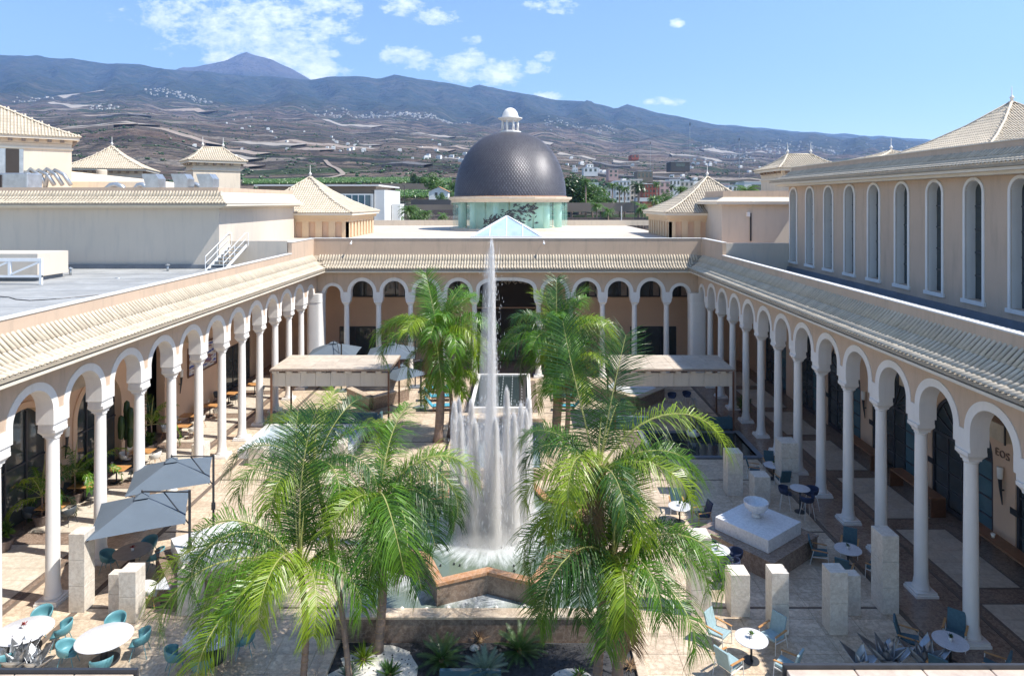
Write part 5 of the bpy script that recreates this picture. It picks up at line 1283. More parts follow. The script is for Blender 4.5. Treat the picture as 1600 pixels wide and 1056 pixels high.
def jet(name, lab, x, y, top, r):
    t = thing(name, lab, 'water jet', (FCX+x, FCY+y, 1.26), 0, jg); H = top-1.26
    tall = top > 10; r2 = random.Random(int(x*1000)+int(y*77))
    prof = [(r*.55,0),(r*.6,H*.4),(r*(.9 if not tall else .75),H*.8),(r*(1.1 if not tall else .6),H*.92),(r*.6,H*.985),(.01,H)]
    MB().lathe(prof, 9).obj('jet_core', V_core, t, smooth=True)
    MB().lathe([(r*3.0,.003),(r*2.5,H*.25),(r*2.0,H*.6),(r*1.9,H*.85),(r*1.3,H*.97),(.02,H*1.03)], 12).obj('jet_spray', V_soft, t, smooth=True)
    mb = MB()
    for i in range(1500 if tall else 520):      # streaks of drops: a tight column going up, a looser skirt coming down
        f = r2.random(); up = r2.random() < .55; z = f*H
        rad = r*abs(r2.gauss(0, .55)) if up else r*abs(r2.gauss(0, 1.5 if not tall else 2.2))*(1.25-.6*f)
        a = r2.uniform(0, 2*PI); p = Vector((rad*math.cos(a), rad*math.sin(a), z)); L = r2.uniform(.10,.55); w_ = r2.uniform(.003,.007)
        d = Vector((math.cos(a*3), math.sin(a*3), 0))*w_; mb.add([p-d, p+d, p+Vector((0,0,min(L, H-z+.05)))], [(0,1,2)])
    mb.obj('drop_streaks', 'spraywhite', t, kind='stuff')
for i, (x, y, top, r, lab) in enumerate(jets):
    if lab is None:
        if i <= 12:
            lab = 'tall white water jet, number %s clockwise round the ring' % ['one','two','three','four','five','six','seven','eight','nine','ten','eleven','twelve'][i-1]
        else: lab = 'shorter inner water jet, %s of the low jets' % ['first','second','third','fourth','fifth'][i-13]
    jet('water_jet', lab, x, y, top, r)
# veil of falling droplets round the ring and foam on the water
vl = thing('falling_spray', 'wide white veil of falling spray around the jets', 'spray', (FCX, FCY, 1.265))
MB().lathe([(1.75,0),(1.7,1.2),(1.65,2.6),(1.6,4.0),(1.45,4.6),(1.3,4.0),(1.25,.4)], 24, cap=False).add([], []).obj('veil', V_veil, vl, smooth=True)
MB().lathe([(2.2,0.01),(1.9,.4),(1.4,.8),(.7,1.1),(.03,1.2)], 24).obj('splash', V_foot, vl, smooth=True)
tv = cone(.50, .20, .4, 10.9, (0,0,0), 16).obj('tall_veil', mist('tall_veil_mist', .8), vl, smooth=True, loc=(-.12,0,0))
dr = MB(); r2 = random.Random(71)
for i in range(5000):
    k = r2.random()
    if k < .75: a = r2.uniform(0, 6.28); rr = 1.45+r2.gauss(0,.14); z = r2.uniform(.1,1)**1.25*4.7
    else: a = r2.uniform(0, 6.28); rr = abs(r2.gauss(0,.2)); z = r2.uniform(.5, 10.6)
    p = Vector((rr*math.cos(a), rr*math.sin(a), z)); s = r2.uniform(.004,.009); L = r2.uniform(.03,.12)
    dr.add([p+Vector((0,0,L)), p+Vector((s,0,0)), p+Vector((-s*.5,s*.8,0)), p+Vector((-s*.5,-s*.8,0)), p+Vector((0,0,-L*.5))], [(0,1,2),(0,2,3),(0,3,1),(4,2,1),(4,3,2),(4,1,3)])
dr.obj('droplets', mk('water_droplet', (.80,.83,.87), .2, .02), vl, kind='stuff')

# ------------------------------------------------------------------ channel, black pool, side pools
cp = thing('channel_pool', 'grey blue channel pool between star fountain and black pool', 'pool', (-1.3, 36.4, 0))
MB().box(-2.35, 2.35, -3.0, 3.6, -.25, .34).obj('water', 'w_grey', cp)
for (x0,x1,y0,y1) in ((-2.7,-2.35,-3.3,3.9),(2.35,2.7,-3.3,3.9),(-2.35,2.35,3.6,3.9),(-2.35,2.35,-3.3,-3.0)): MB().box(x0,x1,y0,y1,-.2,.42).obj('kerb', 'floor', cp)
bp_ = thing('reflecting_pool', 'raised black reflecting pool with white border and small jets', 'pool', (-1.3, 46.9, 0))
for (x0,x1,y0,y1) in ((-2.05,-1.8,-4.2,4.3),(1.8,2.05,-4.2,4.3),(-1.8,1.8,4.05,4.3),(-1.8,1.8,-4.2,-3.95)): MB().box(x0,x1,y0,y1,0,.55).obj('white_border', 'white', bp_, bevel=.01)
MB().box(-1.8, 1.8, -3.95, 4.05, 0, .46).obj('water', 'w_dark', bp_); MB().box(-2.9, 2.9, -5.4, -4.21, .004, .22).obj('front_step', 'floor', bp_)
MB().box(1.25, 1.7, -3.9, 4.0, .462, .50).obj('dark_shelf', 'black', bp_)
nz = MB()
for x in (-.7, 0, .7, 1.4):
    for k in range(11): nz.lathe([(.018,.5 if x > 1 else .46),(.03,.53),(.01,.58)], 6, (x, -3.4+.7*k, 0))
nz.obj('small_jets', 'whitemetal', bp_, kind='stuff')
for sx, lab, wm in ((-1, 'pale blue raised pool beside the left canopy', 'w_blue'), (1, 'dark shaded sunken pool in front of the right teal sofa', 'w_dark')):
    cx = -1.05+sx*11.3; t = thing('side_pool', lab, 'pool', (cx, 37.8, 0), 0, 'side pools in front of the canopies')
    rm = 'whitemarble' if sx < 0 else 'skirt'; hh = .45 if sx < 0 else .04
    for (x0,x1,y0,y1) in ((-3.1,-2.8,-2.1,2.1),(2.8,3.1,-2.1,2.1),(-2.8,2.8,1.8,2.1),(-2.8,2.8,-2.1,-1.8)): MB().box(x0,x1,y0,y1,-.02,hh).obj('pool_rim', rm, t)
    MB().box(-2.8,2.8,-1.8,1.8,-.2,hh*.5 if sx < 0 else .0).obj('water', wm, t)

# ------------------------------------------------------------------ canopies
M['canopytile'] = marble('canopy_slabs', (.50, .42, .33), (.60, .51, .41), (.5, .44, .37), .5, .4, .2, (1.3, .95, 50), .16)
for sx, lab in ((-1, 'left garden canopy with sunlit slab roof over the lounge'), (1, 'right garden canopy with half shaded slab roof and dark post')):
    x0, x1 = (-15.3, -8.0) if sx < 0 else (5.75, 13.1); t = thing('canopy', lab, 'canopy', (0,0,0), 0, 'garden canopies')
    Yf, Yb = 40.0, 43.6
    n = 6
    for i in range(n):
        for j in range(4):
            w_ = (x1-x0)/n; d_ = (Yb-Yf)/4; MB().box(x0+i*w_+.008, x0+(i+1)*w_-.008, Yf+j*d_+.008, Yf+(j+1)*d_-.008, 3.72, 3.775+.004*((i+j) % 2)).obj('roof_slab', 'canopytile', t)
    MB().box(x0-.04, x1+.04, Yf-.05, Yb+.05, 3.62, 3.718).obj('roof_frame', 'brown', t)
    for i in range(8):
        w_ = (x1-x0)/8; MB().box(x0+i*w_+.01, x0+(i+1)*w_-.01, Yf+.12, Yf+.17, 2.68, 3.5).obj('front_panel', 'cream', t)
        MB().box(x0+i*w_+.1, x0+i*w_+.4, Yf-.02, Yf+.2, 3.5, 3.618).obj('beam_end', 'cream', t)
    for (x, y) in ((x0+.06,Yf+.02),(x1-.06,Yf+.02),(x0+.06,Yb-.1),(x1-.06,Yb-.1)): MB().box(x-.05, x+.05, y-.05, y+.05, 0, 3.618).obj('post', 'darkwood', t)

# ------------------------------------------------------------------ marble blocks
BLK = [  # front left px, front right px, top front y, bottom y, depth factor, label
    (107,132,834,957,1.0,'tall marble block pillar nearest the left front columns'), (169,185,897,960,1.0,'low marble block tucked behind the left block stack'), (185,212,893,974,1.0,'middle-height marble block in front of the low left one'),
    (277,305,893,962,1.1,'marble block under the drooping palm fronds at left'), (299,319,695,738,1.0,'marble block behind the far blue parasol'), (388,412,700,728,1.0,'marble block at the corner of the pale left pool'), (516,538,692,732,1.0,'white block behind the left palm cluster'), (405,428,905,962,1.0,'marble block half hidden by the left palm fronds'),
    (1080,1112,840,963,1.0,'tall sunlit marble block beside the right palms'), (1142,1172,898,964,1.0,'short sunlit marble block above the pale armchairs'), (1206,1233,895,992,1.0,'marble block with a diagonal shadow across its front'), (1297,1325,894,992,1.0,'shaded veined marble block in front of a shorter one'),
    (1325,1345,899,962,.9,'short shaded block directly behind the veined one'), (1379,1405,837,960,1.3,'tallest shaded marble block between the right columns'), (1137,1161,708,775,1.0,'slim shaded marble block left of the bowl pedestal'), (1179,1204,745,789,1.0,'marble block directly behind the stone bowl'),
    (1221,1248,692,763,1.0,'veined marble block beside the bar-height table'), (1054,1078,740,773,1.0,'marble block seen through the right palm fronds')]
for (xa, xb, yt, yb, dk, lab) in BLK:
    Y = F*CAMZ/(yb-315.0); X0, X1 = xx(xa, Y), xx(xb, Y); h = zz(yt, Y); w_ = X1-X0; d = w_*dk
    t = thing('marble_block', lab, 'stone block', ((X0+X1)/2, Y+d/2, 0), 0, 'marble block pillars')
    n = max(1, round(h/.82)); hs = h/n
    for i in range(n): MB().box(-w_/2, w_/2, -d/2, d/2, i*hs+.004, (i+1)*hs-.004).obj('stone', 'block', t, bevel=.01)

# bowl pedestals
def pedestal(cx, cy, lab, bowl):
    t = thing('slab_pedestal', lab, 'pedestal', (cx, cy, 0), math.radians(38), 'rotated marble pedestals')
    s = 1.62; MB().box(-s,s,-s,s,0,.68).obj('brown_plinth', 'brown', t, bevel=.01)
    MB().box(-s-.03,s+.03,-s-.03,s+.03,.682,.74).obj('plinth_cap', 'brown', t)
    s = 1.18; MB().box(-s,s,-s,s,.742,1.24).obj('marble_slab', 'whitemarble', t, bevel=.012)
    if bowl:
        b = MB().lathe([(.02,0),(.16,.01),(.17,.08),(.10,.13),(.13,.17),(.34,.28),(.45,.42),(.48,.58),(.49,.63),(.45,.64),(.42,.55),(.3,.38),(.1,.31),(.01,.30)], 28).obj('stone_bowl', 'whitemarble', None, smooth=True, loc=(cx, cy+.2, 1.242))
        tag(b, 'carved white stone bowl standing on the right marble pedestal', 'bowl')
pedestal(9.55, 26.3, 'rotated white marble slab on brown plinth under the stone bowl', True)
pedestal(-11.6, 24.6, 'rotated white marble slab on brown plinth behind the left palms', False)

# ================================================================== FURNITURE
def shell_chair(mat, legmat, lab, grp, low=False, name='shell_chair', up=0.0):
    t = thing(name, lab, 'chair', (0,0,0), 0, grp); mb = MB(); n = 15; rows = [(.16,.435),(.24,.45),(.275,.52),(.29,.60),(.30,.68),(.305,.80)]
    # seat pan
    top = []
    for (r, z) in rows:
        ring = []
        for k in range(n):
            a = math.radians(-205+230*k/(n-1))   # open to +y (front)
            u_ = abs(k/(n-1)-.5)*2; zt = z
            if z > .5: zt = .5+(z-.5)*(1-(.55 if not low else .25)*u_**2.0) if not low else .5+(z-.5)*.72*(1-.2*u_**2)
            ring.append((r*math.cos(a)*1.02, r*math.sin(a), zt))
        top.append(ring)
    vs = [(0, .02, .43)] + [p for rg in top for p in rg]; fs = []
    for i in range(len(top)-1):
        for k in range(n-1):
            a = 1+i*n+k; fs.append((a, a+1, a+n+1, a+n))
    for k in range(n-1): fs.append((0, 1+k+1, 1+k))
    vs += [(-.2,.25,.445),(.2,.25,.445)]
    mb.add(vs, fs); mb.add([(-.23,.0,.437),(.23,.0,.437),(.2,.27,.43),(-.2,.27,.43)], [(0,1,2,3)])
    mb.v = [(a, b, c+up) for a, b, c in mb.v]
    o = mb.obj('seat_shell', mat, t, smooth=True); m_ = o.modifiers.new('thick', 'SOLIDIFY'); m_.thickness = .022; m_.offset = -1
    for (sx, sy) in ((-1,1),(1,1),(-1,-1),(1,-1)): MB().tube([(sx*.15, sy*.13, .44+up), (sx*.24, sy*.24, 0)], [.014,.010], 5).obj('leg', legmat, t)
    return t
def armchair(seat, frame, lab, grp, arm='wood'):
    t = thing('lounge_armchair', lab, 'armchair', (0,0,0), 0, grp)
    MB().tbox(Matrix.Translation((0,.02,.38)) @ Matrix.Rotation(.12, 4, 'X'), .25, .27, .035).obj('seat_cushion', seat, t, bevel=.015)
    MB().tbox(Matrix.Translation((0,-.30,.64)) @ Matrix.Rotation(.28, 4, 'X'), .25, .03, .30).obj('backrest', seat, t, bevel=.012)
    for s in (-1, 1):
        MB().tbox(Matrix.Translation((s*.30, .0, .57)) @ Matrix.Rotation(-.04, 4, 'X'), .032, .29, .014).obj('armrest', arm, t, bevel=.006)
        MB().tube([(s*.29,.27,.56),(s*.30,.30,0)], .014, 5).obj('leg', frame, t); MB().tube([(s*.29,-.22,.56),(s*.30,-.36,0)], .014, 5).obj('leg', frame, t)
        MB().bar((s*.285,.27,.34),(s*.285,-.26,.30),.02,.03).obj('side_rail', frame, t)
    return t
def round_table(r, mat, h, lab, grp, post='metal', name='round_table', sq=None, oval=1.0):
    t = thing(name, lab, 'table', (0,0,0), 0, grp)
    if sq: MB().box(-sq[0], sq[0], -sq[1], sq[1], h-.035, h).obj('table_top', mat, t, bevel=.006)
    else: MB().lathe([(r*.96,h-.035),(r,h-.02),(r,h-.006),(r*.985,h)], 36, sx=1, sy=oval).obj('table_top', mat, t, smooth=True, autosmooth=30)
    if sq or r < .6:
        MB().lathe([(.035,.03),(.035,h-.036)], 8).obj('table_post', post, t, smooth=True)
        MB().lathe([(.24,.0),(.24,.02),(.05,.035)], 20).obj('table_foot', post, t) if not sq else MB().box(-.3,.3,-.03,.03,.002,.03).box(-.03,.03,-.3,.3,.003,.031).obj('table_foot', post, t)
    else:
        MB().lathe([(.12,.03),(.09,.3),(.12,h-.036)], 12).obj('table_post', post, t, smooth=True); MB().lathe([(.42,0),(.42,.025),(.12,.04)], 24).obj('table_foot', post, t)
    return t
def place(proto, x, y, rz, lab, used={}):
    k = proto.name
    if k not in used: used[k] = 1; o = proto
    else: o = dup(proto)
    o.location = (x, y, 0); o.rotation_euler = (0,0,rz); o['label'] = lab; return o
def pot(x, y, z, lab, kind='leafmid', cat='potted plant', s=1.0):
    t = thing('table_posy', lab, cat, (x, y, z+.002), 0, 'small plants and flowers on the tables')
    MB().lathe([(.035*s,0),(.05*s,.02),(.055*s,.10*s),(.045*s,.10*s)], 10).obj('pot', 'white', t, smooth=True)
    mb = MB(); r2 = random.Random(int(x*100+y*7))
    for i in range(26):
        a = r2.uniform(0,6.28); e_ = r2.uniform(.2,1.4); d = Vector((math.cos(a)*math.cos(e_), math.sin(a)*math.cos(e_), math.sin(e_)))*.12*s*r2.uniform(.6,1.2); q = Vector((-d.y, d.x, 0)).normalized()*.02*s
        b0 = Vector((0,0,.1*s)); mb.add([b0, b0+d*.6-q, b0+d, b0+d*.6+q], [(0,1,2,3)])
    mb.obj('leaves', kind, t)
def ring(cx, cy, angs, r): return [(cx+r*math.cos(math.radians(a)), cy+r*math.sin(math.radians(a)), math.radians(a)+PI/2) for a in angs]
# chair local front is +y; a chair at angle a from its table must face the table
P_teal = shell_chair('teal', 'teal', 'x', 'teal shell chairs'); P_charc = shell_chair('charc', 'metal', 'x', 'charcoal shell chairs'); P_white = shell_chair('shellwhite', 'wood', 'x', 'off-white shell chairs')
P_navy = shell_chair('navy', 'coping', 'x', 'navy rope bar chairs', low=True, name='rope_bar_chair', up=.32); P_rope = shell_chair('navy', 'coping', 'x', 'navy rope chairs', low=True, name='rope_chair')
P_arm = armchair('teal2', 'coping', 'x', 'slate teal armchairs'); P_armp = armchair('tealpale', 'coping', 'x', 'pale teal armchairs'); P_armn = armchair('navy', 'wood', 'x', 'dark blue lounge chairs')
T_oval = round_table(.80, 'tabletop', .74, 'x', 'large pale round tables', oval=.92); T_small = round_table(.49, 'tabletop', .70, 'x', 'small white terrazzo tables'); T_bar = round_table(.43, 'tabletop', 1.08, 'x', 'bar-height round tables', name='bar_table'); T_grey = round_table(.66, 'greytop', .74, 'x', 'grey round tables')
T_wood = round_table(0, 'wood', .74, 'x', 'teak top dining tables', sq=(.55,.36), name='dining_table'); T_wr = round_table(.48, 'wood', .74, 'x', 'round teak tables'); T_sq = round_table(0, 'tabletop', .72, 'x', 'white square tables', sq=(.36,.36), name='square_table')
def group(T, px, py, zt, tl, C, angs, cl, r, rz=0, off=None):
    """py: pixel row of the table top centre"""
    x, y = gp(px, py, zt); place(T, x, y, rz, tl)
    for i, (cx, cy, a) in enumerate(ring(x, y, angs, r)): place(C, cx, cy, a + (off or 0) , cl[i])
    return x, y
def nm(base, words): return ['%s, %s' % (base, w) for w in words]
x, y = group(T_oval, 38, 984, .74, 'large pale round table at the left edge with a red flower', P_teal, [100, 20, 185, -90], nm('teal shell chair at the left-edge round table', ['at its far side','at its right side','at its left side','at its near side']), .98)
pot(x-.1, y+.1, .74, 'small vase with red flowers on the left-edge table', 'flower')
x, y = group(T_oval, 163, 995, .74, 'large pale round table second from the left edge', P_teal, [105, 15, 195, -62], nm('teal shell chair at the second round table', ['behind it','on its right','on its left','in front of it']), .98)
x, y = group(T_oval, 330, 992, .74, 'large pale round table under the drooping palm fronds', P_teal, [95, 12, 215, -80], nm('teal shell chair at the table under the fronds', ['behind it','on its right','on its left','in front of it']), .98)
x, y = group(T_grey, 207, 860, .74, 'grey round table in the shade of the near parasol', P_teal, [80, 5, 185], nm('teal shell chair at the grey round table', ['behind it','on its right','on its left']), .86); pot(x, y, .74, 'dark red flower pot on the grey round table', 'flower')
x, y = group(T_sq, 264, 910, .72, 'white square table beside the marble block at left', P_white, [190], ['white shell chair at the white square table'], .62)
# tall bar-height tables use the small top
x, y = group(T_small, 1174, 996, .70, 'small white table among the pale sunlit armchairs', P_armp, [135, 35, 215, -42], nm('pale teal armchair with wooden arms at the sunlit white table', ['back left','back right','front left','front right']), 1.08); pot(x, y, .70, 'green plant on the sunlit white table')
x, y = group(T_small, 1485, 1000, .70, 'speckled white table between armchairs at bottom right', P_arm, [150, 50, 225, -40], nm('slate armchair at the bottom right table', ['back left','back right','front left','front right']), 1.1); pot(x, y, .70, 'dark candle pot on the bottom right table', 'leafdark')
x, y = group(T_small, 1325, 857, .70, 'white table between the tall block and the brown plinth', P_arm, [160, 60, 235, -45], nm('slate armchair at the table by the brown plinth', ['back left','back right','front left','front right']), 1.0); pot(x, y, .70, 'dark pot on the table by the brown plinth', 'leafdark')
x, y = group(T_small, 1209, 726, .70, 'white table between two marble blocks near the columns', P_arm, [80, 165, -85], nm('slate armchair at the table between marble blocks', ['behind it','at its left','in front of it']), .95); pot(x, y, .70, 'green plant on the table between marble blocks')
x, y = group(T_small, 1062, 790, .70, 'white table beside the dark blue lounge chair', P_arm, [85], ['slate armchair behind the table by the right palms'], .9); place(P_armn, x+.95, y-.1, math.radians(100), 'dark blue lounge chair with orange wood frame'); pot(x, y, .70, 'green plant on the table by the right palms')
x, y = group(T_bar, 1250, 762, 1.08, 'bar-height white table with dark round foot', P_navy, [160, -85, 15], nm('navy rope chair at the bar-height table', ['on its left','in front of it','on its right']), .62); 
x, y = group(T_bar, 1122, 858, 1.08, 'small round table behind the tall sunlit block', P_navy, [100, 5, -60], nm('navy rope chair behind the tall sunlit block', ['at the far side','at the right','at the front']), .64); pot(x, y, 1.08, 'white blossoms on the table behind the sunlit block', 'lampglass')
# gallery dining tables on the left
DT = [(131, 757, T_wood, P_charc, [180, -30], 'teak dining table with yellow flowers beside the second column'), (182, 731, T_wood, P_charc, [200, 20], 'teak dining table with white flowers behind the second column'), (82, 790, T_wood, P_charc, [200, -10], 'teak dining table left of the first column'),
      (54, 757, T_wr, P_white, [190, -60], 'round teak table left of the first column'), (8, 785, T_wood, P_white, [-60], 'teak dining table at the left frame edge'), (223, 704, T_wood, P_white, [200, -15], 'teak dining table between the third columns'),
      (185, 690, T_wr, P_white, [250, -30], 'round teak table in front of the cactus niche'), (283, 664, T_wood, P_white, [190, -10], 'teak dining table left of the fourth column'), (297, 648, T_wood, P_white, [200, -20], 'teak dining table behind the fourth column'),
      (328, 633, T_wood, P_white, [-30, 170], 'teak dining table left of the sixth column'), (357, 614, T_wood, P_charc, [-40, 170], 'farthest visible teak dining table'), (95, 690, T_wood, P_white, [180], 'teak dining table behind the tall palms of the gallery'), (398, 600, T_wood, P_charc, [-40], 'small dining table near the sliding doors')]
for i, (px, py, T, C, angs, lab) in enumerate(DT):
    sp_ = lab.replace('teak dining table ', '').replace('round teak table ', '').replace('small dining table ', '').replace('farthest visible teak dining table', 'farthest in the gallery')
    group(T, px, py, .74, lab, C, angs, ['%s shell chair %s of the dining table %s' % ('charcoal' if C is P_charc else 'off-white', w, sp_) for w in ('left', 'right')][:len(angs)] if 90 < angs[0] < 270 else ['%s shell chair right of the dining table %s' % ('charcoal' if C is P_charc else 'off-white', sp_), '%s shell chair left of the dining table %s' % ('charcoal' if C is P_charc else 'off-white', sp_)][:len(angs)], .80)
for (px, py, k, lab) in ((132,756,'yellow','yellow flowers on the table by the second column'), (175,728,'lampglass','white flowers on the table behind the second column'), (326,628,'lampglass','white flowers on the table by the sixth column'), (281,660,'yellow','yellow flowers on the table by the fourth column')):
    x, y = gp(px, py, .74); pot(x, y, .74, lab, k)
# more chairs glimpsed at the far right under the canopy
for (px, py, rz, lab) in ((1050,622,2.6,'navy rope chair under the right canopy, left one'), (1073,620,3.4,'navy rope chair under the right canopy, right one'), (972,632,1.4,'navy rope chair beside the palm and the fire lamp')):
    x, y = gp(px, py+8, 0); place(P_rope, x, y, rz, lab)
# sofas
def sofa(x, y, w_, lab, rz=0, mat='teal2'):
    t = thing('garden_sofa', lab, 'sofa', (x, y, 0), rz, 'garden sofas')
    MB().box(-w_/2, w_/2, -.45, .45, .08, .40).obj('seat', mat, t, bevel=.03); MB().box(-w_/2, w_/2, -.62, -.46, .08, .82).obj('backrest', mat, t, bevel=.03)
    for s in (-1, 1): MB().box(s*w_/2, s*(w_/2+.14), -.62, .45, .08, .62).obj('armrest', mat, t, bevel=.03)
    n = int(w_/.65)
    for i in range(n): MB().tbox(Matrix.Translation((-w_/2+.35+i*(w_-.7)/max(1, n-1), -.30, .60)) @ Matrix.Rotation(.3, 4, 'X') @ Matrix.Rotation((-1)**i*.15, 4, 'Y'), .21, .07, .20).obj('cushion', 'cushgrey', t, bevel=.05)
    return t
sofa(xx(1117,40.4), 40.6, 1.9, 'dark teal sofa with grey cushions by the canopy post'); sofa(xx(985,40.4), 40.7, 2.2, 'dark teal sofa left of the sculpted bud under the right canopy'); sofa(xx(548,41), 41.4, 3.4, 'dark teal sofa behind the left palm cluster'); sofa(xx(450,41), 41.4, 2.2, 'dark teal sofa at the left end of the pale pool')
# sunbeds
def sunbed(x, y, rz, lab, first=[None]):
    if first[0] is None:
        t = thing('sun_lounger', lab, 'sun lounger', (0,0,0), 0, 'turquoise sun loungers'); first[0] = t
        MB().box(-.33,.33,-.35,1.05,.26,.32).obj('frame', 'darkwood', t); MB().box(-.30,.30,-.3,1.02,.322,.40).obj('mattress', 'cushblue', t, bevel=.02)
        MB().tbox(Matrix.Translation((0,-.60,.62)) @ Matrix.Rotation(-.85, 4, 'X'), .30, .40, .04).obj('backrest', 'cushblue', t, bevel=.02)
        for (sx, sy) in ((-1,-.3),(1,-.3),(-1,.95),(1,.95)): MB().box(sx*.29-.02, sx*.29+.02, sy-.02, sy+.02, 0, .258).obj('leg', 'darkwood', t)
    else: t = dup(first[0])
    t.location = (x, y, 0); t.rotation_euler = (0,0,rz); t['label'] = lab
for (px, py, lab, rz) in ((684,632,'turquoise lounger nearest the left palm trunk',-1.45), (682,617,'second turquoise lounger behind the left palm trunk',-1.45), (684,604,'farthest turquoise lounger left of the black pool',-1.45), (890,632,'turquoise lounger nearest the right palm trunk',1.45), (889,617,'second turquoise lounger right of the black pool',1.45), (888,604,'farthest turquoise lounger right of the black pool',1.45)):
    x, y = gp(px, py, .4); sunbed(x, y, rz, lab)
# ------------------------------------------------------------------ parasols
def parasol(cx, cy, h, zr, lab, ang, mast=None, name='cantilever_parasol'):
    """cx,cy hub; h half-size; zr rim height; ang rotation of the square"""
    t = thing(name, lab, 'parasol', (cx, cy, 0), ang, 'slate blue parasols'); zt = zr+h*.42
    mb = MB(); N = 6
    for k in range(4):
        a0 = PI/4+k*PI/2; a1 = a0+PI/2; c0 = Vector((math.cos(a0), math.sin(a0), 0))*h*1.414; c1 = Vector((math.cos(a1), math.sin(a1), 0))*h*1.414
        q = MB(); vs = []
        for i in range(N+1):
            s = .07+.93*i/N
            for j in range(N+1):
                f = j/N; p = c0.lerp(c1, f)*s; sag = .10*h*math.sin(PI*f)*s*(.6) ; rimdip = (abs(f-.5)*2)**2*.0
                z = zt-(zt-zr)*(s**1.06)-sag*.35+math.sin(PI*f)*s*.05*h*.3
                vs.append((p.x*(1-.03*math.sin(PI*f)*s), p.y*(1-.03*math.sin(PI*f)*s), z))
        fs = [(i*(N+1)+j, i*(N+1)+j+1, (i+1)*(N+1)+j+1, (i+1)*(N+1)+j) for i in range(N) for j in range(N)]
        q.add(vs, fs); q.obj('canvas_panel', 'umb', t, smooth=True)
        MB().tube([tuple(Vector((0,0,zt-.06))), (c0.x*.98, c0.y*.98, zr-.05)], .016, 5).obj('rib', 'metal', t)
    v = MB()
    for k in range(4):
        a0 = PI/4+k*PI/2; a1 = a0+PI/2; r = h*.22; v.add([(r*math.cos(a0), r*math.sin(a0), zt-.02), (r*math.cos(a1), r*math.sin(a1), zt-.02), (0,0,zt+.13)], [(0,1,2)])
    v.obj('vent_cap', 'umb', t); MB().lathe([(.03,zt+.1),(.03,zt+.2),(.01,zt+.23)], 8).obj('finial', 'metal', t)
    mx, my = mast if mast else (h*.98, -h*.3)
    MB().box(mx-.045, mx+.045, my-.045, my+.045, 0, zt+.28).obj('mast', 'metal', t); MB().box(mx-.4, mx+.4, my-.4, my+.4, .004, .09).obj('base', 'skirt', t)
    MB().tube([(mx, my, zt+.22), (0, 0, zt+.16)], .028, 6).obj('arm', 'metal', t); MB().tube([(mx, my, zr-.35), (mx*.45, my*.45, zt+.19)], .022, 6).obj('strut', 'metal', t)
    MB().box(mx-.08, mx+.08, my-.08, my+.08, 1.1, 1.35).obj('crank_box', 'metal', t)
# near parasol: hub seen at px (220,778), rim corners (147,820) (228,836) (322,800) (225..)
def hubat(px, py, z): Y = F*(CAMZ-z)/(py-315.0); return xx(px, Y), Y
x, y = hubat(222, 776, 3.05); parasol(x, y, 1.52, 2.45, 'near slate blue cantilever parasol over the grey table', math.radians(24), mast=(1.62, -.9))
x, y = hubat(268, 720, 3.05); parasol(x, y, 1.52, 2.45, 'slate blue parasol behind the near one, beside the second column', math.radians(24), mast=(1.62, -.9))
x, y = hubat(521, 540, 3.0); parasol(x, y, 1.85, 2.45, 'slate blue parasol rising behind the left canopy', math.radians(5), mast=(.9,-1.7))
x, y = hubat(612, 541, 3.0); parasol(x, y, 1.85, 2.45, 'grey parasol behind the left tall palm', math.radians(5))
x, y = hubat(628, 572, 3.0); parasol(x, y, 1.3, 2.5, 'pale parasol lower behind the left palm fronds', math.radians(45))

# ------------------------------------------------------------------ gallery fittings
M['benchwood'] = mk('brown_bench_wood', (.26,.125,.065), .4, .25, 5, .1, 50)
def bench(y0, y1, lab):
    t = thing('console_bench', lab, 'bench', (18.55, (y0+y1)/2, 0), 0, 'dark wood console benches in the right gallery'); h = (y1-y0)/2
    MB().box(-.32,.32,-h,h,.78,.86).obj('top', 'benchwood', t, bevel=.008)
    for s in (-1, 1): MB().box(-.32,.32,s*h-.04*(s+1),s*h-.04*(s-1),0,.779).obj('end_panel', 'darkwood', t)
bench(23.4, 26.9, 'nearest dark wood console bench under the wall letters'); bench(29.0, 32.3, 'dark wood console bench between the second pair of arched doors'); bench(34.0, 37.0, 'far dark wood console bench beyond the sconce')
x, y = 18.5, 25.6; t = thing('white_cup', 'small white cup on the nearest console bench', 'cup', (x, y, .862)); MB().lathe([(.05,0),(.085,.16),(.075,.16),(.045,.02)], 14).obj('cup_body', 'lampglass', t, smooth=True)
def sconce(x, y, sx, lab, z=2.9, plate=True):
    t = thing('torch_sconce', lab, 'wall lamp', (x, y, z), 0, 'torch-shaped wall sconces')
    MB().lathe([(.085,.05),(.10,.12),(.115,.50),(.10,.52)], 14, (-.16*sx,0,0)).obj('glass_cup', 'lampglass', t, smooth=True)
    MB().tube([(-.16*sx,0,.05),(-.14*sx,0,-.35),(-.07*sx,0,-.98)], [.075,.055,.02], 8).obj('torch_body', 'metal', t); MB().bar((-.12*sx,0,-.4),(0,0,-.4),.05).obj('bracket', 'metal', t)
    if plate: MB().box(-.03*sx, -.002*sx, -.75, -.35, -1.15, -.9).obj('sign_plate', 'metal', t)
for i, (y, l) in enumerate([(26.1,'torch sconce under the wall letters in the right gallery'), (31.3,'torch sconce hidden between the second doors'), (36.5,'torch sconce above the far console bench'), (41.7,'torch sconce deep in the right gallery')]): sconce(19.3, y, 1, l)
for i, (y, l) in enumerate([(25.6,'torch sconce at the near end of the left gallery'), (30.8,'torch sconce between the glazed arches'), (41.2,'torch sconce left of the large painting')]): sconce(-21.5, y, -1, l, plate=False)
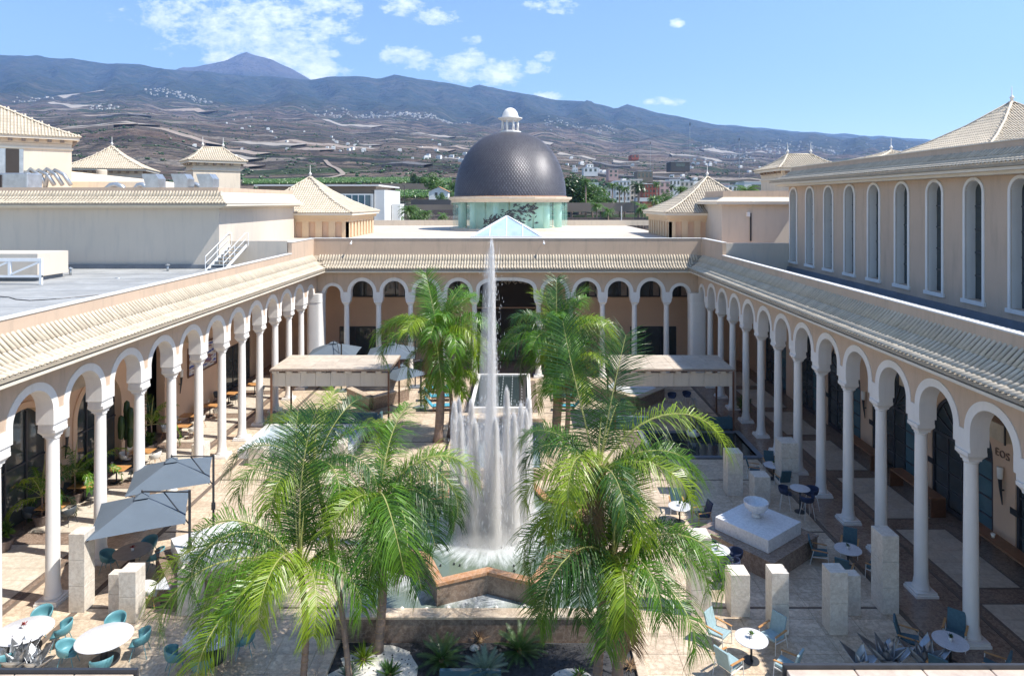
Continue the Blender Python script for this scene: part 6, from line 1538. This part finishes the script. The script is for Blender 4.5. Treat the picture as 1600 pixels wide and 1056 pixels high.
# letters EOS on the right gallery wall, built as strokes
lt = thing('wall_letters', 'dark letters EOS on the plaster between two arched doors', 'lettering', (19.29, 26.15, 3.78), PI/2)
M['letter'] = mk('bronze_letters', (.20, .125, .085), .5, .1, 3)
def stroke(pts, dx): 
    mb = MB()
    for a, b in zip(pts, pts[1:]): mb.bar((a[0]+dx, .02, a[1]), (b[0]+dx, .02, b[1]), .034, .034, up=(0,1,0))
    return mb
cir = lambda r, a0, a1, n, cx=0, cz=.16: [(cx+r*math.cos(math.radians(a0+(a1-a0)*i/n)), cz+r*1.05*math.sin(math.radians(a0+(a1-a0)*i/n))) for i in range(n+1)]
# wall seen from the court: reading direction runs towards -local x
fl_ = lambda P: [(-x*.78, z*.78) for x, z in P]
stroke(fl_([(.12,.33),(-.08,.33),(-.08,0),(.12,0)]), .29).obj('letter_E', 'letter', lt); stroke(fl_([(-.08,.17),(.08,.17)]), .29).obj('letter_E_bar', 'letter', lt)
stroke(fl_(cir(.155,0,360,14)), .0).obj('letter_O', 'letter', lt)
stroke(fl_([(.1,.29),(.03,.34),(-.07,.31),(-.09,.23),(0,.17),(.09,.11),(.07,.02),(-.03,-.01),(-.11,.04)]), -.29).obj('letter_S', 'letter', lt)
# painting on the left gallery wall
pt = thing('wall_painting', 'long framed blue and white seascape painting on the left gallery wall', 'painting', (-21.49, 44.2, 3.55), -PI/2)
m, t_, b = base_mat('painting'); v = t_.new('ShaderNodeTexCoord').outputs['Object']; mp = t_.new('ShaderNodeMapping'); t_.put(mp.inputs[0], v); mp.inputs['Scale'].default_value = (.5,1,2.6)
n_ = t_.noise(mp.outputs[0], 1.5, 4, .6); nd = t_.new('ShaderNodeValToRGB'); t_.put(nd.inputs[0], n_); cr = nd.color_ramp
for i in range(4): cr.elements.new(.5)
for e_, (p_, c_) in zip(cr.elements, [(.3,(.02,.03,.16)),(.42,(.05,.10,.42)),(.47,(.75,.74,.70)),(.54,(.62,.60,.55)),(.58,(.30,.12,.06)),(.68,(.10,.14,.40))]): e_.position = p_; e_.color = (*c_, 1)
t_.l.new(nd.outputs[0], b.inputs['Base Color']); b.inputs['Roughness'].default_value = .5; M['painting'] = m
MB().box(-1.9,1.9,.03,.05,-.85,.85).obj('canvas', 'painting', pt)
for (a, b_, c, d) in ((-2.0,2.0,.85,.95),(-2.0,2.0,-.95,-.85),(-2.0,-1.9,-.849,.849),(1.9,2.0,-.849,.849)): MB().box(a,b_,.01,.08,c,d).obj('frame', 'darkwood', pt)
# hanging lanterns in the galleries
def lantern(x, y, z, lab, mat='cream', drop=1.2, s=.5):
    t = thing('hanging_lantern', lab, 'hanging lamp', (x, y, z), 0, 'box lanterns hanging in the galleries')
    MB().box(-s,s,-s,s,-.3,.3).obj('shade', mat, t, bevel=.02); MB().tube([(0,0,.302),(0,0,drop)], .02, 5).obj('stem', 'metal', t)
    for (a, b_) in ((-1,-1),(1,-1),(-1,1),(1,1)): MB().box(a*s-.03*a, a*s+.02*a, b_*s-.03*b_, b_*s+.02*b_, -.34, .34).obj('corner_strip', 'metal', t)
M['parch'] = mk('parchment_shade', (.55,.46,.34), .8, .25, 2)
lantern(17.2, 23.0, 6.0, 'parchment box lantern nearest in the right gallery', 'parch', 2.3, .62); lantern(17.2, 28.5, 6.2, 'parchment box lantern second in the right gallery', 'parch', 2.1, .45); lantern(17.2, 34.5, 6.2, 'parchment box lantern third in the right gallery', 'parch', 2.1, .45)
lantern(-19.2, 27.6, 6.4, 'parchment box lantern in the left gallery seen through the second arch', 'parch', 1.9, .6); lantern(-19.2, 37.6, 6.3, 'parchment box lantern in the left gallery above the dark doorway', 'parch', 2.0, .55)
M['peach'] = marble('peach_coping', (.50, .40, .32), (.60, .51, .42), (.40, .30, .24), .5, .6, .25)
# low balcony parapets right in front of us
def balcony(xa, xb, y, z, lab):
    t = thing('balcony_parapet', lab, 'parapet', (0,0,0), 0, 'cream balcony edges at the bottom of the view')
    n = max(2, int((xb-xa)/.55))
    for i in range(n): MB().box(xa+(xb-xa)*i/n+.004, xa+(xb-xa)*(i+1)/n-.004, y-1.5, y, z-.35, z).obj('coping_slab', 'peach', t, bevel=.01)
    MB().box(xa, xb, y-1.4, y-.1, z-3.5, z-.352).obj('wall', 'cream', t); MB().box(xa-.02, xb+.02, y+.004, y+.035, z-.10, z+.035).obj('dark_rail', 'metal', t)
z_ = 9.6; Yb = F*(CAMZ-z_)/(1045-315); balcony(xx(1228,Yb), xx(1760,Yb), Yb, z_, 'cream balcony edge with dark rail at bottom right'); balcony(xx(-160,Yb), xx(212,Yb), Yb-.02, z_-.03, 'cream balcony edge with dark rail at bottom left')
# central planting bed
bed = thing('planting_bed', 'dark gravel planting bed with stone kerb in front of the basin', 'planter', (0,0,0))
MB().box(-5.7, 3.45, 14.5, 20.75, -.28, .02).obj('lava_gravel', 'blacktop', bed)
for (x0,x1,y0,y1) in ((3.45,3.75,14.5,20.75),(-6.0,-5.7,14.5,20.75)): MB().box(x0,x1,y0,y1,-.2,.12).obj('kerb', 'floor', bed, bevel=.012)
gm_ = MB(); r2 = random.Random(4)
P = [(-4.3+1.25*math.cos(2*PI*k/22)*(1+.15*math.sin(3*k)), 19.3+1.35*math.sin(2*PI*k/22)) for k in range(22)]; gm_.prism(P, .0, .03); gm_.obj('white_gravel_patch', 'pebble', bed)
P = [(1.5+.8*math.cos(2*PI*k/22), 18.7+.9*math.sin(2*PI*k/22)) for k in range(22)]; MB().prism(P, .0, .031).obj('white_gravel_patch', 'pebble', bed)
st = MB(); 
for i in range(900):
    x, y = r2.uniform(-5.6,3.4), r2.uniform(17,20.7); st.ico((x,y,.03), r2.uniform(.015,.035), (1,1,.7), .3, r2)
st.obj('loose_lava_stones', 'blacktop', bed, kind='stuff')
mr = tag(MB().ico((0,0,0), .15, (1.2,1,.6), .1, random.Random(2)).obj('boulder', 'block', None, smooth=True, loc=(*gp(741,1012,.1), .1)), 'pale flat boulder beside the pale cycad', 'boulder')
w = tag(MB().box(-.9,.9,-.06,.06,0,.25).obj('glass_edge', 'glassteal', None, loc=(*gp(735,1052,.15), .02)), 'teal glass strip at the bottom of the planting bed', 'edging')
# ================================================================== PALMS AND PLANTS
FROND = {}
def frond_mesh(e0, L, droop, mat, seed, dens=62, lw=.030, ll=.62, plume=.42):
    """feather frond along +x: rachis plus leaflets that hang from both sides"""
    r2 = random.Random(seed); N = 14; pts = [Vector((0,0,0))]; e_ = e0; wob = r2.uniform(-.05,.05)
    az_ = 0
    for k in range(N):
        d = Vector((math.cos(e_)*math.cos(az_), math.cos(e_)*math.sin(az_), math.sin(e_))); pts.append(pts[-1]+d*L/N)
        e_ -= droop/N*(.45+1.3*(k/N)**1.2); az_ += wob/2
        e_ = max(e_, -1.52)
    mb = MB(); rr = [.030*(1-.88*i/N)*(L/3.4) for i in range(N+1)]; mb.tube(pts, rr, 5); mb.cur = 1
    def at(t):
        f = t*N; i = min(int(f), N-1); return pts[i].lerp(pts[i+1], f-i), (pts[i+1]-pts[i]).normalized()
    G_ = Vector((0,0,-1))
    for k in range(dens):
        t = .14+.86*(k+r2.uniform(-.3,.3))/dens; t = min(.995, max(.1, t)); p, d = at(t)
        env = math.sin(PI*min(1, (t-.02)/1.02))**.55; l = ll*(.42+.72*env)*r2.uniform(.75,1.2)*(L/3.4)**.4
        side = d.cross(Vector((0,0,1))); 
        if side.length < .1: side = Vector((0,1,0))
        side.normalize(); upv = side.cross(d).normalized()
        for sg in (-1, 1):
            tw = r2.uniform(-plume, plume)
            dir_ = (side*sg*(1-.2*t) + d*(.40+.5*t) + upv*(.25+tw)).normalized()
            w = lw*r2.uniform(.8,1.2); q = p.copy(); dd = dir_.copy(); wd = d.cross(dir_).cross(dir_).normalized()
            wd = (d - dir_*d.dot(dir_)).normalized(); P = []
            g = r2.uniform(.5,1.15)*(.32 if e0 > 1.42 else 1)
            for s in range(4):
                ww = w*(.7, 1.0, .72, .0)[s]; P.append((q-wd*ww*.5, q+wd*ww*.5)); q = q+dd*l/3; dd = (dd+G_*g).normalized()
            mb.add([P[0][0],P[0][1],P[1][0],P[1][1],P[2][0],P[2][1],q-dd*l/3], [(0,1,3,2),(2,3,5,4),(4,5,6)])
    me = mb.mesh('frond'); me.materials.append(M['rachis']); me.materials.append(M[mat]); me.polygons.foreach_set('material_index', mb.mi); return me
def get_frond(e0, L, droop, mat, dens, lw, ll=.62):
    key = (round(e0*4), round(L*3), round(droop*3), mat, dens)
    if key not in FROND: FROND[key] = frond_mesh(round(e0*4)/4, round(L*3)/3, round(droop*3)/3, mat, len(FROND)+100, dens, lw, ll)
    return FROND[key]
def big_palm(x, y, zc, rt, label, fronds, lean=(0,0), mats=('frond1','frond1','frond2','frond3'), seed=1, dens=62, lw=.030, boots=True, auto=0, autoL=3.2, base=0.0, ll=.92, grp='tall feather palms in the court', trunk_bend=.15):
    """fronds: list of (azimuth deg, start elevation deg, length, droop rad[, material])"""
    t = thing('feather_palm', label, 'palm tree', (x, y, base), 0, grp); r2 = random.Random(seed); H = zc-base
    top = Vector((lean[0], lean[1], H)); pts = []; rs = []
    for i in range(15):
        f = i/14; pts.append((lean[0]*f+trunk_bend*math.sin(PI*f), lean[1]*f, H*f)); rs.append(rt*(1.25 if i == 0 else 1.0-.18*f)*(1+.03*(i % 2)))
    tr_ = MB().tube(pts, rs, 12).obj('trunk', 'trunk', t, smooth=True)
    rg = MB()
    for i in range(int(H/.22)):
        f = i*.22/H; p = Vector((lean[0]*f+trunk_bend*math.sin(PI*f), lean[1]*f, H*f)); r_ = rt*(1.0-.18*f)+.008; rg.lathe([(r_-.006,-.012),(r_+.004,0),(r_-.006,.012)], 12, p, cap=False)
    rg.obj('leaf_scars', 'boot', tr_)
    if boots:
        b = MB()
        for i in range(26):
            a = i*2.4; z = H-.95+.95*i/26; R = rt*.95
            p0 = Vector((lean[0]+R*math.cos(a), lean[1]+R*math.sin(a), z)); p1 = p0+Vector((.20*math.cos(a), .20*math.sin(a), .38)); b.bar(p0, p1, .11, .03)
        b.obj('leaf_bases', 'boot', t)
    allf = list(fronds)
    for k in range(auto):
        age = (k+.5)/auto; allf.append((math.degrees(k*2.3999)+r2.uniform(-12,12), 84-95*age**1.1+r2.uniform(-7,7), autoL*r2.uniform(.85,1.1)*(1-.15*(age < .15)), 1.5+1.0*age+r2.uniform(-.2,.3)))
    if autoL > 2.5 and boots: allf += [(r2.uniform(0,360), -62, autoL*.6, .5, 'dry'), (r2.uniform(0,360), -68, autoL*.55, .4, 'dry')]
    for i, fr in enumerate(allf):
        az_, e0, L, dr = fr[:4]; mat = fr[4] if len(fr) > 4 else mats[r2.randrange(len(mats))]
        me = get_frond(math.radians(e0), L, dr, mat, dens, lw, ll)
        M4 = Matrix.Translation(top+Vector((rt*.5*math.cos(math.radians(az_)), rt*.5*math.sin(math.radians(az_)), -.04-.012*i))) @ Matrix.Rotation(math.radians(az_), 4, 'Z') @ Matrix.Rotation(r2.uniform(-.25,.25), 4, 'X')
        inst('frond', me, t, M4)
    # spear of young unopened leaves
    sp_ = MB().tube([tuple(top), tuple(top+Vector((.05,.02,.8))), tuple(top+Vector((.12,.04,1.5)))], [.05,.03,.005], 6).obj('spear', 'rachis', t)
    return t
# front right: two trunks; azimuth 0 = right, 90 = away, 180 = left, 270 = towards us
big_palm(2.15, 18.6, 6.35, .135, 'front right palm with its upright frond and long arc to the right', [
    (92,87,4.3,.45,'frond3'), (70,86,3.9,.5,'frond3'), (12,56,5.0,2.5), (350,50,3.6,2.5), (60,62,3.6,1.9), (175,52,2.8,2.6), (150,62,3.0,2.2), (200,35,2.6,2.4,'frond2'), (255,55,3.2,2.6,'frond2'), (285,45,3.0,2.5), (320,40,3.2,2.4,'frond2'), (120,50,3.0,2.4), (5,30,3.3,2.2), (232,20,2.8,2.2,'frond2'), (300,15,2.6,2.0)],
    seed=3, dens=104, lw=.022, auto=1, autoL=3.2, lean=(.05,.1))
big_palm(2.62, 18.2, 4.15, .16, 'front right palm with rough bark and low drooping fronds', [
    (190,48,3.2,2.9), (165,60,3.0,2.5), (215,35,3.3,2.7), (245,45,3.0,2.9), (270,50,2.9,2.9,'frond2'), (300,45,3.1,2.8), (330,40,3.4,2.8), (355,52,3.1,2.6), (20,45,3.0,2.4), (60,60,2.6,2.0), (110,65,2.6,2.0), (140,50,2.8,2.3), (205,15,2.9,2.2), (318,12,3.2,2.1,'frond1'), (85,80,2.8,1.0,'frond2'), (260,20,2.5,2.0), (190,66,4.0,3.6), (340,62,4.2,3.4,'frond1'), (222,60,3.9,3.5,'frond3')],
    seed=5, dens=104, lw=.022, auto=1, autoL=3.2, lean=(-.05,0))
# front left cluster
big_palm(-6.25, 18.7, 3.6, .10, 'front left slender palm with fronds fanning over the white blocks', [
    (78,82,4.3,.7,'frond3'), (120,64,4.0,1.9,'frond2'), (50,62,3.8,1.9), (175,45,3.7,2.4), (215,35,3.6,2.7), (240,50,3.4,2.8), (268,55,3.6,2.9,'frond2'), (292,45,3.2,2.7,'frond2'), (320,40,3.2,2.5), (350,45,3.0,2.4), (20,50,3.2,2.2), (100,70,3.6,1.6,'frond2'), (228,12,3.4,2.0,'frond1'), (207,44,4.8,2.5,'frond1'), (190,36,4.5,2.4,'frond2'), (236,34,4.4,2.6,'frond2'), (172,78,4.7,3.2), (222,77,4.3,3.5,'frond3'), (95,87,4.6,.9,'frond3'), (30,72,4.3,3.0)],
    seed=7, dens=108, lw=.022, auto=0, autoL=3.4, lean=(-.1,.1), boots=False)
big_palm(-4.43, 20.35, 4.6, .145, 'front left palm rising from the white gravel patch', [
    (70,72,3.6,1.3), (110,66,3.4,1.7,'frond2'), (20,50,3.5,2.5,'frond2'), (350,42,3.4,2.6), (325,45,3.4,2.7), (300,50,3.6,2.9), (280,40,3.4,2.8), (255,52,3.0,2.8,'frond2'), (150,55,3.2,2.3), (180,48,3.0,2.5), (210,40,3.0,2.6), (45,58,3.3,2.1), (312,20,3.2,2.3), (335,60,3.0,2.4,'frond3'), (298,58,4.6,3.5,'frond1'), (330,66,4.4,3.3), (15,70,4.2,2.9,'frond2'), (275,50,4.0,3.2,'frond1')],
    seed=9, dens=104, lw=.022, auto=1, autoL=3.2)
big_palm(-4.95, 19.0, 5.5, .085, 'front left thin palm behind the long near frond', [
    (60,66,3.0,1.6), (100,74,3.0,1.2,'frond2'), (140,60,3.2,1.9,'frond2'), (175,50,3.3,2.2), (20,55,3.0,2.1), (345,45,2.9,2.4), (300,45,2.9,2.6), (250,48,2.9,2.6,'frond2'), (210,40,3.0,2.5), (125,40,2.9,2.2)],
    seed=11, dens=98, lw=.022, auto=0, autoL=3.2, lean=(-1.7,2.0), boots=False)
# palms in the middle of the court
big_palm(-4.8, 38.2, 6.2, .26, 'middle left palm with shaggy crown in front of the far arcade', [(185,40,4.2,2.4),(200,30,4.3,2.6),(160,50,4.0,2.2),(350,35,3.6,2.8,'frond2'),(330,45,3.6,2.8,'frond2'),(85,84,3.9,.8,'frond1'),(60,78,3.8,1.0,'frond1'),(120,76,3.7,1.1,'frond1'),(270,60,3.2,2.4)], seed=13, dens=88, lw=.031, auto=19, autoL=3.7, ll=1.05)
big_palm(-4.25, 38.9, 3.6, .12, 'slim palm beside the middle left palm with yellowish low crown', [], seed=15, dens=78, lw=.031, auto=13, autoL=2.2, mats=('frond2','frond2','frond1'), boots=False)
big_palm(2.05, 38.4, 6.0, .27, 'middle right palm with wide drooping crown over the canopy end', [(178,35,3.7,2.0),(190,25,3.6,1.9),(5,45,4.6,2.5),(355,35,4.4,2.6),(20,50,4.2,2.3),(80,84,3.8,.8,'frond3'),(110,78,3.7,1.1,'frond3'),(60,76,3.7,1.2,'frond1'),(250,30,2.6,3.0)], seed=17, dens=88, lw=.031, auto=19, autoL=3.8, ll=1.05, mats=('frond1','frond3','frond2','frond1'))
big_palm(2.6, 37.6, 4.4, .15, 'second trunk of the middle right palm with lower crown', [], seed=19, dens=78, lw=.031, auto=14, autoL=2.9, mats=('frond2','frond1','frond3'))
# potted palms and plants in the left gallery
def potted(px, py, h, label, kind='palm', pot_=True, s=1.0, seed=1):
    x = -20.75 if px < 300 else gp(px, py, 0)[0]; y = F*x/(px-813.0) if px < 300 else gp(px, py, 0)[1]
    if kind == 'palm':
        t = big_palm(x, y, h*.45, .035, label, [], seed=seed, dens=26, lw=.045, boots=False, auto=10, autoL=h*.62, base=.35, ll=.42, grp='potted gallery palms', trunk_bend=.03)
    else:
        t = thing('potted_plant', label, 'potted plant', (x, y, .35), 0, 'potted gallery plants'); mb = MB(); r2 = random.Random(seed)
        for i in range(130):
            a = r2.uniform(0,6.28); e_ = r2.uniform(-.2,1.4); L = h*.4*r2.uniform(.6,1.1); d = Vector((math.cos(a)*math.cos(e_), math.sin(a)*math.cos(e_), math.sin(e_)))*L; q = Vector((-d.y, d.x, 0)).normalized()*.07
            p = Vector((0,0,h*r2.uniform(.15,.5))); m1 = p+d*.6; mb.add([p, m1-q, p+d+Vector((0,0,-.05)), m1+q], [(0,1,2,3)])
        mb.obj('leaves', 'leafmid', t)
    MB().lathe([(.24,-.34),(.34,.02),(.37,.10),(.31,.11),(.28,.02)], 16).obj('stone_pot', 'basalt', t, smooth=True, autosmooth=40)
for i, a in enumerate([(236,665,3.6,'palm','potted palm beside the dark doorway of the left gallery'), (150,725,2.4,'palm','leafy potted palm between the first two columns'), (116,735,3.2,'palm','tall potted palm in front of the glazed arch'), (128,742,1.5,'bush','bushy plant in a round stone pot by the second column'),
          (232,682,1.1,'bush','low bush in a stone pot near the dark doorway'), (65,770,3.0,'palm','potted palm behind the first column'), (5,835,1.2,'bush','bright green plant at the left frame edge'), (516,590,2.4,'palm','potted palm near the far left corner pier'), (1163,655,1.7,'bush','potted olive bush beside the right canopy post'), (150,700,1.4,'bush','second stone pot bush behind the second column')]):
    potted(a[0], a[1], a[2], a[4], a[3], seed=50+i)
# cactus in the arched niche
cx_, cy_ = -21.25, 34.0; t = thing('cactus', 'tall dark green cactus in the arched niche of the left gallery', 'cactus', (cx_+.4, cy_+.6, 0))
for k in range(9): MB().lathe([(.05,0),(.14,.08),(.17,.6),(.13,1.0),(.02,1.1)], 8, (.22*math.cos(k*2.1), .30*math.sin(k*2.1), 1.0+.28*(k % 4)+.2*k/3)).obj('stem', 'leafdark', t, smooth=True)
MB().lathe([(.06,0),(.05,1.4)], 8).obj('trunk', 'trunk', t, smooth=True); MB().lathe([(.5,0),(.6,.35),(.55,.36)], 18).obj('bed_ring', 'metal', t)

def rosette(name, label, px, py, R, n, mat, cat, w=.05, e_lo=5, e_hi=80, curve=.5, thick=False, seed=1, grp=None, z0=.05, core='boot', cut=3, leafname='leaf'):
    x, y = gp(px, py, z0+R*.3); t = thing(name, label, cat, (x, y, z0), 0, grp); r2 = random.Random(seed)
    variants = []
    for v in range(6):
        e0 = math.radians(e_lo+(e_hi-e_lo)*(v+.5)/6); mb = MB(); N = 5; p = Vector((0,0,0)); e_ = e0; P = []
        for k in range(N+1):
            f = k/N; ww = w*(.55+1.0*math.sin(PI*min(.999,f*.8+.12)))*(1-f**3); P.append((p+Vector((0,-ww,ww*.35 if thick else 0)), p.copy()-Vector((0,0,ww*.25 if thick else 0)), p+Vector((0,ww,ww*.35 if thick else 0))))
            p = p+Vector((math.cos(e_), 0, math.sin(e_)))*R/N; e_ -= curve/N
        vs = [q for tri in P for q in tri]
        fs = [(3*k+j, 3*k+j+1, 3*k+j+4, 3*k+j+3) for k in range(N) for j in range(2)]
        if cut == 0:   # feathered: fine paired leaflets instead of a blade
            vs = []; fs = []; mb2 = MB(); p = Vector((0,0,0)); e_ = e0
            for k in range(22):
                d = Vector((math.cos(e_),0,math.sin(e_))); l = w*3.2*math.sin(PI*min(.98,k/24+.08))**.6
                for sg in (-1,1):
                    tip = p+Vector((0,sg*l,0))+d*l*.7+Vector((0,0,l*.15)); q = d*.016; mb2.add([p-q, p+q, tip], [(0,1,2)])
                p = p+d*R/22; e_ -= curve/22
            mb = mb2
        else: mb.add(vs, fs)
        me = mb.mesh(leafname); me.materials.append(M[mat]); variants.append(me)
        if cut: me.polygons.foreach_set('use_smooth', [True]*len(me.polygons))
    for i in range(n):
        v = min(5, int(6*(i+.5)/n)); inst(leafname, variants[v], t, Matrix.Rotation(i*2.39996+r2.uniform(-.15,.15), 4, 'Z') @ Matrix.Rotation(r2.uniform(-.2,.2), 4, 'X'))
    MB().lathe([(.07,-.05),(.09,.03),(.04,.12)], 10).obj('core', core, t)
    return t
CY = 'cycads and rosettes in the planting bed'
rosette('cycad', 'dark green cycad left of the pale one', 690, 1020, .85, 40, 'cycad', 'cycad', .035, 2, 78, .8, seed=1, grp=CY, cut=0, leafname='leaf')
rosette('cycad', 'pale blue green cycad in the middle of the bed', 758, 1040, .78, 38, 'agave', 'cycad', .035, 2, 75, .7, seed=2, grp=CY, cut=0)
rosette('cycad', 'dark cycad right of the pale one', 812, 1005, .92, 42, 'cycad', 'cycad', .035, 5, 80, .8, seed=3, grp=CY, cut=0)
rosette('yucca', 'spiky yellow green yucca on the white gravel', 568, 1022, .55, 46, 'frond2', 'yucca', .014, 0, 85, .3, seed=4, grp=CY)
rosette('yucca', 'small dark agave at the bottom near the white gravel', 608, 1048, .5, 26, 'cycad', 'agave', .035, 20, 85, .2, seed=5, grp=CY)
rosette('yucca', 'little agave at the foot of the thin palm', 545, 1050, .42, 24, 'agave', 'agave', .03, 15, 80, .2, seed=6, grp=CY)
rosette('aloe', 'grey green aloe beside the rough right trunk', 985, 988, .45, 14, 'agave', 'aloe', .03, 30, 85, .1, seed=7, grp=CY)
rosette('dry_grass', 'tuft of dry brown grass on the lava gravel', 984, 1038, .34, 60, 'dry', 'grass tuft', .006, 20, 88, .6, seed=8, grp=CY)
rosette('dry_grass', 'grey dry shrub in front of the basin wall', 750, 995, .42, 50, 'dry', 'shrub', .006, 25, 88, .3, seed=9, grp=CY)
rosette('fern', 'bright low fern at the foot of the right palms', 905, 1052, .3, 20, 'frond1', 'fern', .02, 10, 70, .6, seed=10, grp=CY)
# silver agave sculptures
SG = 'silver agave sculptures'
def silver(px, py, lab, n, seed, s=1.0):
    x, y = gp(px, py, .2); t = thing('silver_agave', lab, 'sculpture', (x, y, 0), 0, SG); r2 = random.Random(seed)
    for i in range(n):
        f = i/n; L = s*(1.0-.25*f)*r2.uniform(.85,1.1); e_ = math.radians(28+52*f); a = i*2.39996; N = 6; P = []; p = Vector((0,0,.12)); w = .24*s*(1-.35*f)
        mb = MB()
        for k in range(N+1):
            g = k/N; ww = w*(.5+math.sin(PI*min(.98,g*.75+.15))*.7)*(1-g**2.5); d = Vector((math.cos(e_),0,math.sin(e_))); up = Vector((-math.sin(e_),0,math.cos(e_)))
            P.append((p+Vector((0,-ww,0))+up*ww*.5, p-up*ww*.15, p+Vector((0,ww,0))+up*ww*.5)); p = p+d*L/N; e_ += .05
        mb.add([q for tri in P for q in tri], [(3*k+j, 3*k+j+1, 3*k+j+4, 3*k+j+3) for k in range(N) for j in range(2)])
        o = mb.obj('metal_leaf', 'silver', t, smooth=True); m_ = o.modifiers.new('thick','SOLIDIFY'); m_.thickness = .012; o.rotation_euler = (0,0,a)
    MB().lathe([(.22,0),(.24,.05),(.12,.2)], 14).obj('base', 'silver', t)
silver(1385, 1037, 'cluster of silver metal agave leaves at bottom right, left plant', 13, 2); silver(1445, 1040, 'cluster of silver metal agave leaves at bottom right, right plant', 12, 5); silver(1345, 1040, 'small silver metal agave leaf pair at bottom right', 6, 8, .8)
silver(28, 1040, 'dark silver metal agave leaves at the bottom left corner', 13, 11, 1.05); silver(55, 1042, 'second silver metal agave by the left balcony rail', 9, 13, .85)
# sculpted bud under the right canopy
bd = thing('bud_sculpture', 'tall bronze-grey bud sculpture in front of the right canopy', 'sculpture', (xx(1083,39.0), 39.0, 0)); r2 = random.Random(3)
M['budstone'] = mk('weathered_bud', (.24,.21,.18), .6, .3, 3, .5, 20)
MB().lathe([(.25,0),(.42,.15),(.30,.5)], 14).obj('foot', 'whitemarble', bd, smooth=True)
for lay in range(5):
    for k in range(5):
        a = 2*PI*(k+.5*(lay % 2))/5; z0 = .35+.33*lay; r = .30-.045*lay; mb = MB(); w = .19-.015*lay; P = []
        for j in range(6):
            g = j/5; rr = r*(1+.35*math.sin(PI*g*.9))*(1-.45*g); zz0 = z0+.62*g; ww = w*math.sin(PI*min(.97,.2+.8*g))
            P.append(((rr*math.cos(a)-ww*-math.sin(a)*-1, rr*math.sin(a)-ww*math.cos(a), zz0), ((rr+.05)*math.cos(a), (rr+.05)*math.sin(a), zz0), (rr*math.cos(a)-ww*math.sin(a), rr*math.sin(a)+ww*math.cos(a), zz0)))
        mb.add([q for tri in P for q in tri], [(3*j+i, 3*j+i+1, 3*j+i+4, 3*j+i+3) for j in range(5) for i in range(2)]); o = mb.obj('petal', 'budstone', bd, smooth=True); m_ = o.modifiers.new('thick','SOLIDIFY'); m_.thickness = .02
MB().lathe([(.2,.5),(.24,1.2),(.12,2.0),(.02,2.25)], 12).obj('core', 'budstone', bd, smooth=True)
# star-shaped brown marble walls under the right canopy
sw = thing('zigzag_wall', 'low zigzag brown marble wall with white cap under the right canopy', 'planter')
for (a, b) in (((5.9,46.3),(7.9,44.0)), ((7.9,44.0),(10.0,46.3)), ((10.0,46.3),(10.6,49.0)), ((5.9,46.3),(5.0,49.0))):
    MB().bar((a[0],a[1],.4),(b[0],b[1],.4),.4,.8).obj('wall_panel', 'brown', sw); MB().bar((a[0],a[1],.83),(b[0],b[1],.83),.46,.055).obj('cap', 'floor', sw)
MB().prism([(5.9,46.5),(7.9,44.3),(9.9,46.5),(7.9,50)], .5, .7).obj('inner_slab', 'whitemarble', sw)
sw = thing('zigzag_wall', 'low zigzag brown marble wall seen between left palm fronds', 'planter')
for (a, b) in (((-12.1,46.3),(-10.0,44.0)), ((-10.0,44.0),(-8.0,46.3))):
    MB().bar((a[0],a[1],.4),(b[0],b[1],.4),.4,.8).obj('wall_panel', 'brown', sw); MB().bar((a[0],a[1],.83),(b[0],b[1],.83),.46,.055).obj('cap', 'floor', sw)
ft_ = thing('fire_lamp', 'small glowing amber flame sculpture beside the dark lounge chair', 'lamp', (*gp(989,648,0), 0)); MB().lathe([(.22,0),(.22,.08)], 12).obj('dish', 'whitemarble', ft_)
for k in range(5): MB().tube([(.06*math.cos(k*1.3),.06*math.sin(k*1.3),.08),(.12*math.cos(k*1.3+.8),.12*math.sin(k*1.3+.8),.4),(.03,.02,.75+.05*k)], [.05,.05,.01], 6).obj('tongue', 'benchwood', ft_, smooth=True)
